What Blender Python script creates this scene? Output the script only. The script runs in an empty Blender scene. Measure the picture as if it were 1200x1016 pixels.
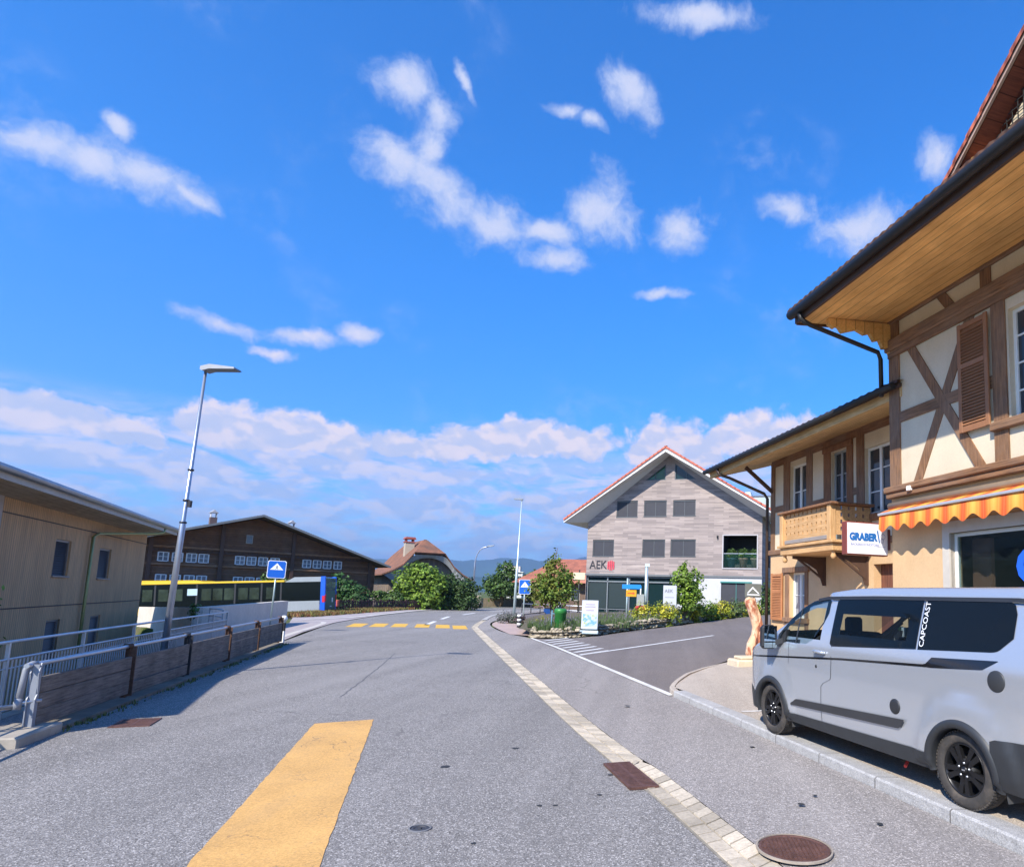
import bpy, bmesh, math, random, mathutils
from mathutils import Vector, Matrix
random.seed(7)
S = bpy.context.scene
C = S.collection
R = math.radians

# ------------------------------------------------------------------ camera
cam_d = bpy.data.cameras.new('camera'); cam = bpy.data.objects.new('camera', cam_d); C.objects.link(cam)
S.camera = cam
EYE = 2.05
th = R(6.9); ro = math.atan(.028)
fw = Vector((0, math.cos(th), math.sin(th))); rr = Vector((1, 0, 0)); uu = Vector((0, -math.sin(th), math.cos(th)))
rt = rr*math.cos(ro) + uu*math.sin(ro); up = uu*math.cos(ro) - rr*math.sin(ro)
cam.matrix_world = Matrix(((rt.x, up.x, -fw.x, 0), (rt.y, up.y, -fw.y, 0), (rt.z, up.z, -fw.z, EYE), (0, 0, 0, 1)))
cam_d.sensor_fit = 'HORIZONTAL'; cam_d.sensor_width = 36; cam_d.lens = 36*760/1200
cam_d.shift_x = -180/1200; cam_d.shift_y = 99/1200
cam_d.clip_start = .1; cam_d.clip_end = 40000

# ------------------------------------------------------------------ light
SUN_EL = R(40.5); SUN_AZ = math.atan2(-.455, -.89)        # compass direction of the sun, from +Y towards +X
sd = bpy.data.lights.new('sun', 'SUN'); sun = bpy.data.objects.new('sun', sd); C.objects.link(sun)
sd.energy = 4.4; sd.angle = R(.53); sd.color = (1, .93, .82)
sv = Vector((math.sin(SUN_AZ)*math.cos(SUN_EL), math.cos(SUN_AZ)*math.cos(SUN_EL), math.sin(SUN_EL)))
sun.rotation_euler = sv.to_track_quat('Z', 'Y').to_euler(); sun.location = (0, 0, 60)
S.view_settings.view_transform = 'Standard'; S.view_settings.look = 'None'
S.view_settings.gamma = 1; S.view_settings.exposure = .90; S.view_settings.use_curve_mapping = False
S.cycles.max_bounces = 8; S.cycles.transparent_max_bounces = 16

# ------------------------------------------------------------------ world: sky and clouds
W = bpy.data.worlds.new('World'); S.world = W; W.use_nodes = True
nt = W.node_tree; nt.nodes.clear(); L = nt.links
def N(t, **k):
    n = nt.nodes.new(t)
    for a, b in k.items(): setattr(n, a, b)
    return n
def MA(op, a, b=None, c=None, clamp=False):
    n = N('ShaderNodeMath', operation=op, use_clamp=clamp)
    for i, v in enumerate((a, b, c)):
        if v is None: continue
        if isinstance(v, (int, float)): n.inputs[i].default_value = v
        else: L.new(v, n.inputs[i])
    return n.outputs[0]
def MR(v, a, b, c=0., d=1., smooth=True):
    n = N('ShaderNodeMapRange', interpolation_type='SMOOTHSTEP' if smooth else 'LINEAR')
    L.new(v, n.inputs[0])
    for i, q in enumerate((a, b, c, d)): n.inputs[i+1].default_value = q
    return n.outputs[0]
sky = N('ShaderNodeTexSky', sky_type='NISHITA'); sky.sun_disc = False
sky.sun_elevation = SUN_EL; sky.sun_rotation = SUN_AZ % (2*math.pi)
sky.altitude = 600; sky.air_density = 1.0; sky.dust_density = .35; sky.ozone_density = 4.0
hs = N('ShaderNodeHueSaturation'); hs.inputs['Saturation'].default_value = 1.32; hs.inputs['Value'].default_value = 1.0
hs.inputs['Hue'].default_value = .507
L.new(sky.outputs[0], hs.inputs['Color'])
tc = N('ShaderNodeTexCoord'); sep = N('ShaderNodeSeparateXYZ'); L.new(tc.outputs['Generated'], sep.inputs[0])
az = MA('ARCTAN2', sep.outputs[0], sep.outputs[1]); el = MA('ARCSINE', sep.outputs[2])
cv = N('ShaderNodeCombineXYZ'); L.new(az, cv.inputs[0]); L.new(el, cv.inputs[1])
def noise(scale, detail, rough, vec, dist=0., sx=1., sy=1., off=0.):
    m = N('ShaderNodeMapping'); m.inputs['Scale'].default_value = (sx, sy, 1); m.inputs['Location'].default_value = (off, off*.7, off)
    L.new(vec, m.inputs[0])
    n = N('ShaderNodeTexNoise'); n.inputs['Scale'].default_value = scale; n.inputs['Detail'].default_value = detail
    n.inputs['Roughness'].default_value = rough; n.inputs['Distortion'].default_value = dist
    L.new(m.outputs[0], n.inputs[0]); return n
# the domain is warped so that the cloud outlines are ragged
wn = noise(9, 5, .6, cv.outputs[0]); wv = N('ShaderNodeVectorMath', operation='MULTIPLY_ADD')
L.new(wn.outputs['Color'], wv.inputs[0]); wv.inputs[1].default_value = (.055, .045, 0); wv.inputs[2].default_value = (-.0275, -.0225, 0)
wa = N('ShaderNodeVectorMath', operation='ADD'); L.new(cv.outputs[0], wa.inputs[0]); L.new(wv.outputs[0], wa.inputs[1])
def blobs(items, vec):
    cur = None
    for (a, e, r1, r2, t) in items:
        m = N('ShaderNodeMapping', vector_type='TEXTURE')
        m.inputs['Location'].default_value = (a, e, 0); m.inputs['Rotation'].default_value = (0, 0, t)
        m.inputs['Scale'].default_value = (r1, r2, 1); L.new(vec, m.inputs[0])
        l = N('ShaderNodeVectorMath', operation='LENGTH'); L.new(m.outputs[0], l.inputs[0])
        cur = l.outputs['Value'] if cur is None else MA('SMOOTH_MIN', cur, l.outputs['Value'], .25)
    return cur
CL = [(-0.812, 0.46, 0.0371, 0.0171, 0.183), (-0.767, 0.462, 0.0451, 0.0181, -0.008), (-0.712, 0.466, 0.05, 0.0231, -0.196), (-0.669, 0.458, 0.029, 0.0099, -0.147), (-0.745, 0.503, 0.0174, 0.0094, -0.414), (-0.43, 0.65, 0.0478, 0.0231, 0.03), (-0.385, 0.637, 0.0317, 0.0254, -0.467), (-0.388, 0.596, 0.0262, 0.0273, -0.078), (-0.433, 0.563, 0.042, 0.0308, -0.242), (-0.37, 0.543, 0.0624, 0.035, -0.42), (-0.292, 0.523, 0.0694, 0.0251, -0.19), (-0.206, 0.524, 0.0405, 0.0154, 0.033), (-0.193, 0.487, 0.0461, 0.0158, 0.094), (-0.119, 0.559, 0.0581, 0.0397, -0.073), (0.012, 0.536, 0.0419, 0.0313, 0.008), (-0.08, 0.699, 0.0462, 0.0249, -0.246), (-0.182, 0.671, 0.0277, 0.0087, -0.017), (-0.146, 0.662, 0.0271, 0.0083, -0.16), (0.034, 0.777, 0.0871, 0.0134, -0.023), (0.187, 0.563, 0.0432, 0.0171, -0.074), (0.3, 0.529, 0.0617, 0.0266, 0.051), (0.413, 0.595, 0.0288, 0.0312, -0.186), (-0.024, 0.448, 0.0373, 0.0083, 0.026), (-0.621, 0.327, 0.0389, 0.0105, -0.056), (-0.538, 0.332, 0.0417, 0.0109, 0.113), (-0.46, 0.352, 0.0226, 0.0101, 0.183), (-0.566, 0.304, 0.0257, 0.0076, 0.014), (-0.344, 0.673, 0.0061, 0.0201, 0.622)]
BK = [(-1.05, .19, .12, .03, 0), (-0.85, 0.189, 0.0704, 0.022, 0.011), (-0.772, 0.179, 0.0704, 0.022, 0.011), (-0.712, 0.170, 0.0484, 0.016, 0.065), (-0.622, 0.200, 0.056, 0.0235, 0.164), (-0.556, 0.205, 0.0923, 0.0291, 0.045), (-0.484, 0.196, 0.054, 0.0233, -0.028), (-0.397, 0.206, 0.0527, 0.0193, 0.108), (-0.314, 0.214, 0.0874, 0.0274, 0.086), (-0.228, 0.227, 0.0778, 0.0305, 0.07), (-0.143, 0.228, 0.0597, 0.0284, 0.053), (0.024, 0.232, 0.0935, 0.0365, 0.096), (0.13, 0.250, 0.0912, 0.0335, 0.119), (0.234, 0.24, 0.0752, 0.0277, -0.041), (0.357, 0.23, 0.1022, 0.0367, -0.065), (.6, .22, .16, .04, 0)]
fine = noise(26, 8, .66, cv.outputs[0], .3); puff = noise(20, 3, .5, cv.outputs[0], .2, 1, 1.5, 3.)
d1 = blobs(CL, wa.outputs[0])
big = noise(15, 9, .66, wa.outputs[0], .15, 1, 1.15, 5.)
q1 = MA('ADD', MA('SUBTRACT', 1.42, d1), MA('MULTIPLY', MA('SUBTRACT', big.outputs[0], .5), 2.9))
m1 = MA('MULTIPLY', MR(q1, -.05, 1.2), .90)
# the bank above the horizon: puffy crowns, flat and streaky below
d2 = blobs(BK, wa.outputs[0])
vo = N('ShaderNodeTexVoronoi', feature='SMOOTH_F1'); vo.inputs['Scale'].default_value = 34; vo.inputs['Smoothness'].default_value = .35
vmp = N('ShaderNodeMapping'); vmp.inputs['Scale'].default_value = (1, 1.35, 1); L.new(wa.outputs[0], vmp.inputs[0]); L.new(vmp.outputs[0], vo.inputs[0])
bil = MA('MULTIPLY', MA('SUBTRACT', .5, vo.outputs['Distance']), .55)
q2 = MA('ADD', MA('ADD', MA('SUBTRACT', 1.36, d2), MA('MULTIPLY', MA('SUBTRACT', fine.outputs[0], .5), 1.7)), bil)
m2 = MA('MULTIPLY', MR(q2, .08, .6), .94)
lay = noise(9, 6, .58, cv.outputs[0], .5, 1, 3.4, 8.)
band = MA('MULTIPLY', MR(el, .235, .17), MR(lay.outputs[0], .32, .58))
m3 = MA('MULTIPLY', band, .84)
lay2 = noise(4, 5, .55, cv.outputs[0], .2, 1, 1.6, 21.)
wisp = MA('MULTIPLY', MA('MULTIPLY', MR(lay2.outputs[0], .5, .75), MR(big.outputs[0], .42, .75)), .42)
mask = MA('MAXIMUM', MA('MAXIMUM', m1, wisp), MA('MAXIMUM', m2, m3))
# cloud colour: lit tops, cooler bellies
shade = noise(20, 4, .55, cv.outputs[0], .2, 1, 1.5, 3.02)
up1 = N('ShaderNodeVectorMath', operation='ADD'); L.new(cv.outputs[0], up1.inputs[0]); up1.inputs[1].default_value = (0, .012, 0)
puff2 = noise(20, 3, .5, up1.outputs[0], .2, 1, 1.5, 3.)
lit = MR(MA('SUBTRACT', puff.outputs[0], puff2.outputs[0]), -.07, .09)
low = MR(el, .03, .24)
lit2 = MA('ADD', MA('MULTIPLY', lit, .50), MA('ADD', MA('MULTIPLY', low, .42), MA('MULTIPLY', MR(vo.outputs['Distance'], .6, .1), .14)), clamp=True)
ramp = N('ShaderNodeMix', data_type='RGBA'); L.new(lit2, ramp.inputs[0])
ramp.inputs[6].default_value = (.40, .55, .86, 1); ramp.inputs[7].default_value = (1.0, .86, .86, 1)
hc = N('ShaderNodeMix', data_type='RGBA'); L.new(MR(el, .28, .4), hc.inputs[0]); L.new(ramp.outputs[2], hc.inputs[6])
hcr = N('ShaderNodeMix', data_type='RGBA'); L.new(MR(q1, .3, 2.2), hcr.inputs[0]); hcr.inputs[6].default_value = (.50, .60, .88, 1); hcr.inputs[7].default_value = (.80, .79, .90, 1); L.new(hcr.outputs[2], hc.inputs[7])
bg1 = N('ShaderNodeBackground'); tint = N('ShaderNodeMix', data_type='RGBA', blend_type='MULTIPLY'); tint.inputs[0].default_value = 1; L.new(hs.outputs[0], tint.inputs[6])
tg = N('ShaderNodeMix', data_type='RGBA'); L.new(MR(el, .0, .55), tg.inputs[0]); tg.inputs[6].default_value = (.40, .64, .86, 1); tg.inputs[7].default_value = (.58, 1.04, 1.12, 1)
L.new(tg.outputs[2], tint.inputs[7]); L.new(tint.outputs[2], bg1.inputs[0]); bg1.inputs[1].default_value = .15
bg2 = N('ShaderNodeBackground'); L.new(hc.outputs[2], bg2.inputs[0]); bg2.inputs[1].default_value = .59
mx = N('ShaderNodeMixShader'); L.new(mask, mx.inputs[0]); L.new(bg1.outputs[0], mx.inputs[1]); L.new(bg2.outputs[0], mx.inputs[2])
wo = N('ShaderNodeOutputWorld'); L.new(mx.outputs[0], wo.inputs[0])

# ------------------------------------------------------------------ materials
def lin(c): return tuple(((v/255)/12.92 if v/255 <= .04045 else ((v/255+.055)/1.055)**2.4) for v in c)
class M:
    """Small builder round one Principled material."""
    def __init__(s, name, col=(.5, .5, .5), rough=.7, metal=0., spec=.5, coat=0.):
        s.m = bpy.data.materials.new(name); s.m.use_nodes = True; s.t = s.m.node_tree
        s.b = s.t.nodes['Principled BSDF']; s.b.inputs['Base Color'].default_value = (*col, 1)
        s.b.inputs['Roughness'].default_value = rough; s.b.inputs['Metallic'].default_value = metal
        s.b.inputs['Specular IOR Level'].default_value = spec; s.b.inputs['Coat Weight'].default_value = coat
        s.col = None; s.bump = None; s.c0 = col; s.tc = None; s.h = None
    def n(s, t, **k):
        q = s.t.nodes.new(t)
        for a, b in k.items(): setattr(q, a, b)
        return q
    def l(s, a, b): s.t.links.new(a, b)
    def vec(s, scale=(1, 1, 1), rot=(0, 0, 0), loc=(0, 0, 0)):
        if s.tc is None: s.tc = s.n('ShaderNodeTexCoord')
        m = s.n('ShaderNodeMapping'); m.inputs['Scale'].default_value = scale; m.inputs['Rotation'].default_value = rot; m.inputs['Location'].default_value = loc
        s.l(s.tc.outputs['Object'], m.inputs[0]); return m.outputs[0]
    def noise(s, sc, det=4, ro=.6, vec=None, dist=0):
        q = s.n('ShaderNodeTexNoise'); q.inputs['Scale'].default_value = sc; q.inputs['Detail'].default_value = det
        q.inputs['Roughness'].default_value = ro; q.inputs['Distortion'].default_value = dist
        s.l(vec if vec is not None else s.vec(), q.inputs[0]); return q.outputs[0]
    def mr(s, v, a, b, c=0., d=1.):
        q = s.n('ShaderNodeMapRange'); s.l(v, q.inputs[0])
        for i, z in enumerate((a, b, c, d)): q.inputs[i+1].default_value = z
        return q.outputs[0]
    def math(s, op, a, b=None, clamp=False):
        q = s.n('ShaderNodeMath', operation=op, use_clamp=clamp)
        for i, v in enumerate((a, b)):
            if v is None: continue
            if isinstance(v, (int, float)): q.inputs[i].default_value = v
            else: s.l(v, q.inputs[i])
        return q.outputs[0]
    def mix(s, fac, col, mode='MIX'):
        q = s.n('ShaderNodeMix', data_type='RGBA', blend_type=mode)
        if isinstance(fac, (int, float)): q.inputs[0].default_value = fac
        else: s.l(fac, q.inputs[0])
        if s.col is None: q.inputs[6].default_value = (*s.c0, 1)
        else: s.l(s.col, q.inputs[6])
        if isinstance(col, tuple): q.inputs[7].default_value = (*col, 1)
        else: s.l(col, q.inputs[7])
        s.col = q.outputs[2]; return s
    def vary(s, sc, amt, det=4, vec=None, lo=.3, hi=.7):
        """multiply the colour by 1-amt .. 1+amt following a noise"""
        f = s.mr(s.noise(sc, det, vec=vec), lo, hi, 1-amt, 1+amt)
        c = s.n('ShaderNodeCombineColor'); [s.l(f, c.inputs[i]) for i in range(3)]
        return s.mix(1., c.outputs[0], 'MULTIPLY')
    def island(s, amt):
        g = s.n('ShaderNodeNewGeometry'); f = s.mr(g.outputs['Random Per Island'], 0, 1, 1-amt, 1+amt)
        c = s.n('ShaderNodeCombineColor'); [s.l(f, c.inputs[i]) for i in range(3)]
        return s.mix(1., c.outputs[0], 'MULTIPLY')
    def bumpn(s, h, strength=.3, dist=.02):
        q = s.n('ShaderNodeBump'); q.inputs['Strength'].default_value = strength; q.inputs['Distance'].default_value = dist
        s.l(h, q.inputs['Height'])
        if s.h is not None: s.l(s.h, q.inputs['Normal'])
        s.h = q.outputs[0]; return s
    def done(s):
        if s.col is not None: s.l(s.col, s.b.inputs['Base Color'])
        if s.h is not None: s.l(s.h, s.b.inputs['Normal'])
        return s.m
def plain(name, col, rough=.6, metal=0., spec=.5, coat=0., var=.06, sc=6, bump=0.):
    a = M(name, col, rough, metal, spec, coat)
    if var: a.vary(sc, var); a.vary(sc*.15, var)
    if bump: a.bumpn(a.noise(60, 3), bump, .005)
    return a.done()
def wave(a, vec, axis, scale, lo, hi, c=0., d=1., dist=0., prof='SIN'):
    q = a.n('ShaderNodeTexWave', wave_type='BANDS', bands_direction=axis, wave_profile=prof)
    q.inputs['Scale'].default_value = scale; q.inputs['Distortion'].default_value = dist; a.l(vec, q.inputs[0])
    return a.mr(q.outputs['Fac'], lo, hi, c, d)
def wood(name, col, dark, axis='X', board=None, rough=.75, knots=True, weather=0.):
    """grain runs along axis; board = width of boards across the grain (metres) and its axis"""
    a = M(name, col, rough, spec=.3)
    sc = {'X': (1, 14, 14), 'Y': (14, 1, 14), 'Z': (14, 14, 1)}[axis]
    g = a.noise(2.2, 6, .65, a.vec(sc), .4)
    a.mix(a.mr(g, .38, .68), dark)
    a.vary(1.3, .16)
    if weather: a.mix(a.mr(a.noise(.8, 5, .6), .4, .75, 0, weather), (.30, .27, .24))
    if board:
        ax, w = board; sp = a.n('ShaderNodeSeparateXYZ'); a.l(a.vec(), sp.inputs[0]); o = sp.outputs['XYZ'.index(ax)]
        k = a.math('DIVIDE', o, w); fr = a.math('FRACT', k)
        line = a.math('LESS_THAN', fr, .012/w if w > .1 else .1)
        wn = a.n('ShaderNodeTexWhiteNoise', noise_dimensions='1D'); a.l(a.math('FLOOR', k), wn.inputs['W'])
        f = a.mr(wn.outputs['Value'], 0, 1, .82, 1.16); c = a.n('ShaderNodeCombineColor'); [a.l(f, c.inputs[i]) for i in range(3)]
        a.mix(1., c.outputs[0], 'MULTIPLY'); a.mix(a.math('MULTIPLY', line, .75), tuple(v*.25 for v in dark))
        a.bumpn(a.math('SUBTRACT', 1., line), .5, .012)
    a.bumpn(g, .25, .006)
    return a.done()
def plaster(name, col, amt=.07):
    a = M(name, col, .92, spec=.2); a.vary(1.1, amt); a.vary(.35, amt*.8); a.vary(25, amt*.6); a.mix(a.mr(a.noise(1.3, 7, .68, a.vec((1, 1, .35))), .52, .74, 0, .28), tuple(c*f for c, f in zip(col, (.70, .62, .52))))
    a.bumpn(a.noise(70, 5, .7), .45, .008); return a.done()
def leafm(name, c1, c2, tr=.25):
    a = M(name, c1, .55, spec=.35); a.island(.38); a.mix(a.mr(a.noise(1.6, 3), .38, .64), c2)
    g = a.n('ShaderNodeNewGeometry'); f = a.mr(g.outputs['Random Per Island'], 0, 1, .65, 1.4)
    c = a.n('ShaderNodeCombineColor'); [a.l(f, c.inputs[i]) for i in range(3)]; a.mix(1., c.outputs[0], 'MULTIPLY')
    m = a.done(); t = a.n('ShaderNodeBsdfTranslucent'); a.l(a.col, t.inputs[0]); ms = a.n('ShaderNodeMixShader'); ms.inputs[0].default_value = tr
    o = a.t.nodes['Material Output']; a.l(a.b.outputs[0], ms.inputs[1]); a.l(t.outputs[0], ms.inputs[2]); a.l(ms.outputs[0], o.inputs[0])
    return m
def glassm(name, col=(.02, .03, .035), rough=.04, through=0.):
    a = M(name, col, rough, spec=.5, coat=0)
    m = a.done()
    if through:
        tr = a.n('ShaderNodeBsdfTransparent'); tr.inputs[0].default_value = (.80, .88, .88, 1)
        ms = a.n('ShaderNodeMixShader'); ms.inputs[0].default_value = through
        o = a.t.nodes['Material Output']; a.l(a.b.outputs[0], ms.inputs[1]); a.l(tr.outputs[0], ms.inputs[2]); a.l(ms.outputs[0], o.inputs[0])
    return m

# ------------------------------------------------------------------ mesh helpers
class MB:
    def __init__(s): s.v = []; s.f = []; s.mi = []; s.sm = []; s.k = 0
    def add(s, vs, fs, smooth=False):
        o = len(s.v); s.v += [tuple(p) for p in vs]; s.f += [[o+i for i in f] for f in fs]
        s.mi += [s.k]*len(fs); s.sm += [smooth]*len(fs); return s
    def box(s, x0, x1, y0, y1, z0, z1):
        if x0 > x1: x0, x1 = x1, x0
        if y0 > y1: y0, y1 = y1, y0
        if z0 > z1: z0, z1 = z1, z0
        v = [(x, y, z) for z in (z0, z1) for y in (y0, y1) for x in (x0, x1)]
        return s.add(v, [(0, 2, 3, 1), (4, 5, 7, 6), (0, 1, 5, 4), (2, 6, 7, 3), (0, 4, 6, 2), (1, 3, 7, 5)])
    def cbox(s, x0, x1, y0, y1, z0, z1, c=.01):
        """box with chamfered edges"""
        if x0 > x1: x0, x1 = x1, x0
        if y0 > y1: y0, y1 = y1, y0
        if z0 > z1: z0, z1 = z1, z0
        c = min(c, (x1-x0)*.3, (y1-y0)*.3, (z1-z0)*.3)
        bm = bmesh.new(); bmesh.ops.create_cube(bm, size=1)
        for v in bm.verts: v.co = Vector(((x0+x1)/2+v.co.x*(x1-x0), (y0+y1)/2+v.co.y*(y1-y0), (z0+z1)/2+v.co.z*(z1-z0)))
        bmesh.ops.bevel(bm, geom=bm.edges[:], offset=c, segments=1, affect='EDGES')
        return s.bm(bm)
    def bm(s, bm, smooth=False):
        bm.verts.index_update(); s.add([v.co[:] for v in bm.verts], [[v.index for v in f.verts] for f in bm.faces], smooth); bm.free(); return s
    def prism(s, poly, axis, a, b):
        """poly of 2-D points, extruded from a to b along axis ('X': poly=(y,z); 'Y': (x,z); 'Z': (x,y))"""
        def P(p, t): return {'X': (t, p[0], p[1]), 'Y': (p[0], t, p[1]), 'Z': (p[0], p[1], t)}[axis]
        n = len(poly); v = [P(p, a) for p in poly]+[P(p, b) for p in poly]
        return s.add(v, [list(range(n))[::-1], list(range(n, 2*n))]+[(i, (i+1) % n, n+(i+1) % n, n+i) for i in range(n)])
    def beam(s, p, q, w, h, up=(0, 0, 1)):
        """rectangular bar from p to q, w sideways, h along up"""
        p = Vector(p); q = Vector(q); d = (q-p).normalized(); sd_ = d.cross(Vector(up))
        if sd_.length < 1e-4: sd_ = Vector((1, 0, 0))
        sd_.normalize(); u_ = sd_.cross(d).normalized()
        v = [b+sd_*(w/2*i)+u_*(h/2*j) for b in (p, q) for i, j in ((-1, -1), (1, -1), (1, 1), (-1, 1))]
        return s.add(v, [(0, 3, 2, 1), (4, 5, 6, 7)]+[(i, (i+1) % 4, 4+(i+1) % 4, 4+i) for i in range(4)])
    def tube(s, pts, r, n=10, caps=True):
        pts = [Vector(p) for p in pts]; rs = r if isinstance(r, (list, tuple)) else [r]*len(pts)
        vs = []; prev = None
        for i, p in enumerate(pts):
            d = (pts[min(i+1, len(pts)-1)]-pts[max(i-1, 0)]).normalized()
            if prev is None: a = d.orthogonal().normalized()
            else: a = (prev-d*prev.dot(d)).normalized()
            prev = a; b = d.cross(a)
            vs += [p+(a*math.cos(2*math.pi*k/n)+b*math.sin(2*math.pi*k/n))*rs[i] for k in range(n)]
        fs = [(i*n+k, i*n+(k+1) % n, (i+1)*n+(k+1) % n, (i+1)*n+k) for i in range(len(pts)-1) for k in range(n)]
        s.add(vs, fs, True)
        if caps: s.add(vs[:n], [list(range(n))[::-1]]); s.add(vs[-n:], [list(range(n))])
        return s
    def lathe(s, prof, n=24, c=(0, 0, 0), axis='Z', smooth=True):
        vs = []
        for r, h in prof:
            for k in range(n):
                a = 2*math.pi*k/n; x, y = r*math.cos(a), r*math.sin(a)
                vs.append({'Z': (c[0]+x, c[1]+y, c[2]+h), 'Y': (c[0]+x, c[1]+h, c[2]+y), 'X': (c[0]+h, c[1]+x, c[2]+y)}[axis])
        m = len(prof)
        return s.add(vs, [(i*n+k, i*n+(k+1) % n, (i+1)*n+(k+1) % n, (i+1)*n+k) for i in range(m-1) for k in range(n)], smooth)
    def disc(s, c, r, axis='Y', n=24):
        vs = []
        for k in range(n):
            a = 2*math.pi*k/n; x, y = r*math.cos(a), r*math.sin(a)
            vs.append({'Z': (c[0]+x, c[1]+y, c[2]), 'Y': (c[0]+x, c[1], c[2]+y), 'X': (c[0], c[1]+x, c[2]+y)}[axis])
        return s.add(vs, [list(range(n))])
    def ball(s, c, r, sub=2, sq=(1, 1, 1), jit=0.):
        bm = bmesh.new(); bmesh.ops.create_icosphere(bm, subdivisions=sub, radius=r)
        for v in bm.verts:
            v.co = Vector((v.co.x*sq[0], v.co.y*sq[1], v.co.z*sq[2]))*(1+random.uniform(-jit, jit))+Vector(c)
        return s.bm(bm, True)
    def wall(s, x0, x1, z0, z1, holes, y=0., th=.25, top=None, thick=None):
        """front sheet in the XZ plane at y, facing -Y, with reveals th deep at the holes (xa,xb,za,zb)"""
        xs = sorted({x0, x1, *[h[0] for h in holes], *[h[1] for h in holes]}); zs = sorted({z0, z1, *[h[2] for h in holes], *[h[3] for h in holes]})
        for i in range(len(xs)-1):
            for j in range(len(zs)-1):
                cx, cz = (xs[i]+xs[i+1])/2, (zs[j]+zs[j+1])/2
                if any(h[0] < cx < h[1] and h[2] < cz < h[3] for h in holes): continue
                s.add([(xs[i], y, zs[j]), (xs[i+1], y, zs[j]), (xs[i+1], y, zs[j+1]), (xs[i], y, zs[j+1])], [(0, 1, 2, 3)])
                if thick: s.add([(xs[i], y+thick, zs[j]), (xs[i+1], y+thick, zs[j]), (xs[i+1], y+thick, zs[j+1]), (xs[i], y+thick, zs[j+1])], [(3, 2, 1, 0)])
        for a, b, c, d in holes:
            e = y+th
            s.add([(a, y, c), (b, y, c), (b, y, d), (a, y, d), (a, e, c), (b, e, c), (b, e, d), (a, e, d)],
                  [(0, 4, 5, 1), (1, 5, 6, 2), (2, 6, 7, 3), (3, 7, 4, 0)])
        if thick:
            e = y+thick
            s.add([(x0, y, z0), (x1, y, z0), (x1, y, z1), (x0, y, z1), (x0, e, z0), (x1, e, z0), (x1, e, z1), (x0, e, z1)],
                  [(0, 1, 5, 4), (1, 2, 6, 5), (2, 3, 7, 6), (3, 0, 4, 7)])
        return s
    def xf(s, m):
        s.v = [tuple(m @ Vector(p)) for p in s.v]; return s
    def build(s, name, mats, parent=None, shade=None):
        me = bpy.data.meshes.new(name); me.from_pydata(s.v, [], s.f)
        mats = mats if isinstance(mats, (list, tuple)) else [mats]
        for m in mats: me.materials.append(m)
        for p, k, sm in zip(me.polygons, s.mi, s.sm): p.material_index = min(k, len(mats)-1); p.use_smooth = sm if shade is None else shade
        me.update()
        bm = bmesh.new(); bm.from_mesh(me)
        if len(bm.faces) < 60000 and not getattr(s, 'keep', False):
            bmesh.ops.remove_doubles(bm, verts=bm.verts[:], dist=1e-5)
            bmesh.ops.recalc_face_normals(bm, faces=bm.faces[:]) if getattr(s, 'recalc', False) else None
        bm.to_mesh(me); bm.free()
        o = bpy.data.objects.new(name, me); C.objects.link(o)
        if parent: o.parent = parent
        return o
def tag(o, label=None, cat=None, group=None, kind=None):
    for k, v in (('label', label), ('category', cat), ('group', group), ('kind', kind)):
        if v: o[k] = v
    return o
def thing(name, label, cat, loc=(0, 0, 0), rz=0., group=None, rx=0., ry=0.):
    o = bpy.data.objects.new(name, None); C.objects.link(o); o.location = loc; o.rotation_euler = (rx, ry, rz); o.empty_display_size = .3
    return tag(o, label, cat, group)
def struct(name, mb, mat, z=0): return tag(mb.build(name, mat), kind='structure')
def copy_tree(o, parent=None, same=False):
    c = o.copy(); C.objects.link(c); c.parent = parent
    for ch in [x for x in ALLC(o)]: copy_tree(ch, c)
    return c
def ALLC(o): return [x for x in bpy.data.objects if x.parent == o]
def text_mb(body, size, depth=.004, x=0., z=0., y=0., align='CENTER', sx=1., bold=0., font=None, rot=0., mirror=False):
    cu = bpy.data.curves.new('t', 'FONT'); cu.body = body; cu.size = size; cu.extrude = depth; cu.align_x = align; cu.align_y = 'CENTER'; cu.offset = bold
    cu.resolution_u = 3
    o = bpy.data.objects.new('t', cu); C.objects.link(o)
    dg = bpy.context.evaluated_depsgraph_get(); me = bpy.data.meshes.new_from_object(o.evaluated_get(dg))
    mb = MB(); cs, sn = math.cos(rot), math.sin(rot)
    vs = []
    for v in me.vertices:
        a, b = v.co.x*sx, v.co.y; a, b = a*cs-b*sn, a*sn+b*cs
        vs.append((x+a, y-v.co.z, z+b))
    mb.add(vs, [list(p.vertices) for p in me.polygons])
    bpy.data.objects.remove(o); bpy.data.curves.remove(cu); bpy.data.meshes.remove(me)
    return mb
def rotz_of(ux, uy): return math.atan2(uy, ux)

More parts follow.
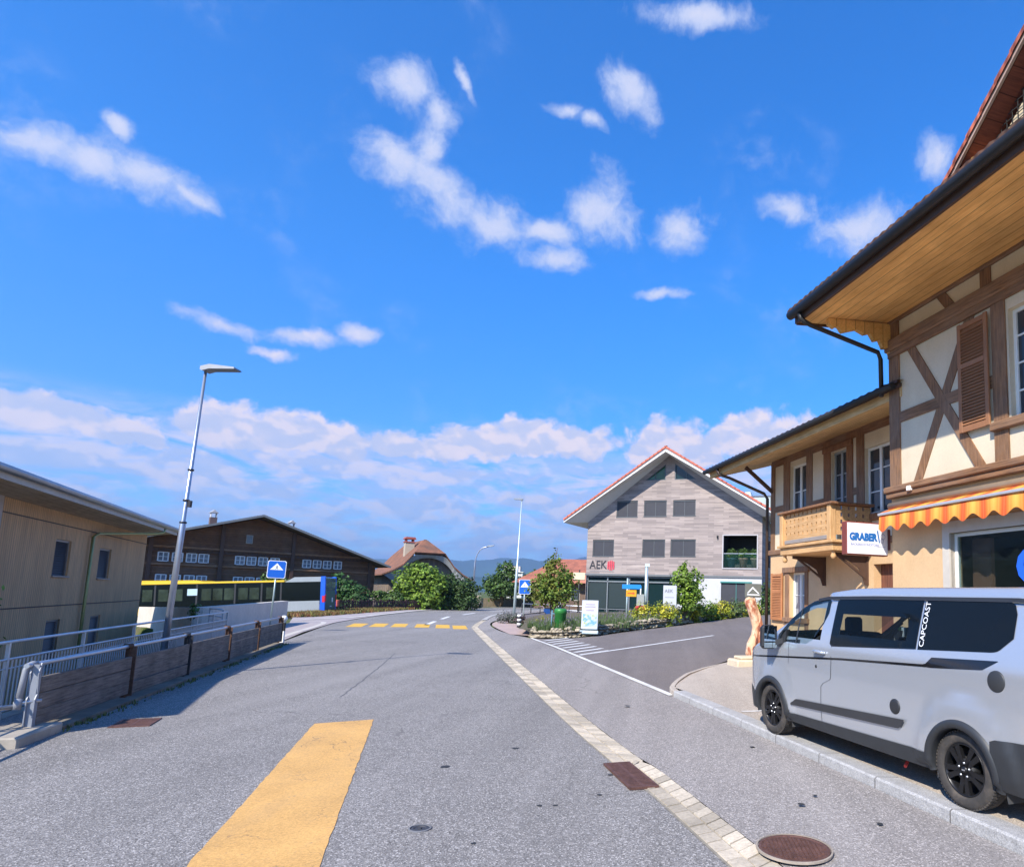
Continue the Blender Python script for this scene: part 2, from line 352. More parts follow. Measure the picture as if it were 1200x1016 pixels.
# ------------------------------------------------------------------ materials used
ASPHALT = None
def asphalt(name, col, patchy=.12, speck=1.):
    a = M(name, col, .88, spec=.25)
    a.vary(.18, patchy, 5); a.vary(1.1, patchy*.5, 6)
    a.vary(.8, .13, 5, a.vec((1, .05, 1), (0, 0, R(20)))); a.vary(2.5, .06, 4, a.vec((1, .04, 1), (0, 0, R(20))))
    v = a.n('ShaderNodeTexVoronoi'); v.inputs['Scale'].default_value = 95; a.l(a.vec(), v.inputs[0])
    sp = a.n('ShaderNodeSeparateColor'); a.l(v.outputs['Color'], sp.inputs[0])
    bright = a.mr(sp.outputs[0], .74, .95, 0, .95*speck); a.mix(bright, tuple(min(1, c*2.3) for c in col))
    dark = a.mr(sp.outputs[1], .55, .9, 0, .75*speck); a.mix(dark, tuple(c*.35 for c in col))
    v2 = a.n('ShaderNodeTexVoronoi'); v2.inputs['Scale'].default_value = 28; a.l(a.vec(), v2.inputs[0])
    s2 = a.n('ShaderNodeSeparateColor'); a.l(v2.outputs['Color'], s2.inputs[0]); a.mix(a.mr(s2.outputs[0], .9, 1., 0, .35*speck), tuple(min(1, c*1.9) for c in col))
    a.mix(a.mr(a.noise(.5, 5, .6, a.vec((1, .09, 1), (0, 0, R(20)))), .50, .66, 0, .30), tuple(c*.62 for c in col)); a.mix(a.mr(a.noise(.7, 5, .6, a.vec((1, .07, 1), (0, 0, R(20)), (4, 4, 0))), .54, .68, 0, .30), tuple(min(1, c*1.35) for c in col))
    # fine cracks and seams
    v3 = a.n('ShaderNodeTexVoronoi', feature='DISTANCE_TO_EDGE'); v3.inputs['Scale'].default_value = .22
    a.l(a.vec(), v3.inputs[0]); w = a.n('ShaderNodeMix', data_type='VECTOR')
    nn = a.n('ShaderNodeTexNoise'); nn.inputs['Scale'].default_value = 1.2; nn.inputs['Detail'].default_value = 6; a.l(a.vec(), nn.inputs[0])
    vm = a.n('ShaderNodeVectorMath', operation='MULTIPLY_ADD'); a.l(nn.outputs['Color'], vm.inputs[0]); vm.inputs[1].default_value = (1.4, 1.4, 0); a.l(a.vec(), vm.inputs[2])
    a.l(vm.outputs[0], v3.inputs[0])
    br = a.mr(a.noise(.25, 2), .48, .56)
    a.mix(a.math('MULTIPLY', a.mr(v3.outputs['Distance'], .0, .0045, .55, 0), br), tuple(c*.4 for c in col))
    a.bumpn(v.outputs['Distance'], .5, .006)
    return a.done()
ROADM = asphalt('road_asphalt', (.226, .212, .200))
WALKM = asphalt('sidewalk_asphalt', (.265, .240, .222), .08, .8)
SIDEM = asphalt('side_road_asphalt', (.165, .142, .132), .12, .5)
PARKM = asphalt('parking_asphalt', (.40, .345, .29), .16, .5)
CONC = plain('concrete', (.36, .32, .265), .9, var=.12, bump=.3)
CONCG = plain('concrete_grey', (.44, .43, .41), .9, var=.09, bump=.2)
GRANITE = M('granite', (.40, .38, .35), .85).vary(90, .30, 2).vary(6, .08).vary(.8, .1).done()
DARKM = plain('dark_metal', (.035, .035, .04), .45, .3)
GALV = plain('galvanised', (.50, .52, .56), .38, .75, var=.08)
BLACKP = plain('black_plastic', (.022, .023, .026), .5, var=.1)
WHITEP = plain('white_paint', (.80, .80, .78), .5, var=.04)
CAST = M('cast_iron_rust', (.15, .075, .058), .7, .5).vary(8, .3).vary(40, .2).done()
# ================================================================== THE GROUND
def interp(x, xs, ys):
    if x <= xs[0]: return ys[0]
    for i in range(1, len(xs)):
        if x <= xs[i]:
            t = (x-xs[i-1])/(xs[i]-xs[i-1]); return ys[i-1]*(1-t)+ys[i]*t
    return ys[-1]
KY = [-8, 5.44, 7.6, 13.4, 24.5, 28.7, 60]; KX = [7.28, 2.93, 2.19, .19, -3.98, -5.72, -17]          # kerb line between sidewalk and car park
def KK(y): return interp(y, KY, KX)
BLP = [(5.2, -8), (.21, 6.32), (-.63, 8.45), (-2.39, 13.23), (-9.6, 33.72), (-11.13, 38.51), (-12.9, 46.8), (-14.5, 55), (-15.3, 63), (-15.0, 74), (-12.5, 84), (-6, 91), (4, 95), (30, 98)]
def offset_line(pts, d):
    out = []
    for i, p in enumerate(pts):
        a = Vector(pts[max(i-1, 0)]); b = Vector(pts[min(i+1, len(pts)-1)]); t = (b-a).normalized(); out.append((p[0]+t.y*d, p[1]-t.x*d))
    return out
def refine(pts, n=6):
    """Catmull-Rom"""
    out = []
    P = [Vector(p) for p in pts]
    for i in range(len(P)-1):
        a = P[max(i-1, 0)]; b = P[i]; c = P[i+1]; d = P[min(i+2, len(P)-1)]
        for k in range(n):
            t = k/n; out.append(tuple(.5*((2*b)+(c-a)*t+(2*a-5*b+4*c-d)*t*t+(3*b-a-3*c+d)*t*t*t)))
    out.append(tuple(P[-1])); return out
BL = refine(BLP, 30)
LEP = [(-1.3, -8), (-6.1, 3.2), (-8.3, 8.6), (-11.0, 15.8), (-14.18, 24.76), (-19.0, 38.0), (-20.4, 44), (-22.2, 53), (-23.6, 63.5), (-23.6, 72), (-22.0, 84), (-17, 95), (-8, 102), (6, 106), (30, 108)]
LE = refine(LEP, 5)
def rise(x, y):
    """the ground climbs gently to the right of the kerb line"""
    t = (x-KK(y))*.94
    return .08+min(max(t, 0)*.055, 1.05)
def RX(y): return interp(y, [-10, 9.5, 18.5, 22, 60], [-1.1, -9.38, -13.1, -14.6, -31])              # edge of the sunken yard
def ground_h(x, y):
    if y < 46 and x > KK(y)+.25: return rise(x, y)-.06
    if 46 <= y < 66 and x > -7.6: return rise(x, 46)-.06
    yard = (y <= 22 and x < RX(y)-.05) or (22 < y < 40 and x < -16.2-(y-23.6)*1.15)
    if yard: return -1.95
    if x < -24 and y > 26: return max(-.05-.055*(-24-x), -1.95)
    return -.06
mb = MB()
def cells(a, b, s): return [a+i*(b-a)/round((b-a)/s) for i in range(round((b-a)/s)+1)]
gx = [-9000, -3000, -900, -300, -120]+cells(-70, 30, .5)+[60, 150, 400, 1200, 4000, 9000]
gy = [-400, -100, -30]+cells(-10, 110, .5)+[130, 180, 300, 700, 2000, 6000, 12000]
vs = [(x, y, ground_h(x, y) if abs(x) < 75 and -11 < y < 111 else (-.06 if y > 0 or x > 0 else -1.95)) for y in gy for x in gx]
nx = len(gx)
mb.add(vs, [(j*nx+i, j*nx+i+1, (j+1)*nx+i+1, (j+1)*nx+i) for j in range(len(gy)-1) for i in range(nx-1)])
a = M('ground_cover', (.085, .115, .035), .95, spec=.1); a.vary(.4, .25, 6); a.mix(a.mr(a.noise(.25, 5), .52, .66), (.17, .14, .10)); a.vary(20, .3, 4)
a.bumpn(a.noise(30, 5, .7), .8, .04); mb.keep = True
struct('ground', mb, a.done())
# sunken yard and pavement beside the farmhouse
def sheet(name, poly, z, mat, hfun=None):
    bm = bmesh.new(); vs_ = [bm.verts.new((x, y, (hfun(x, y) if hfun else 0)+z)) for x, y in poly]
    bm.faces.new(vs_); bmesh.ops.triangulate(bm, faces=bm.faces[:]); m_ = MB(); m_.bm(bm); return struct(name, m_, mat)
def strip(name, A, B, zf, mat, n=1, kind=True):
    """sheet between two polylines with the same number of points, cut in n across"""
    m_ = MB(); vs_ = []
    for p, q in zip(A, B):
        for k in range(n+1):
            t = k/n; x = p[0]*(1-t)+q[0]*t; y = p[1]*(1-t)+q[1]*t; vs_.append((x, y, zf(x, y)))
    w = n+1
    m_.add(vs_, [(i*w+k, i*w+k+1, (i+1)*w+k+1, (i+1)*w+k) for i in range(len(A)-1) for k in range(n)])
    return struct(name, m_, mat) if kind else m_
def resample(pts, n):
    P = [Vector(p) for p in pts]; d = [0]
    for i in range(1, len(P)): d.append(d[-1]+(P[i]-P[i-1]).length)
    out = []
    for k in range(n+1):
        t = d[-1]*k/n; j = max(i for i in range(len(d)) if d[i] <= t+1e-9); j = min(j, len(P)-2)
        f = (t-d[j])/(d[j+1]-d[j]); out.append(tuple(P[j]*(1-f)+P[j+1]*f))
    return out
strip('road', resample(LE, 90), resample(BL, 90), lambda x, y: 0., ROADM)
BM_ = offset_line(BL, .19); BR = offset_line(BL, .38)
# two rows of granite setts
def setts(A, B, z0, z1, n, name):
    m_ = MB(); A = resample(A, n); B = resample(B, n)
    for i in range(n):
        g = .004+random.random()*.004; j = random.uniform(-.004, .004)
        def mixp(p, q, t): return (p[0]*(1-t)+q[0]*t, p[1]*(1-t)+q[1]*t)
        L_ = (Vector(A[i+1])-Vector(A[i])).length; e = .008/max(L_, .01)
        a0 = mixp(A[i], A[i+1], e); a1 = mixp(A[i], A[i+1], 1-e); b0 = mixp(B[i], B[i+1], e); b1 = mixp(B[i], B[i+1], 1-e)
        a0_, a1_, b0_, b1_ = [mixp(p, q, .04) for p, q in ((a0, b0), (a1, b1), (b0, a0), (b1, a1))]
        m_.add([(*a0_, z0+j), (*b0_, z1+j), (*b1_, z1+j), (*a1_, z0+j)], [(0, 1, 2, 3)])
        m_.add([(*a0_, z0+j), (*b0_, z1+j), (*b1_, z1+j), (*a1_, z0+j), (*a0, -.02), (*b0, -.02), (*b1, -.02), (*a1, -.02)], [(4, 5, 1, 0), (5, 6, 2, 1), (6, 7, 3, 2), (7, 4, 0, 3)])
    return m_
SETT = M('sett_stone', (.45, .385, .295), .88).island(.28).vary(30, .18, 4).vary(2, .1).done()
JOINT = plain('joint_sand', (.26, .23, .18), .95, var=.2, bump=.3)
near = [p for p in BL if p[1] < 48]
nM = offset_line(near, .17); nR = offset_line(near, .35)
strip('gutter_bed', resample(offset_line(BL, -.02), 90), resample(offset_line(BL, .356), 90), lambda x, y: .006, JOINT)
m_ = setts(near, nM, .014, .014, 300, ''); m2_ = setts(nM, nR, .018, .038, 360, '')
m_.v, m_.f, m_.mi, m_.sm = m_.v+m2_.v, m_.f+[[i+len(m_.v) for i in f] for f in m2_.f], m_.mi+m2_.mi, m_.sm+m2_.sm
tag(m_.build('gutter_setts', SETT), kind='structure')
far = [p for p in BL if p[1] >= 46.5]
strip('far_kerb', resample(far, 40), resample(offset_line(far, .35), 40), lambda x, y: .06, GRANITE)
# sidewalk from the setts to the kerb / side-road line
def kpt(y): return (KK(y)-.01, y)
SWL = [p for p in offset_line(BL, .352) if -8 <= p[1] < 29.5]
swl = resample(SWL, 40); y0_, y1_ = swl[0][1], 28.6
swr = resample([kpt(y0_+(y1_-y0_)*i/40) for i in range(41)], 40)
strip('sidewalk', swl, swr, lambda x, y: .036+.05*min(1, max(0, (x-interp(y, [p[1] for p in swl], [p[0] for p in swl]))/2.2)), WALKM, 3)
# the sidewalk beyond the junction, curving round the flower bed
outer = [p for p in offset_line(BL, .352) if 28.2 < p[1] < 84]
inner = refine([(-5.5, 28.2), (-6.1, 29.6), (-7.1, 31.2), (-8.6, 34.5), (-10.2, 39), (-11.4, 44), (-12.4, 52), (-12.9, 62), (-12.4, 72), (-9.8, 80.5)], 4)
strip('sidewalk_bend', resample(outer, 60), resample(inner, 60), lambda x, y: .036+.045*min(1, max(0, (x-interp(y, [p[1] for p in outer], [p[0] for p in outer]))/2.2)), WALKM, 2)
PINK = plain('pink_pavers', (.42, .31, .27), .9, var=.1, bump=.2)
strip('paved_corner', resample(refine([(-7.2, 31.2), (-8.7, 35), (-10.1, 39), (-11.0, 43), (-11.2, 47)], 4), 20), resample(refine([(-6.1, 30.6), (-6.6, 33), (-7.9, 36.8), (-9.0, 41), (-9.3, 47)], 4), 20), lambda x, y: .076, PINK)
# side road
sr = []
for y in [13.3, 13.6, 14.7, 16.4, 19, 22, 25, 28]: sr.append(y)
SRL = resample([(KK(y)+.005, y) for y in (13.3, 16, 19, 22, 25, 27, 28.6)], 24)
SRR = resample(refine([(.35, 13.3), (.5, 15.2), (.95, 17), (1.9, 19), (3.4, 21.6), (9, 24.2), (16, 27)], 4), 24)
rz_ = lambda x, y: rise(x, y)
SLL = resample(refine([(-5.72, 28.7), (-4.2, 28.1), (-2.7, 29.4), (-1.4, 31.8), (.8, 34.8), (3, 38.6), (7, 44.2), (12, 49.5)], 4), 30)
SLR = resample([(.25, 13.3), (.5, 15.2), (.95, 17), (1.9, 19), (3.4, 21.6), (6, 23), (12, 25), (24, 29)], 30)
strip('side_road', SLL, SLR, lambda x, y: rise(x, y)+.004, SIDEM, 8)
mt_ = MB()    # triangle of side road between the junction line and the first chord
tri = [(-5.72, 28.7), (-3.98, 24.5), (-1.9, 19), (.19, 13.4), (.25, 13.3)]
vs = [(x, y, rise(x, y)+.008) for x, y in tri]; 
strip('side_road_mouth', resample([(-5.72, 28.7), (.25, 13.3)], 30), resample([(KK(y)-.01, y) for y in (28.7, 24.5, 13.4, 13.3)], 30), lambda x, y: rise(x, y)+.006, SIDEM)
# car park in front of the bakery, raised behind a granite kerb
KI = [(KK(y)+.04, y) for y in (-6, 0, 5.5, 7.6, 10.7, 13.2)]
PKL = resample([(KK(y)+.23, y) for y in (-6, 0, 5.5, 7.6, 10.7, 13.0)]+[(.25, 13.8), (.38, 14.7), (.64, 15.88), (1.12, 17.15), (2.06, 18.95), (3.36, 20.75)], 40)
PKR = resample([(12, -8), (9.3, 0), (8, 5), (6.3, 9), (5.6, 12), (5.6, 14), (5.2, 16), (4.7, 18), (4.5, 21)], 40)
parkz = lambda x, y: .2+max(0, x-KK(y)-1.2)*.03
strip('car_park', PKL, PKR, parkz, PARKM, 4)
def kerb(path, w, z0, z1, name, mat, zf=None):
    m_ = MB(); A = path; B = offset_line(path, w); A2 = offset_line(path, .018)
    vs_ = []
    for i in range(len(A)):
        h = zf(*A[i]) if zf else z1
        vs_ += [(*A[i], z0), (*A[i], h-.02), (*A2[i], h), (*B[i], h+.002), (*B[i], z0)]
    m_.add(vs_, [(i*5+k, (i+1)*5+k, (i+1)*5+k+1, i*5+k+1) for i in range(len(A)-1) for k in range(4)])
    n = len(A)-1; m_.add(vs_, [(0, 1, 2, 3, 4), (n*5+4, n*5+3, n*5+2, n*5+1, n*5)])
    return tag(m_.build(name, mat), kind='structure')
KG = M('kerb_granite', (.37, .36, .35), .85).vary(90, .35, 2).vary(9, .12).vary(.7, .12)
sx_ = KG.n('ShaderNodeSeparateXYZ'); KG.l(KG.vec(), sx_.inputs[0]); KG.mix(KG.math('LESS_THAN', KG.math('FRACT', KG.math('MULTIPLY', sx_.outputs[1], .97)), .014), (.12, .11, .1))
KG.bumpn(KG.noise(25, 5, .7), .6, .02); KG = KG.done()
kp = [(KK(y), y) for y in (-6, -2, 0, 3, 5.44, 6.5, 7.6, 9, 10.7, 12, 13.2)]+[(.16, 13.75), (.30, 14.7), (.56, 15.9), (1.05, 17.2), (2.0, 19.0), (3.3, 20.8)]
kerb(resample(kp[:11], 50), .24, .04, .2, 'kerb', KG, lambda x, y: .2 if y < 14 else .22+.03*(y-14)*.3)
kerb(resample(kp[10:], 24), .11, .04, .2, 'kerb', PARKM, lambda x, y: .2 if y < 14 else .22+.03*(y-14)*.3)
# granite line across the side road mouth (level)
ln = [(KK(y), y) for y in (13.3, 16, 20, 24.5, 28.6)]
strip('junction_line', resample(offset_line(ln, -.07), 30), resample(offset_line(ln, .07), 30), lambda x, y: .098+max(0, x-KK(y))*.05, plain('worn_white_line', (.62, .60, .56), .8, var=.15, sc=9))
# left: pavement beside the road, fence base
strip('left_pavement', resample([(-7.6, -1.5), (-9.38, 9.4), (-13.1, 18.4), (-14.6, 22), (-16.3, 23.6), (-17.3, 25.6)], 30), resample([(-4.0, -1.5), (-8.9, 9.4), (-12.35, 18.4), (-13.7, 22), (-14.4, 23.6), (-14.9, 25.6)], 30), lambda x, y: .05, WALKM)
LS = resample([(-14.2, 24.76), (-16.0, 29.3), (-19.0, 38.0), (-20.4, 44), (-22.2, 53), (-23.6, 63.5), (-23.6, 72)], 40)
LP = resample([(-17.0, 25.2), (-20.6, 36.3), (-24.2, 43), (-25.2, 50), (-25.3, 57), (-25.4, 64), (-25.4, 72)], 40)
strip('bus_stop_pavement', LP, LS, lambda x, y: .03, plain('light_pavement', (.36, .31, .30), .9, var=.1, bump=.3), 2)
KL = refine([(-14.35, 24.6), (-16.0, 29.0), (-17.9, 34.4), (-19.2, 37.6), (-20.2, 38.6), (-22, 38.9)], 3)
strip('pavement_edge_line', KL, offset_line(KL, -.28), lambda x, y: .04, plain('edge_concrete', (.50, .46, .41), .9, var=.1))
FL = refine([(-22.2, 40.2), (-21.6, 45), (-22.5, 53), (-23.9, 63.5), (-23.9, 72), (-22.3, 84.2), (-17.2, 95.4), (-8, 102.5), (6, 106.6), (30, 108.6)], 4)
strip('far_edge_kerb', FL, offset_line(FL, .35), lambda x, y: .05, plain('far_kerb_stone', (.60, .57, .52), .9, var=.06))
strip('bus_lane', resample([(-60, 47.5), (-40, 46.4), (-24.4, 43)], 10), resample([(-60, 56), (-40, 55), (-25.3, 54)], 10), lambda x, y: ground_h(x, y)+.03, SIDEM)
strip('yard_paving', resample([(-11.6, 3), (-11.6, 9.4), (-13.3, 18.2), (-16.5, 23.4), (-22, 28)], 10), resample([(-30, 3), (-30, 9.4), (-30, 18.2), (-30, 23.4), (-30, 28)], 10), lambda x, y: -1.9, SIDEM)
# retaining wall between the pavement and the sunken yard
mb = MB(); rp = [(-6.4, 2), (-9.38, 9.5), (-13.1, 18.5), (-14.6, 22), (-16.4, 23.5)]
A = resample(rp, 12); B = offset_line(A, -.2)
for i in range(12):
    (ax, ay), (bx, by), (cx, cy), (dx, dy) = A[i], A[i+1], B[i+1], B[i]
    mb.add([(ax, ay, -2), (bx, by, -2), (cx, cy, -2), (dx, dy, -2), (ax, ay, .055), (bx, by, .055), (cx, cy, .055), (dx, dy, .055)], [(4, 5, 6, 7), (0, 1, 5, 4), (1, 2, 6, 5), (2, 3, 7, 6), (3, 0, 4, 7)])
tag(mb.build('retaining_wall', CONC), 'grey retaining wall under the railing, holding the pavement above the sunken yard', 'wall')

strip('bank_forecourt', resample([(-12.3, 52), (-12.8, 62), (-12.3, 72), (-9.7, 80.5), (-2, 88)], 20), resample([(-6.5, 49.6), (-5.9, 60), (-5, 70), (-3, 78), (2, 84)], 20), lambda x, y: .03, SIDEM, 2)
strip('bank_forecourt', resample([(-10.9, 47.3), (-12.3, 52)], 6), resample([(-7.2, 48.8), (-6.5, 49.6)], 6), lambda x, y: .034, SIDEM, 2)
# ------------------------------------------------------------------ road markings
YEL = M('yellow_road_paint', (.60, .345, .115), .75, spec=.3); YEL.vary(1.5, .10, 5); YEL.vary(40, .16, 3); YEL.vary(90, .12, 2); YEL.bumpn(YEL.noise(80, 3), .5, .006)
YEL.mix(YEL.mr(YEL.noise(11, 9, .8), .58, .66, 0, .75), (.26, .19, .13)); YEL.mix(YEL.mr(YEL.noise(1.2, 6, .7, YEL.vec((1, .25, 1), (0, 0, R(20)))), .5, .72, 0, .35), (.40, .27, .14))
v_ = YEL.n('ShaderNodeTexVoronoi', feature='DISTANCE_TO_EDGE'); v_.inputs['Scale'].default_value = 1.3
nn_ = YEL.n('ShaderNodeTexNoise'); nn_.inputs['Scale'].default_value = 2.2; nn_.inputs['Detail'].default_value = 8; YEL.l(YEL.vec(), nn_.inputs[0])
vm_ = YEL.n('ShaderNodeVectorMath', operation='MULTIPLY_ADD'); YEL.l(nn_.outputs['Color'], vm_.inputs[0]); vm_.inputs[1].default_value = (1.2, 1.2, 0); YEL.l(YEL.vec(), vm_.inputs[2]); YEL.l(vm_.outputs[0], v_.inputs[0])
YEL.mix(YEL.math('MULTIPLY', YEL.mr(v_.outputs['Distance'], 0, .006, .8, 0), YEL.mr(YEL.noise(.7, 2), .5, .54)), (.12, .09, .07))
YEL = YEL.done()
YEL2 = M('yellow_crossing_paint', (.66, .38, .045), .75).vary(3, .15, 5); YEL2.mix(YEL2.mr(YEL2.noise(8, 7, .75), .60, .70, 0, .6), (.25, .19, .12)); YEL2 = YEL2.done()
WHT = M('white_road_paint', (.70, .69, .67), .75); WHT.mix(WHT.mr(WHT.noise(12, 7, .7), .55, .68, 0, .7), (.28, .27, .28)); WHT = WHT.done()
def mark(name, poly, z, mat, zf=None):
    """painted marking with slightly ragged edges"""
    pts = []
    for i in range(len(poly)):
        p = Vector(poly[i]); q = Vector(poly[(i+1) % len(poly)]); n = max(1, int((q-p).length/.12))
        t = (q-p).normalized(); nn = Vector((t.y, -t.x))
        for k in range(n): pts.append(tuple(p+(q-p)*k/n+nn*random.uniform(-.008, .008)))
    return sheet(name, pts, z, mat, zf)
mark('yellow_marking', [(-1.35, 1.9), (-2.48, 5.06), (-4.51, 10.55), (-5.21, 10.1), (-3.42, 5.0), (-2.3, 1.9)], .005, YEL)
for i, (x, y) in enumerate([(-16.97, 36.6), (-16.02, 37.2), (-15.02, 37.6), (-13.79, 37.8), (-12.6, 37.7), (-11.5, 37.3)]):
    ux, uy = -.32, .947; hw = .38; hl = 1.9
    mark('crossing_stripe', [(x+sx*hw*uy*1+sy*hl*ux, y-sx*hw*ux*1+sy*hl*uy) for sx, sy in ((-1, -1), (1, -1), (1, 1), (-1, 1))], .005, YEL2)
for (x, y), (x2, y2) in [((-13.9, 38.6), (-15.1, 43.6)), ((-15.9, 47.2), (-17.0, 52.2)), ((-17.4, 57), (-17.9, 62.5)), ((-18, 68), (-17.2, 74)), ((-16.2, 79), (-14, 84))]:
    d = (Vector((x2, y2))-Vector((x, y))).normalized()*.13; mark('lane_dash', [(x+d.y, y-d.x), (x2+d.y, y2-d.x), (x2-d.y, y2+d.x), (x-d.y, y+d.x)], .005, WHT)
zf = lambda x, y: rise(x, y)
def longmark(name, p, q, w, n=14):
    P_ = [(p[0]+(q[0]-p[0])*i/n, p[1]+(q[1]-p[1])*i/n) for i in range(n+1)]
    return strip(name, offset_line(P_, -w/2), offset_line(P_, w/2), lambda x, y: rise(x, y)+.012, WHT)
longmark('side_road_line', (-2.64, 21.38), (2.16, 27.83), .16)
for i in range(8):
    t = i/7; p = Vector((-5.0, 27.2))*(1-t)+Vector((-2.75, 21.5))*t
    longmark('waiting_stripe', (p.x+.12, p.y), (p.x+.95, p.y+1.15), .2, 3)
PKM = plain('parking_line_paint', (.62, .60, .57), .8, var=.2)
pp = [(1.35, 11.0), (4.9, 12.4)]; strip('parking_line', offset_line(resample(pp, 6), -.05), offset_line(resample(pp, 6), .05), lambda x, y: parkz(x, y)+.008, PKM)
SEAM = plain('bitumen_seam', (.12, .115, .115), .8, var=.2)
for nm, pts_, w in (('road_seam', [(-6.05, 12.6), (-7.35, 17.2), (-8.6, 21.3)], .025), ('road_seam', [(-13.6, 26.6), (-11.4, 25.6), (-9.6, 25.9)], .05)):
    if w: P_ = resample(refine(pts_, 8), 40); P_ = [(x+random.uniform(-.02, .02), y) for x, y in P_]; strip(nm, offset_line(P_, -w/2), offset_line(P_, w/2), lambda x, y: .0035, SEAM)
# ------------------------------------------------------------------ covers, drains
def grate(name, label, c, ang, w, l, z, mat, slots, group=None):
    t = thing(name, label, 'drain', (c[0], c[1], z), ang, group); f = MB()
    f.box(-w/2, w/2, -l/2, l/2, -.02, -.004); f.build('pit', BLACKP, t)
    f = MB(); f.box(-w/2-.03, w/2+.03, -l/2-.03, -l/2, -.02, .006); f.box(-w/2-.03, w/2+.03, l/2, l/2+.03, -.02, .006); f.box(-w/2-.03, -w/2, -l/2, l/2, -.02, .006); f.box(w/2, w/2+.03, -l/2, l/2, -.02, .006); f.build('frame', mat, t)
    f = MB()
    for i in range(slots): y = -l/2+(i+.5)*l/slots; f.box(-w/2, w/2, y-l/slots*.32, y+l/slots*.32, -.015, .004)
    f.box(-.02, .02, -l/2, l/2, -.012, .0055); f.build('bars', mat, t); return t
grate('storm_drain', 'rusty rectangular drain grate set in the sett gutter of the sidewalk', (-.33, 7.72), R(20.5), .27, 1.0, .026, CAST, 22)
grate('storm_drain', 'rusty drain grate in the shade at the foot of the timber fence', (-7.66, 9.8), R(24), .42, .55, .008, CAST, 9)
def manhole(label, c, r, z, mat, ring):
    t = thing('manhole_cover', label, 'manhole cover', (c[0], c[1], z)); f = MB()
    f.lathe([(r+.022, -.01), (r+.022, .006), (r+.008, .008), (r+.006, -.004)], 40, smooth=False); f.build('frame', ring, t)
    f = MB(); f.lathe([(r, -.02), (r, .004), (r-.02, .006), (r-.03, -.002), (0.001, -.002)], 40, smooth=False)
    n = int(r/.035)
    for i in range(-n, n+1):
        for j in range(-n, n+1):
            x, y = i*.034, j*.034
            if x*x+y*y < (r-.045)**2: f.box(x-.0115, x+.0115, y-.0115, y+.0115, -.002, .007)
    f.build('lid', mat, t); return t
manhole('large round rusty cast iron manhole cover in the sidewalk near the kerb', (1.11, 5.50), .285, .072, CAST, plain('cover_ring', (.30, .25, .20), .9, var=.15))
manhole('small round dark valve cover in the road near the yellow marking', (-2.05, 5.9), .075, .003, plain('old_iron', (.07, .07, .075), .6, .4), plain('cover_ring_grey', (.16, .16, .17), .9))
mb = MB()
for x, y, r in [(-1.9, 8.9, .05), (-.55, 7.75, .035), (-.6, 7.0, .03), (-1.15, 6.6, .03), (-1.0, 6.62, .025), (1.25, 9.0, .04), (1.4, 6.6, .045), (1.6, 6.9, .03), (-.6, 12, .05), (-1.5, 5.6, .025), (2.0, 6.1, .035), (-2.5, 7.9, .06)]:
    z = .004 if x < interp(y, [p[1] for p in swl], [p[0] for p in swl]) else .085
    mb.add([(x+r*random.uniform(.7, 1.2)*math.cos(k*.785), y+r*random.uniform(.7, 1.2)*math.sin(k*.785), z) for k in range(8)], [list(range(8))])
tag(mb.build('tar_spots', plain('tar', (.03, .03, .03), .7)), kind='structure')
# ================================================================== MAIN HALF-TIMBERED BAKERY HOUSE
CREAM = plaster('cream_plaster', (.68, .585, .43)); OCHRE = plaster('ochre_plaster', (.64, .43, .24), .09)
TIMB = wood('old_timber', (.30, .155, .075), (.13, .065, .034), 'Z', weather=.3); TIMBX = wood('old_timber_beam', (.30, .155, .075), (.13, .065, .034), 'X', weather=.3)
SOFFIT = wood('pine_soffit', (.86, .51, .185), (.66, .345, .10), 'X', ('Y', .21)); SOFFY = wood('pine_soffit_light', (.74, .50, .24), (.52, .32, .13), 'X', ('Y', .16))
BROWN = wood('brown_wood', (.30, .15, .075), (.16, .075, .04), 'Z'); DKBROWN = plain('dark_brown_wood', (.085, .045, .03), .7, var=.12)
PINE = wood('honey_pine', (.66, .40, .19), (.46, .26, .11), 'X'); PINEZ = wood('honey_pine_post', (.66, .40, .19), (.46, .26, .11), 'Z')
SHUT = plain('shutter_paint', (.30, .135, .06), .6, var=.1); SHUT2 = plain('shutter_orange', (.46, .19, .075), .6, var=.1)
def tiles(name, c1, c2, sx=.25, sy=.35, axis='X'):
    a = M(name, c1, .85, spec=.2); a.island(.2)
    u = wave(a, a.vec(), axis, 1/sx/ (2*math.pi)*math.pi, 0, 1, 0, 1); a.bumpn(u, .7, .03)
    a.mix(a.mr(a.noise(1.2, 5), .4, .65), c2); a.vary(14, .2, 3); return a.done()
TILE = tiles('roof_tiles_brown', (.13, .065, .045), (.08, .05, .04)); TILER = tiles('roof_tiles_red', (.40, .115, .07), (.28, .085, .06))
GUT = plain('gutter_dark', (.028, .027, .027), .5, .4, var=.1); PIPEB = plain('pipe_brown', (.085, .060, .048), .4, .5, var=.1)
GLASS = glassm('window_glass', (.035, .045, .055)); GLASSC = glassm('window_glass_curtain', (.30, .33, .36), .12)
WFR = plain('window_frame_white', (.78, .78, .74), .5, var=.03)
MU = (.311, -.9504); MO = (4.33, 12.3)
mh = thing('bakery_house', 'cream and ochre half-timbered house with deep eaves beside the parked van', 'house', (*MO, 0), rotz_of(*MU))
wz = 7.62; wins = [(2.85, 3.95, 4.88, 6.62), (6.4, 7.5, 4.88, 6.62)]
f = MB(); f.wall(0, 9.5, 4.15, wz, wins, 0, .2); f.box(0, .02, .002, 9, 4.15, wz); f.box(9.48, 9.5, .002, 9, 4.15, wz); f.build('upper_wall', CREAM, mh)
shop = (1.52, 5.6, .95, 3.24)
f = MB(); f.wall(0, 9.5, -.3, 4.15, [shop, (6.5, 7.6, .2, 3.0)], 0, .22); f.box(0, .02, .002, 9, -.3, 4.15); f.build('ground_floor_wall', OCHRE, mh)
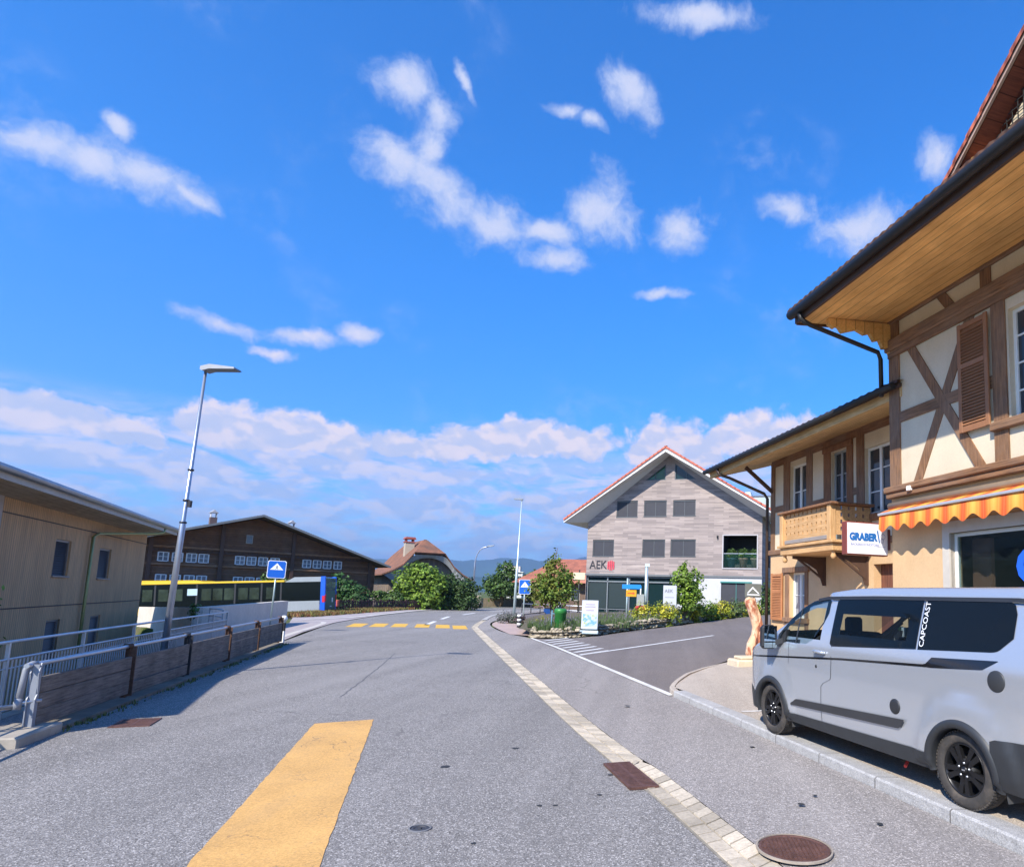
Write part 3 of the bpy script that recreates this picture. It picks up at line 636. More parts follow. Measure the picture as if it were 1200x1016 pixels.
f = MB(); f.box(0, .3, -.03, .25, 4.22, wz); f.build('post', TIMB, mh)
for a_ in (2.54, 4.0, 5.9, 7.55): q = MB(); q.box(a_, a_+.27, -.03, .1, 4.22, 6.95); q.build('post', TIMB, mh)
q = MB(); q.cbox(-.06, 9.5, -.10, .12, 6.93, 7.16, .02); q.box(0, 9.5, -.055, .1, 6.80, 6.93); q.build('beam', TIMBX, mh)
q = MB(); q.cbox(-.08, 9.5, -.14, .12, 4.12, 4.24, .02); q.cbox(-.05, 9.5, -.10, .12, 4.02, 4.12, .015); q.build('beam', TIMBX, mh)
for a0_, a1_ in ((.30, 2.54), (4.27, 5.9), (7.82, 9.4)): q = MB(); q.box(a0_, a1_, -.025, .1, 5.46, 5.66); q.build('rail', TIMBX, mh)
for (a0_, z0_), (a1_, z1_), y_ in (((.62, 6.84), (2.25, 4.24), -.026), ((2.1, 6.84), (.75, 4.24), -.018), ((4.5, 6.84), (5.8, 4.24), -.026), ((5.7, 6.84), (4.5, 4.24), -.018)):
    q = MB(); d = Vector((a1_-a0_, 0, z1_-z0_)).normalized(); s_ = Vector((d.z, 0, -d.x))*.115
    q.prism([(a0_-s_.x*1.1, z0_-s_.z*0), (a0_+s_.x*1.1, z0_), (a1_+s_.x*1.1, z1_), (a1_-s_.x*1.1, z1_)], 'Y', y_, .08); q.build('brace', TIMB, mh)
for a0_, a1_ in ((1.35, 1.68), (2.45, 2.45), (3.5, 3.5), (4.6, 4.3), (5.6, 5.6)):
    q = MB(); q.prism([(a0_-.11, wz), (a0_+.11, wz), (a1_+.11, 7.16), (a1_-.11, 7.16)], 'Y', -.025, .08); q.build('stud', TIMB, mh)
q = MB(); q.cbox(0, 9.5, -.07, .1, wz-.14, wz-.0, .015); q.build('beam', TIMBX, mh)
for a_ in (2.81, 6.36): q = MB(); q.cbox(a_-.3, a_+1.45, -.10, .1, 4.74, 4.88, .015); q.build('window_sill', TIMBX, mh)
def window(par, a0, a1, z0, z1, y=.1, cols=2, bars=2, fr=WFR, gl=GLASS, fw_=.06, sill=None):
    f = MB(); f.box(a0, a0+fw_, y, y+.06, z0, z1); f.box(a1-fw_, a1, y, y+.06, z0, z1); f.box(a0+fw_, a1-fw_, y, y+.06, z0, z0+fw_); f.box(a0+fw_, a1-fw_, y, y+.06, z1-fw_, z1)
    for c in range(1, cols): x = a0+(a1-a0)*c/cols; f.box(x-fw_*.7, x+fw_*.7, y-.01, y+.055, z0+fw_, z1-fw_)
    for b in range(1, bars+1):
        z = z0+(z1-z0)*b/(bars+1); f.box(a0+fw_, a1-fw_, y+.012, y+.05, z-.014, z+.014)
    w = f.build('window', fr, par); g_ = MB(); g_.box(a0+fw_, a1-fw_, y+.03, y+.04, z0+fw_, z1-fw_); g_.build('pane', gl, w); return w
for a0_, a1_, z0_, z1_ in wins: window(mh, a0_, a1_, z0_, z1_, .1, 2, 3)
def shutter(par, a0, a1, z0, z1, y, mat, n=26, swing=0.):
    f = MB(); fr_ = .075
    f.cbox(a0, a0+fr_, y-.04, y, z0, z1, .006); f.cbox(a1-fr_, a1, y-.04, y, z0, z1, .006)
    for zz in (z0, z1-fr_*1.3, (z0*.42+z1*.58)): f.box(a0+fr_, a1-fr_, y-.037, y-.004, zz, zz+fr_*(1.3 if zz != z0 else 1.6)*.8)
    for i in range(n):
        z = z0+.12+(z1-z0-.24)*(i+.5)/n; h = (z1-z0-.24)/n
        f.add([(a0+fr_, y-.036, z-h*.42), (a1-fr_, y-.036, z-h*.42), (a1-fr_, y-.006, z+h*.35), (a0+fr_, y-.006, z+h*.35), (a0+fr_, y-.036, z-h*.62), (a1-fr_, y-.036, z-h*.62)], [(0, 1, 2, 3), (4, 5, 1, 0)])
    f.box(a0+fr_, a1-fr_, y-.004, y-.001, z0+.1, z1-.1)
    o = f.build('shutter', mat, par)
    if swing: o.location = (a1, y, 0)
    return o
shutter(mh, 1.88, 2.52, 4.86, 6.72, -.06, SHUT, 30); shutter(mh, 4.30, 4.92, 4.86, 6.72, -.06, SHUT, 30); shutter(mh, 5.42, 6.02, 4.86, 6.72, -.06, SHUT, 30)
# eaves, gutter, roof
EO = 1.9; ze = 7.36; ea = -.25
q = MB(); q.add([(ea, -EO, ze), (9.6, -EO, ze), (9.6, .1, 7.55), (ea, .1, 7.55), (ea, -EO, ze+.04), (9.6, -EO, ze+.04), (9.6, .1, 7.6), (ea, .1, 7.6)], [(0, 1, 2, 3), (0, 3, 7, 4), (4, 5, 6, 7)]); q.build('soffit', SOFFIT, mh)
q = MB(); q.box(ea-.03, 9.6, -EO-.05, -EO, ze-.03, ze+.16); q.beam((ea-.02, -EO-.02, ze+.06), (ea-.02, .2, 7.62), .05, .2); q.build('fascia', DKBROWN, mh)
q = MB(); q.tube([(ea-.08, -EO-.13, ze+.14), (9.6, -EO-.13, ze+.14)], .085, 12); q.build('gutter', GUT, mh)
rf = MB(); prof = [(-EO-.16, ze+.19), (-EO+.6, ze+.42), (.6, 8.55), (4.6, 11.9), (9.2, 8.2), (10.6, 7.5)]
n_ = 52
for i in range(len(prof)-1):
    (y0, z0), (y1, z1) = prof[i], prof[i+1]
    rows = max(1, int(math.hypot(y1-y0, z1-z0)/.34))
    for k in range(rows):
        t0, t1 = k/rows, (k+1)/rows; ya, yb = y0+(y1-y0)*t0, y0+(y1-y0)*t1; za, zb = z0+(z1-z0)*t0, z0+(z1-z0)*t1
        if i > 2: rf.add([(ea-.08, ya, za), (9.7, ya, za), (9.7, yb, zb), (ea-.08, yb, zb)], [(0, 1, 2, 3)]); continue
        for m_ in range(n_):
            xa = ea-.08+(9.78*m_)/n_; xb = xa+9.78/n_
            rf.add([(xa, ya-.03, za+.035), (xa*.5+xb*.5, ya-.03, za+.06), (xb, ya-.03, za+.035), (xb, yb, zb+.012), (xa*.5+xb*.5, yb, zb+.02), (xa, yb, zb+.012), (xa, ya-.03, za), (xb, ya-.03, za)], [(0, 1, 4, 5), (1, 2, 3, 4), (6, 7, 2, 1, 0)])
rf.prism([(p[0], p[1]-.03) for p in prof]+[(p[0], p[1]-.13) for p in prof[::-1]], 'X', ea-.06, 9.65); rf.build('roof', TILE, mh)
q = MB(); q.prism([(.02, wz), (9, wz), (9, 8.1), (4.6, 11.6), (.6, 8.3)], 'X', .03, 9.4); q.build('gable_wall', CREAM, mh)
# carved bracket under the corner of the eaves
q = MB(); pr = [(0, 7.5), (-1.42, 7.40), (-1.42, 7.28), (-1.3, 7.22), (-1.22, 7.28), (-1.12, 7.16), (-.95, 7.22), (-.8, 7.27), (-.62, 7.20), (-.5, 7.24), (-.4, 7.10), (-.28, 7.14), (-.2, 6.98), (-.1, 7.0), (0, 6.80)]
q.prism(pr, 'X', -.02, .07); q.build('bracket', SOFFIT, mh)
q = MB(); q.prism([(y, z) for y, z in pr], 'X', 5.0, 5.09); q.build('bracket', SOFFIT, mh)
q = MB(); q.tube([(ea+.25, -EO-.12, ze+.08), (ea+.27, -EO-.1, ze-.06), (ea+.3, -EO+.1, ze-.16), (-.02, -.26, 6.92), (-.06, -.17, 6.80), (-.06, -.16, 6.05)], .045, 10); q.build('downpipe', GUT, mh)
# ground floor: shop window, door
q = MB(); a0_, a1_, z0_, z1_ = shop; fz = .12
q.box(a0_-.16, a0_, -.035, .1, z0_, z1_+.2); q.box(a1_, a1_+.16, -.035, .1, z0_, z1_+.2); q.box(a0_, a1_, -.035, .1, z1_, z1_+.2)
w = q.build('shop_window', plain('stone_surround', (.55, .50, .43), .85, var=.06), mh)
q = MB(); q.box(a0_, a0_+.06, .08, .14, z0_, z1_); q.box(a1_-.06, a1_, .08, .14, z0_, z1_); q.box(a0_+.06, a1_-.06, .08, .14, z1_-.06, z1_); q.box(a0_+.06, a1_-.06, .08, .14, z0_, z0_+.06); q.box(3.5, 3.56, .08, .14, z0_, z1_); q.build('frame', WFR, w)
SHG = glassm('shop_glass', (.02, .03, .03), .02, .8)
q = MB(); q.box(a0_+.06, a1_-.06, .10, .11, z0_+.06, z1_-.06); q.build('pane', SHG, w)
q = MB(); q.k = 0; q.box(1.3, 5.8, 2.4, 2.5, .2, 3.6); q.box(1.3, 5.8, .3, 2.5, 3.25, 3.3); q.box(1.3, 5.8, .3, 2.5, .1, .2); q.box(1.2, 1.3, .3, 2.5, .2, 3.3); q.build('shop_interior', plain('interior', (.13, .085, .06), .8, var=.2), mh)
q = MB(); q.box(1.62, 2.02, .35, .42, 1.0, 3.15); q.build('pillar', plain('interior_wood', (.30, .14, .09), .6), mh)
for i in range(9): 
    q = MB(); x = 2.3+i*.33; q.lathe([(.001, 0), (.07, 0), (.09, .12), (.05, .22), (.03, .3), (.001, .3)], 10, (x, 1.3, 2.5+.02*(i % 3))); 
    if i < 6: q.build('jar', plain('jar', (.30, .34, .33), .3), mh)
q = MB(); q.box(2.2, 5.4, 1.1, 1.5, 2.42, 2.49); q.build('shelf', plain('shelf', (.05, .045, .04), .6), mh)
q = MB(); q.lathe([(.001, 0), (.10, .02), (.02, .55), (.001, .56)], 12, (2.42, .9, 2.35)); q.build('lamp_cone', plain('pale_lamp', (.6, .6, .56), .5), mh)
BLUEL = plain('blue_letter', (.02, .13, .72), .4, var=0)
q = text_mb('G', .72, .012, 3.02, 2.62, .085, bold=.022); q.build('window_letter', BLUEL, mh)
q = MB(); q.box(6.5, 7.6, .1, .16, .2, 3.0); q.build('door', BROWN, mh)
q = MB(); q.cbox(1.28, 1.40, -.12, -.10+.0, 4.0, 4.02); q = MB(); q.cbox(.62, .72, -.17, -.10, 4.08, 4.17, .01); q.build('junction_box', WHITEP, mh)
# awning: rolled in, striped valance with scalloped hem
aw = M('awning_cloth', (.74, .22, .03), .85); s3 = aw.n('ShaderNodeSeparateXYZ'); aw.l(aw.vec(), s3.inputs[0])
ph = aw.math('FRACT', aw.math('DIVIDE', s3.outputs[0], .40)); tri = aw.math('ABSOLUTE', aw.math('SUBTRACT', ph, .5))
aw.mix(aw.mr(tri, .28, .42), (.80, .36, .06)); aw.mix(aw.mr(tri, .22, .04), (.58, .065, .015)); ph2 = aw.math('FRACT', aw.math('DIVIDE', s3.outputs[0], .1)); aw.mix(aw.mr(aw.math('ABSOLUTE', aw.math('SUBTRACT', ph2, .5)), .30, .5, 0, .2), (.86, .50, .14)); AW = aw.done()
t = thing('awning', 'orange and yellow striped awning with scalloped hem above the shop window', 'awning', (*MO, 0), rotz_of(*MU))
q = MB(); nx_ = 300; x0_, x1_ = .08, 7.2; vs = []
for i in range(nx_+1):
    x = x0_+(x1_-x0_)*i/nx_; zz = 3.405-.052*math.cos(2*math.pi*((x-.2)/.40)); yy = -.36-.012*math.sin(x*9); vs += [(x, -.04, 3.84), (x, -.345, 3.72), (x, yy, zz)]
q.add(vs, [(i*3+k, i*3+k+1, i*3+k+4, i*3+k+3) for i in range(nx_) for k in range(2)], True); q.build('cloth', AW, t)
q = MB(); q.cbox(x0_-.02, x1_+.02, -.38, -.335, 3.665, 3.715, .01); q.build('front_bar', plain('awning_bar', (.62, .60, .58), .4, .5), t)
q = MB(); q.tube([(x0_, -.1, 3.86), (x1_, -.1, 3.86)], .07, 10)
for x in (.3, 2.7, 5.1, 7.0): q.beam((x, -.02, 3.62), (x, -.34, 3.69), .03, .04)
q.build('roller', plain('awning_bar2', (.42, .30, .18), .5, .4), t)
# dormer
dm = []
dc, dz = 4.62, 9.15
q = MB(); hw = 2.45; sl = .86; zr = dz+(hw)*sl
q.prism([(dc-hw+.08, 8.2), (dc+hw-.08, 8.2), (dc+hw-.08, dz+.0), (dc, zr-.12), (dc-hw+.08, dz+.0)], 'Y', .12, 4.5); q.build('dormer_wall', plaster('dormer_plaster', (.72, .60, .42)), mh)
for sg in (-1, 1):
    q = MB(); xe, xr = dc+sg*(hw+.30), dc
    ze_, zr_ = dz-.1, zr+.05
    q.add([(xe, -.25, ze_), (xr, -.25, zr_), (xr, 4.6, zr_), (xe, 4.6, ze_), (xe, -.25, ze_+.06), (xr, -.25, zr_+.06), (xr, 4.6, zr_+.06), (xe, 4.6, ze_+.06)], [(0, 1, 2, 3), (4, 5, 6, 7), (0, 1, 5, 4), (0, 3, 7, 4)])
    q.build('dormer_soffit', wood('dormer_boards', (.22, .07, .045), (.12, .04, .03), 'Y', ('X', .28)), mh)
    q = MB(); m_ = 9
    for i in range(m_):
        t0, t1 = i/m_, (i+1)/m_+.02; xa, xb = xe+(xr-xe)*t0, xe+(xr-xe)*t1; za, zb = ze_+(zr_-ze_)*t0, ze_+(zr_-ze_)*t1
        q.add([(xa, -.36, za+.16), (xb, -.36, zb+.12), (xb, 4.6, zb+.12), (xa, 4.6, za+.16), (xa, -.36, za+.05), (xb, -.36, zb+.03), (xa, 4.6, za+.05)], [(0, 1, 2, 3), (4, 5, 1, 0), (4, 0, 3, 6)])
    q.build('dormer_roof', TILER, mh)
    q = MB(); q.beam((xe, -.30, ze_+.03), (xr, -.30, zr_+.03), .05, .07); q.build('bargeboard', plain('pale_edge', (.42, .30, .25), .7), mh)
    q = MB(); q.tube([(xe+sg*.07, -.4, ze_+.03), (xe+sg*.07, 4.6, ze_+.03)], .07, 8); q.build('gutter', GUT, mh)
q = MB(); q.prism([(dc-hw+.0, 8.75), (dc-hw+.25, 8.75), (dc-hw+.5, 9.35), (dc-hw+.25, 9.4)], 'Y', -.2, .4); q.build('dormer_bracket', SOFFIT, mh)
q = MB(); x0_, x1_ = dc-hw+.1, dc+hw-.1
for i in range(int((x1_-x0_)/.11)):
    x = x0_+i*.11; zt = dz+(hw-abs(x-dc))*sl-.02; q.box(x-.006, x+.006, .04, .05, 8.3, zt)
for k in range(30):
    z = 8.3+k*.11; hwz = min(hw-.1, hw-(z-dz)/sl) if z > dz else hw-.1
    if hwz > .1: q.box(dc-hwz, dc+hwz, .035, .045, z-.006, z+.006)
q.build('bird_net', plain('net', (.02, .02, .02), .8, var=0), mh)

# ================================================================== ANNEX
AO = (5.76, 12.77)
an = thing('bakery_annex', 'lower half-timbered wing with lattice balcony and wide plank eaves behind the van', 'house', (*AO, 0), rotz_of(*MU))
hol = [(-6.62, -5.70, 4.42, 6.0), (-4.44, -3.72, 3.5, 5.98), (-2.95, -1.95, 4.14, 5.78)]
f = MB(); f.wall(-7.8, .3, 3.5, 6.45, hol, 0, .18); f.box(-7.8, -7.78, .002, 8, 3.5, 6.45); f.build('upper_wall', CREAM, an)
gh = [(-6.60, -5.75, 1.55, 2.84), (-2.62, -1.4, .3, 2.94)]
f = MB(); f.wall(-7.8, .3, -.2, 3.5, gh, -.03, .22); f.box(-7.8, -7.78, .002, 8, -.2, 3.5); f.build('ground_floor_wall', OCHRE, an)
for a0_, a1_ in ((-7.82, -7.58), (-7.02, -6.64), (-5.68, -5.38), (-4.78, -4.46), (-3.70, -3.44), (-3.28, -2.97), (-1.93, -1.6)):
    q = MB(); q.box(a0_, a1_, -.03, .08, 3.55, 6.3); q.build('post', TIMB if a0_ not in (-4.78, -3.70) else BROWN, an)
for a0_, a1_, z0_, z1_ in ((-7.58, -7.02, 4.72, 4.9), (-5.38, -4.78, 4.62, 4.8), (-3.44, -3.28, 4.7, 4.88), (-7.8, .3, 6.15, 6.4)):
    q = MB(); q.box(a0_, a1_, -.026, .08, z0_, z1_); q.build('rail', TIMBX, an)
q = MB(); q.cbox(-7.9, .3, -.09, .08, 3.40, 3.56, .02); q.build('beam', TIMBX, an)
for a0_, a1_, z0_, z1_ in ((-7.0, -5.4, 4.26, 4.42), (-3.25, -1.65, 3.98, 4.14), (-4.78, -3.44, 6.0, 6.14)):
    q = MB(); q.cbox(a0_, a1_, -.08, .08, z0_, z1_, .01); q.build('window_sill', BROWN, an)
window(an, *hol[0], y=.09, bars=1); window(an, *hol[2], y=.09, bars=2)
q = MB(); a0_, a1_, z0_, z1_ = hol[1]
w = window(an, a0_, a1_, z0_, z1_, .10, 2, 3, plain('grey_frame', (.30, .33, .34), .5))
window(an, *gh[0], y=.10, bars=1, gl=GLASSC)
q = MB(); q.cbox(-6.95, -5.48, -.10, .05, 2.84, 3.0, .01); q.cbox(-6.86, -6.62, -.06, .05, .9, 2.84, .01); q.cbox(-5.73, -5.55, -.06, .05, .9, 2.84, .01); q.cbox(-6.9, -5.5, -.12, .05, 1.42, 1.55, .01); q.build('window_surround', TIMB, an)
q = MB(); q.box(-2.62, -1.4, .18, .25, .3, 2.94); q.build('door', wood('door_wood', (.20, .08, .05), (.11, .045, .03), 'Z'), an)
shutter(an, -7.62, -6.92, 1.45, 2.84, -.08, SHUT2, 24)
# eaves of the annex
q = MB(); q.add([(-9.25, -1.5, 6.0), (.35, -1.5, 6.0), (.35, .05, 6.38), (-9.25, .05, 6.38), (-9.25, 4, 7.6), (-9.25, -1.5, 6.06), (.35, -1.5, 6.06), (-7.8, .05, 6.38), (-7.8, 4, 7.6)], [(0, 1, 2, 3), (3, 7, 8, 4)]); q.build('soffit', SOFFY, an)
q = MB(); q.beam((-9.27, -1.5, 6.08), (.35, -1.5, 6.08), .05, .24); q.beam((-9.27, -1.48, 6.08), (-9.27, 4.2, 7.75), .05, .24); q.build('fascia', SOFFY, an)
rf = MB()
for k in range(20):
    t0, t1 = k/20, (k+1)/20; ya, yb = -1.62+6.2*t0, -1.62+6.2*t1; za, zb = 6.22+1.85*t0, 6.22+1.85*t1
    for m_ in range(38):
        xa = -9.4+9.8*m_/38; xb = xa+9.8/38
        rf.add([(xa, ya-.03, za+.03), (xa*.5+xb*.5, ya-.03, za+.055), (xb, ya-.03, za+.03), (xb, yb, zb+.01), (xa*.5+xb*.5, yb, zb+.018), (xa, yb, zb+.01), (xa, ya-.03, za-.02), (xb, ya-.03, za-.02)], [(0, 1, 4, 5), (1, 2, 3, 4), (6, 7, 2, 1, 0)])
rf.prism([(-1.6, 6.2), (4.6, 8.05), (10.5, 6.2), (10.5, 6.1), (4.6, 7.9), (-1.6, 6.12)], 'X', -9.38, .35); rf.build('roof', TILE, an)
q = MB(); q.prism([(.03, 6.3), (8, 6.3), (4.6, 7.9)], 'X', -7.78, .2); q.build('gable_wall', CREAM, an)
q = MB(); q.tube([(-9.4, -1.68, 6.16), (.3, -1.68, 6.16)], .07, 10); q.build('gutter', GUT, an)
q = MB(); q.beam((-7.74, -.02, 5.4), (-7.74, -.95, 6.1), .09, .1); q.build('strut', DKBROWN, an)
q = MB(); q.tube([(-8.35, -1.66, 6.12), (-8.33, -1.6, 5.92), (-8.2, -1.3, 5.82), (-7.95, -.2, 5.36), (-7.92, -.1, 5.2), (-7.92, -.1, .2)], .05, 10); q.build('downpipe', PIPEB, an)
# balcony
bal = MB(); bal.cbox(-5.12, -2.62, -1.14, 0, 3.22, 3.40, .01); bal.cbox(-5.2, -2.55, -1.2, 0, 3.40, 3.47, .01); bl = bal.build('balcony', PINE, an)
q = MB(); holes = [(-4.90+i*.212-.028, -4.90+i*.212+.028, 3.70+j*.165, 3.79+j*.165) for i in range(10) for j in range(4)]
q.wall(-5.02, -2.82, 3.60, 4.28, holes, -1.08, .03, thick=.03); q.build('lattice_panel', PINE, bl)
for x in (-5.05, -2.73):
    hs_ = [(i*.2-.03+.2, i*.2+.03+.2, 3.70+j*.165, 3.79+j*.165) for i in range(4) for j in range(4)]
    q = MB(); q.wall(.0, 1.0, 3.60, 4.28, hs_, 0, .03, thick=.03); q.xf(Matrix(((0, -1, 0, x+.03), (-1, 0, 0, -.04), (0, 0, 1, 0), (0, 0, 0, 1)))); q.build('lattice_panel', PINE, bl)
for x in (-5.06, -2.76): q = MB(); q.cbox(x-.08, x+.08, -1.16, -1.0, 3.47, 4.32, .012); q.build('post', PINEZ, bl)
q = MB(); q.cbox(-5.2, -2.58, -1.2, -.98, 4.30, 4.36, .01); q.cbox(-5.2, -4.98, -.98, 0, 4.30, 4.36, .01); q.cbox(-2.82, -2.58, -.98, 0, 4.30, 4.36, .01); q.build('handrail', BROWN, bl)
q = MB(); q.cbox(-4.95, -2.86, -1.11, -1.03, 3.50, 3.60, .01); q.build('bottom_rail', plain('weathered_rail', (.28, .25, .23), .8), bl)
for x in (-4.7, -2.85):
    q = MB(); q.prism([(0, 3.2), (-1.0, 3.2), (-1.0, 3.12), (-.8, 3.1), (-.55, 3.0), (-.3, 2.86), (-.18, 2.62), (-.12, 2.45), (0, 2.45)], 'X', x, x+.02)
    q.beam((x+.01, -.05, 2.45), (x+.01, -.05, 3.2), .07, .07); q.beam((x+.01, -.0, 3.16), (x+.01, -1.0, 3.16), .07, .07, (1, 0, 0)); q.beam((x+.01, -.08, 2.6), (x+.01, -.85, 3.12), .05, .05, (1, 0, 0)); q.build('bracket', DKBROWN, bl)
q = MB(); q.lathe([(.001, 3.02), (.05, 3.04), (.07, 3.10), (.04, 3.17), (.05, 3.22)], 12, (-2.72, -1.05, 0)); q.lathe([(.001, 3.02), (.05, 3.04), (.07, 3.10), (.04, 3.17), (.05, 3.22)], 12, (-5.02, -1.05, 0)); q.build('finial', PINEZ, bl)

# projecting sign on the corner
sg = thing('shop_sign', 'white projecting lightbox sign lettered GRABER in blue at the corner of the bakery', 'sign', (MO[0]-.95*.93+.311*-.12, MO[1]-.311*.93-.9504*-.12, 0), rotz_of(.95, .311))
q = MB(); q.cbox(0, .92, 0, .17, 2.93, 3.56, .012); q.build('case', plain('sign_red', (.20, .045, .03), .5), sg)
q = MB(); q.box(.015, .905, -.006, .0, 2.955, 3.535); q.build('face', plain('sign_white', (.82, .82, .84), .35, var=.02), sg)
SB = plain('sign_blue', (.015, .14, .42), .4, var=0); SL = plain('sign_lilac', (.25, .28, .48), .4, var=0)
text_mb('GRABER', .19, .002, .36, 3.27, -.009, sx=.86, bold=.012).build('lettering', SB, sg)
text_mb('BÄCKEREI·KONDITOREI', .062, .002, .40, 3.13, -.009, sx=.95).build('lettering', SL, sg)
q = MB(); q.prism([(.665, 3.40), (.69, 3.42), (.735, 3.18), (.71, 3.18)], 'Y', -.009, -.006); q.build('emblem', SB, sg)
q = MB()
for cx, cz, r_ in ((.80, 3.30, .055), (.78, 3.22, .04)):
    for k in range(20):
        a0, a1 = k*math.pi/10, (k+1)*math.pi/10; q.add([(cx+r_*math.cos(a0), -.009, cz+r_*math.sin(a0)), (cx+r_*math.cos(a1), -.009, cz+r_*math.sin(a1)), (cx+(r_-.008)*math.cos(a1), -.009, cz+(r_-.008)*math.sin(a1)), (cx+(r_-.008)*math.cos(a0), -.009, cz+(r_-.008)*math.sin(a0))], [(0, 1, 2, 3)])
q.box(.64, .86, -.0085, -.006, 3.100, 3.106); q.build('emblem', SL, sg)
q = MB(); q.box(.92, .96, .05, .12, 3.1, 3.16); q.box(.92, .96, .05, .12, 3.35, 3.41); q.cbox(.925, .97, -.02, .19, 3.05, 3.45, .01); q.build('wall_bracket', plain('sign_red2', (.16, .04, .03), .5), sg)

# ================================================================== BANK BUILDING (gable with shingles)
BU = (.9519, -.3064); BO = (-5.93, 49.5)
bk = thing('bank_building', 'grey shingled gable house with red tiled roof and slate blinds', 'building', (*BO, 0), rotz_of(*BU))
sh = M('weathered_shingles', (.40, .355, .335), .9, spec=.2)
s3 = sh.n('ShaderNodeSeparateXYZ'); sh.l(sh.vec(), s3.inputs[0])
bk_t = sh.n('ShaderNodeTexBrick'); bk_t.offset = .37; bk_t.inputs['Scale'].default_value = 1; bk_t.inputs['Brick Width'].default_value = 1.1; bk_t.inputs['Row Height'].default_value = .13; bk_t.inputs['Mortar Size'].default_value = .006
bk_t.inputs['Color1'].default_value = (.385, .32, .295, 1); bk_t.inputs['Color2'].default_value = (.25, .21, .20, 1); bk_t.inputs['Mortar'].default_value = (.20, .18, .175, 1)
mp_ = sh.n('ShaderNodeMapping'); mp_.inputs['Rotation'].default_value = (R(90), 0, 0); sh.l(sh.tc.outputs['Object'], mp_.inputs[0]); sh.l(mp_.outputs[0], bk_t.inputs[0]); sh.mix(1., bk_t.outputs[0])
sh.mix(sh.mr(sh.noise(1., 4, .6, sh.vec((.35, 1, 3))), .58, .75, 0, .7), (.52, .44, .40)); sh.mix(sh.mr(sh.noise(1.3, 4, .6, sh.vec((.3, 1, 4.), loc=(3, 0, 3))), .55, .72, 0, .6), (.26, .23, .225)); sh.vary(.3, .08)
SHI = sh.done()
SLATE = M('slate_blind', (.034, .035, .046), .6).vary(2, .1); 
w_ = wave(SLATE, SLATE.vec(), 'Z', 4, 0, 1, .8, 1.15); c_ = SLATE.n('ShaderNodeCombineColor'); [SLATE.l(w_, c_.inputs[i]) for i in range(3)]; SLATE.mix(1., c_.outputs[0], 'MULTIPLY'); SLATE = SLATE.done()
BFR = plain('bank_window_frame', (.10, .11, .12), .5, .3)
up_h = [(2.31, 4.01, 7.90, 9.16), (4.51, 6.29, 7.93, 9.14), (6.79, 8.51, 7.95, 9.14), (.47, 2.2, 4.94, 6.2), (4.48, 6.25, 4.95, 6.22), (6.67, 8.58, 4.97, 6.23), (10.63, 13.04, 4.2, 6.5)]
WR = 13.4; zl, zr2, za_ = 7.55, 7.85, 12.5
f = MB(); f.wall(0, WR, 3.62, 7.5, [h for h in up_h if h[2] < 7], 0, .16)
# upper storey: cells under the gable line
f.wall(2.28, 9.6, 7.5, 9.3, [h for h in up_h if h[2] > 7], 0, .16)
def gline(x): return zl+(za_-zl)*x/6.4 if x < 6.4 else za_+(zr2-za_)*(x-6.4)/(WR-6.4)
f.add([(0, 0, 7.5), (2.28, 0, 7.5), (2.28, 0, gline(2.28)), (0, 0, gline(0))], [(0, 1, 2, 3)])
f.add([(9.6, 0, 7.5), (WR, 0, 7.5), (WR, 0, gline(WR)), (9.6, 0, gline(9.6))], [(0, 1, 2, 3)])
# gable triangle around the two triangular windows
T1 = [(4.55, 10.66), (6.15, 10.66), (6.15, 11.85)]; T2 = [(6.85, 10.66), (8.5, 10.66), (6.85, 11.9)]
def poly(mb_, pts, y=0): mb_.add([(x, y, z) for x, z in pts], [list(range(len(pts)))])
poly(f, [(2.28, 9.3), (9.6, 9.3), (9.6, gline(9.6)), ((WR-6.4)*(za_-10.66)/(za_-zr2)+6.4, 10.66), (8.5, 10.66), (6.85, 10.66), (6.15, 10.66), (4.55, 10.66), (6.4*(10.66-zl)/(za_-zl), 10.66)])
poly(f, [(6.4*(10.66-zl)/(za_-zl), 10.66), (4.55, 10.66), (6.15, 11.85), (6.15, gline(6.15))]); poly(f, [(6.15, 10.66), (6.85, 10.66), (6.85, gline(6.85)), (6.4, za_), (6.15, gline(6.15))])
poly(f, [(8.5, 10.66), ((WR-6.4)*(za_-10.66)/(za_-zr2)+6.4, 10.66), (6.85, gline(6.85)), (6.85, 11.9)])
f.build('shingle_wall', SHI, bk)
GREY = plaster('bank_plaster', (.50, .50, .52), .05)
f = MB(); f.wall(7.2, WR, -.6, 3.5, [(10.5, 12.66, 1.3, 3.14)], .02, .12); f.build('base_wall', GREY, bk)
f = MB(); f.wall(0, 14, -.6, 7.8, [(1.5, 4, 4.4, 6.4), (6, 8, 1.6, 3.4)], 0, .1); f.xf(Matrix(((0, -1, 0, WR), (1, 0, 0, 0), (0, 0, 1, 0), (0, 0, 0, 1)))); f.build('side_wall', SHI, bk)
f = MB(); f.box(-.002, .02, .01, 14, -.6, zl); f.box(0, WR, 13.9, 14, -.6, 7.6); f.build('side_wall', SHI, bk)
f = MB(); f.box(-.05, WR+.04, -.06, .05, 3.5, 3.64); f.build('band', plain('band_grey', (.16, .17, .18), .6, .3), bk)
f = MB()
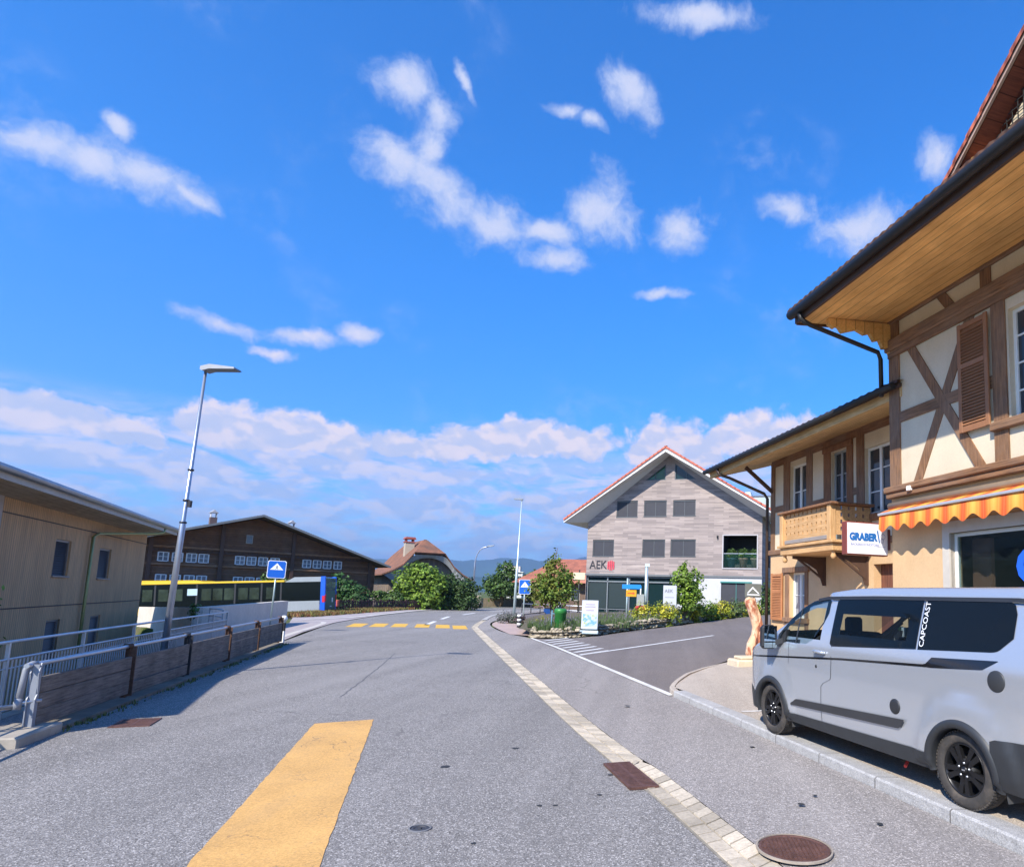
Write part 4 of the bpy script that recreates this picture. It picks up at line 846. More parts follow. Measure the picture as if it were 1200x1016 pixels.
for x0_, x1_, z0_, z1_ in up_h[:6]:
    f = MB(); f.box(x0_, x0_+.06, .06, .15, z0_, z1_); f.box(x1_-.06, x1_, .06, .15, z0_, z1_); f.box(x0_+.06, x1_-.06, .06, .15, z1_-.1, z1_); f.box(x0_-.02, x1_+.02, -.03, .15, z0_-.03, z0_+.03); f.box((x0_+x1_)/2-.02, (x0_+x1_)/2+.02, .085, .13, z0_, z1_)
    w = f.build('window', BFR, bk); g_ = MB(); g_.box(x0_+.06, x1_-.06, .1, .12, z0_+.03, z1_-.1); g_.build('blind', SLATE, w)
GT1 = glassm('green_glass', (.02, .10, .045), .05); GT2 = glassm('dark_green_glass', (.01, .03, .035), .05)
for T, g_ in ((T1, GT1), (T2, GT2)):
    cx = sum(p[0] for p in T)/3; cz = sum(p[1] for p in T)/3; ins = [(cx+(x-cx)*.86, cz+(z-cz)*.86) for x, z in T]
    q = MB(); n = 3; q.add([(x, .02, z) for x, z in T]+[(x, .02, z) for x, z in ins]+[(x, .12, z) for x, z in ins]+[(x, 0, z) for x, z in T], [(i, (i+1) % 3, 3+(i+1) % 3, 3+i) for i in range(3)]+[(3+i, 3+(i+1) % 3, 6+(i+1) % 3, 6+i) for i in range(3)]+[(9+i, 9+(i+1) % 3, (i+1) % 3, i) for i in range(3)])
    x = (T[0][0]+T[1][0])/2-.06*(1 if T is T1 else -1); q.box(x, x+.06, .06, .11, T[0][1], T[0][1]+.55)
    w = q.build('gable_window', BFR, bk); q = MB(); q.prism(ins, 'Y', .1, .12); q.build('pane', g_, w)
# loggia
x0_, x1_, z0_, z1_ = up_h[6]
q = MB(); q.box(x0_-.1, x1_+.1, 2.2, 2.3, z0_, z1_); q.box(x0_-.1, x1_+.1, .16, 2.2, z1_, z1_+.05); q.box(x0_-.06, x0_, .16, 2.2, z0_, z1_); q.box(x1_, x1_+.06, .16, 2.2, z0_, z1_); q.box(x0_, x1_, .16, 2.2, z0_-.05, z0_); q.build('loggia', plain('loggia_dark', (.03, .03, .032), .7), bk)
q = MB(); q.box(x0_, x1_, .03, .045, z0_+.05, z0_+1.0); w = q.build('glass_balustrade', glassm('balustrade_glass', (.05, .16, .13), .05, .93), bk)
q = MB(); q.box(x0_, x1_, .02, .055, z0_+1.0, z0_+1.04); q.build('handrail', GALV, w)
q = MB(); q.box(x0_-.08, x0_, -.03, .1, z0_-.08, z1_+.08); q.box(x1_, x1_+.08, -.03, .1, z0_-.08, z1_+.08); q.box(x0_, x1_, -.03, .1, z1_, z1_+.08); q.box(x0_, x1_, -.05, .1, z0_-.08, z0_); q.build('loggia_frame', plain('loggia_frame', (.42, .40, .41), .6), bk)
# ground floor glazing
q = MB(); q.box(0, 7.2, .3, .36, -.5, 3.5); 
BGL = glassm('bank_glass', (.010, .026, .028), .06); BGL.node_tree.nodes['Principled BSDF'].inputs['Specular IOR Level'].default_value = .15; g_ = q.build('shop_glazing', BGL, bk)
q = MB()
for x in (0.02, 1.66, 3.42, 4.88, 6.9): q.box(x, x+.1, .2, .3, -.5, 3.5)
q.box(0, 7.1, .2, .3, 3.02, 3.12); q.box(0, 4.9, .22, .3, .98, 1.04); q.box(0, 7.1, .15, .3, 3.38, 3.5); q.build('mullions', plain('bank_mullion', (.20, .22, .23), .45, .4), g_)
q = MB(); q.box(.15, 1.6, .27, .285, 1.1, 3.0); q.box(1.8, 3.38, .27, .285, 1.1, 3.0); q.build('blinds', plain('green_blind', (.012, .026, .027), .5), g_)
q = MB(); q.box(7.12, 7.3, .0, .4, -.5, 3.5); q.build('pier', GREY, bk)
x0_, x1_, z0_, z1_ = 10.5, 12.66, 1.3, 3.14
q = MB(); q.box(x0_, x1_, .1, .13, z0_, z1_); w = q.build('garage_window', SLATE, bk); q = MB(); q.box(x0_-.05, x1_+.05, -.04, .1, z1_, z1_+.1); q.box((x0_+x1_)/2-.02, (x0_+x1_)/2+.02, .07, .1, z0_, z1_); q.build('frame', plain('teal_trim', (.05, .22, .20), .5), w)
# roof
zr_ = 12.86; xr_ = 6.53; ov = 1.4; xl_ = -1.4; xr2 = 14.5; zle = 7.62; zre = zr_-(xr2-xr_)*.655+.35
q = MB(); yb = 15
for xe, zee, zw, xw in ((xl_, zle, zl, 0), (xr2, zre-.0, zr2, WR)):
    # top skin, verge fascia, lens-shaped soffit
    q = MB(); q.add([(xe, -ov, zee), (xr_, -ov, zr_), (xr_, yb, zr_), (xe, yb, zee), (xe, -ov, zee-.07), (xr_, -ov, zr_-.07), (xr_, yb, zr_-.07), (xe, yb, zee-.07)], [(0, 1, 2, 3), (4, 5, 6, 7), (0, 1, 5, 4), (0, 3, 7, 4)]); q.build('roof', TILER, bk)
    q = MB(); q.add([(xe, -ov+.03, zee-.07), (xr_, -ov+.03, zr_-.07), (xr_, -ov+.03, zr_-.36), (xe, -ov+.03, zee-.25), (xe, yb, zee-.07), (xe, yb, zee-.25)], [(0, 1, 2, 3), (0, 3, 5, 4)])
    q.add([(xe, -ov+.03, zee-.25), (xr_, -ov+.03, zr_-.36), (6.4, 0.0, za_), (xw, 0.0, zw), (xw, yb, zw), (xe, yb, zee-.25)], [(0, 1, 2, 3), (0, 3, 4, 5)]); q.build('soffit', plain('soffit_white', (.66, .65, .64), .8, var=.03), bk)
m_ = 26; q = MB()
for xe, zee in ((xl_, zle), (xr2, zre)):
    for i in range(m_):
        t0, t1 = i/m_, (i+1)/m_+.01; xa, xb = xe+(xr_-xe)*t0, xe+(xr_-xe)*t1; z0_, z1_ = zee+(zr_-zee)*t0, zee+(zr_-zee)*t1
        q.add([(xa, -ov-.05, z0_+.07), (xb, -ov-.05, z1_+.03), (xb, -ov+.28, z1_+.03), (xa, -ov+.28, z0_+.07), (xa, -ov-.05, z0_-.09), (xb, -ov-.05, z1_-.11)], [(0, 1, 2, 3), (4, 5, 1, 0)])
q.build('verge_tiles', plain('verge_red', (.50, .14, .09), .8, var=.15), bk)
q = MB(); q.box(12.0, 14.6, 3, 7, 8.2, 9.75); w = q.build('roof_terrace', plain('terrace_panel', (.42, .52, .52), .3, .1), bk)
q = MB(); q.box(11.95, 14.65, 2.95, 3.0, 9.73, 9.8); q.box(13.5, 14.62, 2.96, 3.0, 8.6, 9.7); q.build('frame', BFR, w)
q = MB(); q.box(11.5, 11.9, 3.5, 4.0, 8.9, 9.85); q.prism([(11.4, 9.85), (12.0, 9.85), (11.9, 10.2), (11.5, 10.2)], 'Y', 3.4, 4.1); q.build('chimney', plain('chimney_zinc', (.42, .48, .50), .5, .4), bk)
# lettering on the facade
INK = plain('sign_ink', (.03, .03, .04), .5, var=0); REDL = plain('logo_red', (.62, .03, .07), .5, var=0)
text_mb('AEK', .88, .02, .98, 4.28, -.03, sx=.88).build('lettering', INK, bk)
q = MB()
for i, (h, dz_) in enumerate(((.62, 0), (.78, 0), (.78, 0), (.62, 0))):
    cx = 1.80+i*.15; q.prism([(cx-.035, 4.28-h/2), (cx+.035, 4.28-h/2), (cx+.05, 4.28), (cx+.04, 4.28+h/2-.08), (cx, 4.28+h/2), (cx-.04, 4.28+h/2-.08), (cx-.05, 4.28)], 'Y', -.05, -.01)
q.build('emblem', REDL, bk)
q = MB(); q.box(.3, 2.3, -.03, -.015, 3.80, 3.825); q.build('sign_rule', plain('rule_grey', (.25, .25, .27), .6), bk)
q = MB(); q.tube([(10.2, -.1, 6.3), (10.2, -.16, 6.5)], .05, 8); q.box(10.15, 10.25, -.1, 0, 6.4, 6.5); q.build('wall_lamp', DARKM, bk)
# ================================================================== LEFT: WOODEN BUILDING IN THE SUNKEN YARD
LU = (-.448, .894); LO = (-21.57, 27)
lb = thing('timber_clad_building', 'grey-brown board-clad building with a zinc gutter behind the railing', 'building', (*LO, 0), rotz_of(*LU))
cl = M('weathered_cladding', (.68, .42, .22), .85, spec=.2)
cl.vary(1.2, .12, 5, cl.vec((1, 1, .15))); cl.mix(cl.mr(cl.noise(3, 5, .6, cl.vec((5, 5, .35))), .42, .65, 0, .6), (.40, .27, .165))
s3 = cl.n('ShaderNodeSeparateXYZ'); cl.l(cl.vec(), s3.inputs[0]); fr_ = cl.math('FRACT', cl.math('DIVIDE', s3.outputs[0], .115)); ln_ = cl.math('LESS_THAN', fr_, .13)
cl.mix(cl.math('MULTIPLY', ln_, .55), (.08, .06, .045)); cl.bumpn(cl.math('SUBTRACT', 1., ln_), .6, .015); CLAD = cl.done()
hw_ = [(-9.62, -8.42, 2.15, 3.2), (-5.76, -4.5, 2.13, 3.15), (-9.54, -8.5, -.5, .9), (-5.82, -4.8, -.5, .88), (-14.6, -13.6, 2.15, 3.2)]
f = MB(); f.wall(-24, 0, -2, 4.35, hw_, 0, .14); f.box(-24, 0, 9.9, 10, -2, 4.35); f.build('wall', CLAD, lb)
f = MB(); f.wall(0, 10, -2, 4.1, [], 0, .1); f.xf(Matrix(((0, -1, 0, 0), (1, 0, 0, 0), (0, 0, 1, 0), (0, 0, 0, 1)))); f.build('wall', CLAD, lb)
f = MB(); f.box(-24, 0, -.012, 0, 3.60, 3.63); f.box(-24, 0, -.012, 0, 1.29, 1.32); f.build('storey_joint', plain('joint_dark', (.10, .08, .06), .8), lb)
LBL = plain('louvre_blind', (.035, .036, .045), .45, .2)
for x0_, x1_, z0_, z1_ in hw_:
    q = MB(); q.box(x0_, x0_+.05, .05, .12, z0_, z1_); q.box(x1_-.05, x1_, .05, .12, z0_, z1_); q.box(x0_+.05, x1_-.05, .05, .12, z1_-.06, z1_); q.cbox(x0_-.04, x1_+.04, -.05, .12, z0_-.035, z0_+.01, .006)
    w = q.build('window', plain('yard_window_frame', (.33, .30, .27), .5, .3), lb); q = MB(); n = int((z1_-z0_)/.07)
    for i in range(n): z = z0_+.02+i*.07; q.add([(x0_+.05, .06, z), (x1_-.05, .06, z), (x1_-.05, .1, z+.062), (x0_+.05, .1, z+.062)], [(0, 1, 2, 3)])
    q.box(x0_+.05, x1_-.05, .11, .12, z0_, z1_-.06); q.build('blind', LBL, w)
ZINC = plain('zinc', (.40, .41, .43), .42, .6, var=.1)
q = MB(); q.add([(-24, -.9, 4.12), (.25, -.9, 4.12), (.25, .02, 3.97), (-24, .02, 3.97)], [(0, 1, 2, 3)]); q.box(.0, .25, 0, 10, 3.97, 4.1); q.build('soffit', wood('eave_boards', (.62, .50, .36), (.42, .32, .22), 'X', ('Y', .2)), lb)
q = MB(); q.box(-24, .28, -.95, -.9, 4.06, 4.24); q.build('fascia', plain('fascia_pale', (.52, .48, .42), .7), lb)
q = MB(); q.tube([(-24, -1.0, 4.27), (.3, -1.0, 4.27)], .085, 12); q.tube([(.28, -1.0, 4.27), (.34, -1.0, 4.27)], .10, 12); q.build('gutter', ZINC, lb)
q = MB(); q.prism([(-1.02, 4.30), (4.8, 5.7), (11, 4.2), (11, 4.05), (4.8, 5.5), (-1.02, 4.22)], 'X', -24, .32); q.build('roof', plain('standing_seam_roof', (.16, .17, .19), .5, .5), lb)
q = MB(); q.tube([(-2.05, -.98, 4.15), (-2.1, -.93, 4.0), (-2.4, -.75, 3.93), (-6.6, -.14, 3.58), (-6.95, -.10, 3.45), (-6.97, -.1, -2)], .045, 10)
q.build('downpipe', plain('green_brown_pipe', (.34, .37, .16), .4, .5), lb)
q = MB(); q.box(-13.7, -13.2, -.03, 0, 1.3, 3.98); q.build('panel', plain('pale_panel', (.48, .42, .38), .8), lb)

# ================================================================== FARMHOUSE (big brown gable)
CU = (.6865, .7271); CO = (-43.59, 55)
fh = thing('timber_farmhouse', 'very wide dark brown timber farmhouse with rows of small white windows behind the bus', 'house', (*CO, 0), rotz_of(*CU))
LOG = wood('dark_log', (.19, .088, .042), (.075, .04, .023), 'X', ('Z', .22), weather=.15)
def chg(x): return 5.75+(8.35-5.75)*(x+.6)/8.4 if x < 7.8 else 8.35-(8.35-4.6)*(x-7.8)/11.1
q = MB(); pts = [(-4, -2.2), (19.0, -2.2), (19.0, chg(19)-.1), (7.8, 8.25), (-4, chg(-4)-.1)]
q.prism(pts, 'Y', 0, 14); q.build('wall', LOG, fh)
q = MB()
for x0_, x1_, y0_, y1_ in ((-4.6, 7.8, 0, 0), (7.8, 19.9, 0, 0)):
    q.add([(x0_, -1.6, chg(x0_)), (x1_, -1.6, chg(x1_)), (x1_, 15, chg(x1_)), (x0_, 15, chg(x0_)), (x0_, -1.6, chg(x0_)+.16), (x1_, -1.6, chg(x1_)+.16), (x1_, 15, chg(x1_)+.16), (x0_, 15, chg(x0_)+.16)], [(0, 1, 2, 3), (4, 5, 6, 7), (0, 1, 5, 4), (3, 2, 6, 7), (0, 3, 7, 4), (1, 2, 6, 5)])
q.build('roof', plain('old_roof', (.10, .075, .065), .85, var=.15), fh)
q = MB(); q.beam((-4.7, -1.62, chg(-4.7)+.06), (7.8, -1.62, 8.43), .06, .20); q.beam((7.8, -1.62, 8.43), (19.95, -1.62, chg(19.95)+.06), .06, .20); q.build('bargeboard', plain('grey_barge', (.17, .18, .19), .7), fh)
WD = [-1.7, -.75, 0.95, 1.95, 2.95, 3.85, 6.63, 7.55, 8.5, 9.5, 12.3, 13.25, 14.2, 15.2]
SWF = plain('small_window_frame', (.62, .63, .64), .5, var=.04); CUR = plain('curtain_dark', (.14, .16, .19), .15, var=.2)
for x in WD:
    for z0_, z1_ in ((3.88, 4.66), (1.85, 2.75)):
        q = MB(); a0, a1 = x-.36, x+.36; t_ = .055
        q.box(a0-.04, a0+t_, -.05, .02, z0_, z1_); q.box(a1-t_, a1+.04, -.05, .02, z0_, z1_); q.box(a0+t_, a1-t_, -.05, .02, z1_-t_, z1_+.02); q.box(a0+t_, a1-t_, -.05, .02, z0_-.03, z0_+t_); q.box(x-.04, x+.04, -.055, .0, z0_+t_, z1_-t_); q.box(a0+t_, a1-t_, -.05, .0, (z0_+z1_)/2-.02, (z0_+z1_)/2+.02)
        w = q.build('window', SWF, fh); q = MB(); q.box(a0+t_, a1-t_, -.03, -.01, z0_+t_, z1_-t_); q.build('pane', CUR, w)
q = MB(); q.box(6.95, 7.5, -.05, .02, 5.85, 6.65); w = q.build('attic_window', plain('attic_frame', (.30, .27, .24), .7), fh); q = MB(); q.box(7.02, 7.43, -.06, -.04, 5.92, 6.58); q.build('pane', CUR, w)
for x in (5.1, 10.97, 0.0, 18.4): q = MB(); q.box(x-.15, x+.15, -.22, .02, -1, chg(x)-.05); q.build('post', DKBROWN, fh)
for z in (1.5, 3.55, 5.05): q = MB(); q.box(-4, 18.6 if z < 5 else 17.4, -.16, .02, z, z+.18); q.build('beam', TIMBX, fh)
q = MB()
q.box(-3.1, 17.8, -.17, -.0, 4.74, 4.82)
for i in range(60): q.box(-3+i*.35, -2.9+i*.35, -.21, -.16, 4.78, 4.98)
q.build('carved_frieze', DKBROWN, fh)
for x, y, zt in ((5.1, 4, 8.35), (11.9, 4, 8.05)):
    q = MB(); q.box(x-.28, x+.28, y, y+.5, 6.5, zt); c_ = q.build('chimney', plain('chimney_dark', (.13, .09, .085), .8), fh)
    q = MB(); q.box(x-.24, x-.2, y, y+.5, zt, zt+.42); q.box(x+.2, x+.24, y, y+.5, zt, zt+.42); q.prism([(x-.36, zt+.42), (x+.36, zt+.42), (x, zt+.72)], 'Y', y-.05, y+.55); q.build('cap', plain('cap_grey', (.45, .44, .45), .6), c_)
q = MB(); q.beam((17.6, -.6, .6), (20.2, -2.0, 1.95), .1, .12); q.build('stair_rail', plain('pale_rail', (.42, .38, .32), .8), fh)

# ================================================================== HALF-HIPPED HOUSE
HU = (.9139, .406); HO = (-32.58, 75)
hh = thing('half_hipped_house', 'old house with flared half-hipped red-brown roof and curved gable behind the bright bush', 'house', (*HO, 0), rotz_of(*HU)+R(9))
OT = tiles('old_roof_tiles', (.25, .115, .07), (.15, .085, .06)); pc = 5.0
q = MB(); q.prism([(.9, -.5), (9.2, -.5), (9.2, 3.7), (6.6, 6.0), (3.4, 6.0), (.9, 3.7)], 'Y', 0, 12); q.build('wall', wood('farm_boards', (.22, .17, .13), (.11, .08, .06), 'Z', ('X', .3), weather=.4), hh)
prof = [(-5.15, 3.75), (-4.0, 4.25), (-2.9, 5.0), (-1.75, 6.4)]; R_ = (0, 8.15)
yf, yr, yb = -1.5, 1.6, 13
q = MB()
for sg in (-1, 1):
    P_ = [(pc+sg*-p[0] if sg > 0 else pc+p[0], p[1]-(.35 if sg > 0 else 0)*(abs(p[0])-1.75)/3.4) for p in prof]
    for i in range(3):
        (x0_, z0_), (x1_, z1_) = P_[i], P_[i+1]; q.add([(x0_, yf, z0_), (x1_, yf, z1_), (x1_, yb, z1_), (x0_, yb, z0_), (x0_, yf, z0_-.16), (x1_, yf, z1_-.16), (x1_, yb, z1_-.16), (x0_, yb, z0_-.16)], [(0, 1, 2, 3), (4, 5, 6, 7), (0, 1, 5, 4), (0, 3, 7, 4)])
    x1_, z1_ = P_[3]; q.add([(x1_, yf, z1_), (pc, yr, R_[1]), (pc, yb, R_[1]), (x1_, yb, z1_)], [(0, 1, 2, 3)])
q.add([(pc-1.75, yf, 6.4), (pc+1.75, yf, 6.4), (pc+.15, yr, 8.15), (pc-.15, yr, 8.15)], [(0, 1, 2, 3)]); q.add([(pc-1.8, yf-.02, 6.38), (pc+1.8, yf-.02, 6.38), (pc+1.8, yf+.1, 6.22), (pc-1.8, yf+.1, 6.22)], [(0, 1, 2, 3)])
q.build('roof', OT, hh)
# white-grey curved gable lining
q = MB(); n = 20; out_ = []; inn = []
for i in range(n+1):
    a_ = math.pi*i/n; inn.append((pc-3.3*math.cos(a_), 2.6+3.2*math.sin(a_)))
for i in range(n+1):
    x = pc-4.9+9.8*i/n; d_ = abs(x-pc); z = interp(d_, [0, 1.75, 2.9, 4.0, 5.2], [6.2, 6.15, 4.85, 4.08, 3.55])-.05; out_.append((x, z))
for i in range(n): q.add([(out_[i][0], -1.3, out_[i][1]), (out_[i+1][0], -1.3, out_[i+1][1]), (inn[i+1][0], -.9, min(inn[i+1][1], out_[i+1][1]-.02)), (inn[i][0], -.9, min(inn[i][1], out_[i][1]-.02))], [(0, 1, 2, 3)])
q.build('curved_gable', plain('grey_lining', (.30, .31, .32), .85, var=.12), hh)
q = MB(); q.prism([(1.6, .4), (4.2, .4), (4.2, 4.3), (2.3, 3.9), (1.6, 3.2)], 'Y', -.06, 0); q.build('plaster_panel', plain('old_plaster', (.46, .42, .30), .9, var=.1), hh)
for x in (1.9, 2.7, 3.5, 4.9, 6.2):
    q = MB(); q.box(x-.3, x+.3, -.1, 0, 1.5, 2.7); w = q.build('window', plain('lattice_frame', (.30, .27, .22), .7), hh); q = MB(); q.box(x-.24, x+.24, -.11, -.1, 1.55, 2.65); q.build('pane', CUR, w)
q = MB(); q.box(1.2, 8.8, -.9, -.02, 1.05, 1.2); q.box(1.2, 8.8, -.9, -.84, 1.2, 1.5); q.build('gallery', plain('gallery_grey', (.28, .30, .29), .8), hh)
q = MB(); q.box(2.95, 4.0, 2.6, 3.6, 5, 7.75); c_ = q.build('chimney', plain('chimney_cream', (.42, .36, .28), .9), hh)
q = MB(); q.box(2.85, 4.1, 2.5, 3.7, 7.75, 7.85); q.box(3.0, 3.15, 2.6, 3.6, 7.85, 8.15); q.box(3.8, 3.95, 2.6, 3.6, 7.85, 8.15); q.prism([(2.8, 8.15), (4.15, 8.15), (4.0, 8.4), (2.95, 8.4)], 'Y', 2.45, 3.75); q.build('cap', plain('cap_red', (.34, .09, .07), .7), c_)

# ================================================================== RED-ROOFED HOUSE BEHIND THE BANK, FAR BUILDINGS
rh = thing('red_roofed_house', 'low house with a wide red tiled roof behind the small maple-like tree', 'house', (-20.5, 88, 0), R(-6))
q = MB(); q.box(3.2, 18, 0, 9, 0, 4.2); q.build('wall', plain('inn_wall', (.13, .085, .06), .85, var=.2), rh)
q = MB(); q.add([(.4, -1.4, 3.4), (19, -1.4, 3.4), (19, 4.5, 6.9), (5.2, 4.5, 6.9), (19, 11, 3.4), (.4, 11, 3.4)], [(0, 1, 2, 3), (3, 2, 4, 5), (0, 3, 5)]); q.build('roof', tiles('inn_tiles', (.36, .13, .085), (.26, .10, .07)), rh)
for x in (8.2, 10.4, 12.6): q = MB(); q.box(x, x+1.2, -.06, 0, 1.2, 2.6); w = q.build('window', plain('inn_frame', (.5, .47, .42), .6), rh); q = MB(); q.box(x+.08, x+1.12, -.08, -.06, 1.28, 2.52); q.build('pane', GLASS, w)
q = MB(); q.add([(9, -1.6, 3.5), (12.6, -1.6, 3.5), (12.6, .6, 4.6), (9, .6, 4.9), (10.8, -1.6, 4.9)], [(0, 1, 4), (0, 4, 3), (1, 2, 4)]); q.build('porch_roof', plain('porch_tiles', (.52, .20, .13), .8), rh)
t = tag(MB().box(-.52, .52, -.06, .06, -.32, .32).build('sign_board', plain('cream_sign', (.66, .58, .42), .6)), 'cream rectangular sign board at the left edge of the bank building', 'sign'); t.location = (-7.55, 58, 3.65)
t = thing('sign_post', 'thin dark post carrying the cream sign board behind the bank', 'post', (-7.55, 58.15, .2)); q = MB(); q.tube([(0, 0, 0), (0, 0, 4)], .06, 8); q.build('pole', DARKM, t); q = MB(); q.box(-.5, .5, -.03, .0, 3.1, 3.2); q.build('arm', DARKM, t)
ap = thing('apartment_block', 'distant pale flat-roofed apartment block between the trees and the lamp post', 'building', (-61, 245, 0), R(8))
q = MB(); q.box(0, 7.6, 0, 9, 0, 9.6); q.build('wall', plain('block_wall', (.62, .60, .56), .8), ap); q = MB(); q.box(.5, 6.6, 1, 8, 9.6, 11.9); q.build('penthouse', plain('block_pent', (.55, .48, .44), .8), ap)
q = MB(); q.box(.3, 7.2, -.05, 0, 9.0, 9.5); q.box(.3, 7.2, -.05, 0, 6.2, 8.2); q.build('windows', plain('block_glass', (.10, .12, .13), .4), ap); q = MB(); q.box(-.3, 7.9, -.4, 9.3, 9.6, 9.85); q.build('roof', plain('block_roof', (.68, .66, .6), .8), ap)
# low garden walls along the far side of the bend
GWM = plain('tan_wall', (.42, .33, .22), .9, var=.2)
t = thing('garden_wall', 'low tan garden wall with pillars along the far side of the road bend', 'wall', (-26.3, 88, 0), math.atan2(19, 17))
q = MB(); q.box(1.5, 30, 0, .25, -.1, 1.15); q.build('panel', GWM, t)
for i in range(8): q = MB(); q.cbox(1.5+i*4, 2.0+i*4, -.12, .38, -.1, 1.5, .03); q.build('pillar', plain('wall_pillar', (.44, .38, .30), .9), t)
t = thing('garden_fence', 'dark red-brown picket fence along the flower border in front of the half-hipped house', 'fence', (-28.6, 60.5, 0), R(62))
q = MB()
for i in range(90): q.box(-6.0+i*.2, -5.9+i*.2, 0, .03, .1, .95+.05*math.sin(i*1.7))
q.box(-6, 12, .03, .07, .3, .38); q.box(-6, 12, .03, .07, .75, .83); q.build('pickets', plain('picket_brown', (.10, .05, .045), .85, var=.2), t)
for i in range(7): q = MB(); q.box(-6+i*3-.06, -6+i*3+.06, .07, .19, -.1, 1.05); q.build('post', plain('picket_post', (.11, .07, .05), .85), t)

# ================================================================== MOUNTAINS
import mathutils
def ridge(name, dist, depth, prof, col, seed):
    m_ = MB(); n = 160; nr = 10; vs = []
    for j in range(nr+1):
        t = j/nr
        for i in range(n+1):
            a_ = R(-62+112*i/n); h = interp(math.degrees(a_), [p[0] for p in prof], [p[1] for p in prof])
            h *= (1+.13*mathutils.noise.fractal(Vector((i*.09, seed, 0)), .9, 2.1, 5))
            zz = h*math.sin(math.pi*min(1, t*1.0))**.7*(1+.25*mathutils.noise.fractal(Vector((i*.12, j*.5, seed)), .8, 2.1, 4)*(1-abs(t-.5)*0)) if 0 < t < 1 else -30
            if t == .5: zz = h
            d_ = dist+depth*(t-.5); vs.append((math.sin(a_)*d_, math.cos(a_)*d_, zz))
    m_.add(vs, [(j*(n+1)+i, j*(n+1)+i+1, (j+1)*(n+1)+i+1, (j+1)*(n+1)+i) for j in range(nr) for i in range(n)], True)
    return struct(name, m_, col)
MT = M('far_forest', (.035, .075, .06), 1., spec=0).vary(.002, .3, 6).done()
ridge('mountains', 7500, 2600, [(-62, 150), (-45, 180), (-30, 260), (-22, 290), (-17, 330), (-14.5, 345), (-12, 350), (-9.5, 390), (-6, 380), (0, 350), (10, 250), (50, 200)], MT, 3)
ridge('hills', 4600, 1500, [(-62, 80), (-25, 75), (-16, 95), (-13, 130), (-10, 150), (-5, 130), (0, 100), (50, 80)], MT, 9)
# ================================================================== TIMBER GUARD FENCE ON THE LEFT
FW = M('black_weathered_planks', (.23, .20, .175), .9, spec=.15); FW.mix(FW.mr(FW.noise(2.5, 6, .65, FW.vec((1, 14, 14)), .4), .4, .7), (.10, .09, .08)); FW.vary(2, .25, 5); FW.bumpn(FW.noise(3, 6, .65, FW.vec((1, 16, 16))), .5, .01)
FW = FW.done()
RUST = M('rusty_post', (.13, .07, .045), .8, .3).vary(12, .35, 5).mix(.0, (.1, .1, .1)).done()
FP = [(-8.23, 8.81), (-9.24, 11.61), (-10.25, 14.38), (-11.31, 17.28), (-12.38, 20.24), (-13.54, 23.44)]
fd = Vector((FP[5][0]-FP[0][0], FP[5][1]-FP[0][1])); fl = fd.length; fd.normalize()
t = thing('plank_guardrail', 'dark weathered plank guardrail with grey top pipe and rusty posts at the left road edge', 'guardrail', (*FP[0], 0), math.atan2(fd.y, fd.x))
fx = [((Vector(p)-Vector(FP[0])).dot(fd)) for p in FP]
for i in range(5):
    for k in range(3):
        z0_ = .12+k*.215; q = MB(); dz = random.uniform(-.008, .008); sag = -.01*(i % 2)
        q.cbox(fx[i]+.06, fx[i+1]-.06 if i < 4 else fx[i+1], .0, .05, z0_+dz+sag, z0_+.208+dz+sag, .008); q.build('plank', FW, t)
for i, x in enumerate(fx[1:]):
    q = MB(); q.box(x-.04, x+.04, .05, .06, -.05, .93); q.box(x-.04, x+.04, .11, .12, -.05, .93); q.box(x-.006, x+.006, .06, .11, -.05, .93)
    q.box(x-.012, x+.012, -.03, .05, .08, .93); q.tube([(x, .03, .93), (x, .16, .93)], .045, 8); q.build('post', RUST if i != 1 else DARKM, t)
q = MB(); q.tube([(-.12, .1, .92)]+[(x, .1, .92) for x in fx], .032, 10); q.build('top_pipe', GALV, t)
PALE = plain('pale_grey_paint', (.27, .29, .33), .5, .2)
q = MB(); q.prism([(-.06, .12), (.02, .12), (.02, .93), (-.0, .95), (-.05, .82), (-.02, .55), (-.06, .48)], 'Y', -.01, .003); q.prism([(-.06, .12), (.02, .12), (.02, .93), (-.0, .95), (-.05, .82), (-.02, .55), (-.06, .48)], 'Y', .075, .088); q.box(-.03, -.02, .003, .075, .12, .93); q.build('end_post', PALE, t)
q = MB(); q.tube([(.05, .07, .93), (.0, .09, .94), (-.03, .12, .92), (-.04, .135, .86), (-.045, .14, .78), (-.065, .16, .42)], .036, 12); q.tube([(-.06, .155, .50), (-.07, .165, .36)], .045, 12); q.build('end_pipe', PALE, t)
q = MB(); q.tube([(-.08, .21, .40), (-1.4, 1.1, .38)], .03, 8); q.tube([(.02, -.05, .46), (-.08, .2, .44)], .022, 8); q.build('lower_pipe', GALV, t)
q = MB(); n = 40; A = []
q.cbox(-.75, .30, -.20, .35, -.03, .13, .02)
FM_ = Matrix.Translation((*FP[0], 0)) @ Matrix.Rotation(math.atan2(fd.y, fd.x), 4, 'Z')
tag(q.build('footing_block', CONC), 'pale concrete block under the near end post of the plank guardrail', 'footing').matrix_world = FM_
q = MB(); q.prism([(.35, -.16), (fx[5], -.10), (fx[5], .24), (.35, .35)], 'Z', -.03, .055)
tag(q.build('footing_strip', plain('dirty_concrete', (.19, .165, .13), .95, var=.3, sc=2, bump=.4)), 'low dirty concrete strip running under the planks of the guardrail', 'footing').matrix_world = FM_
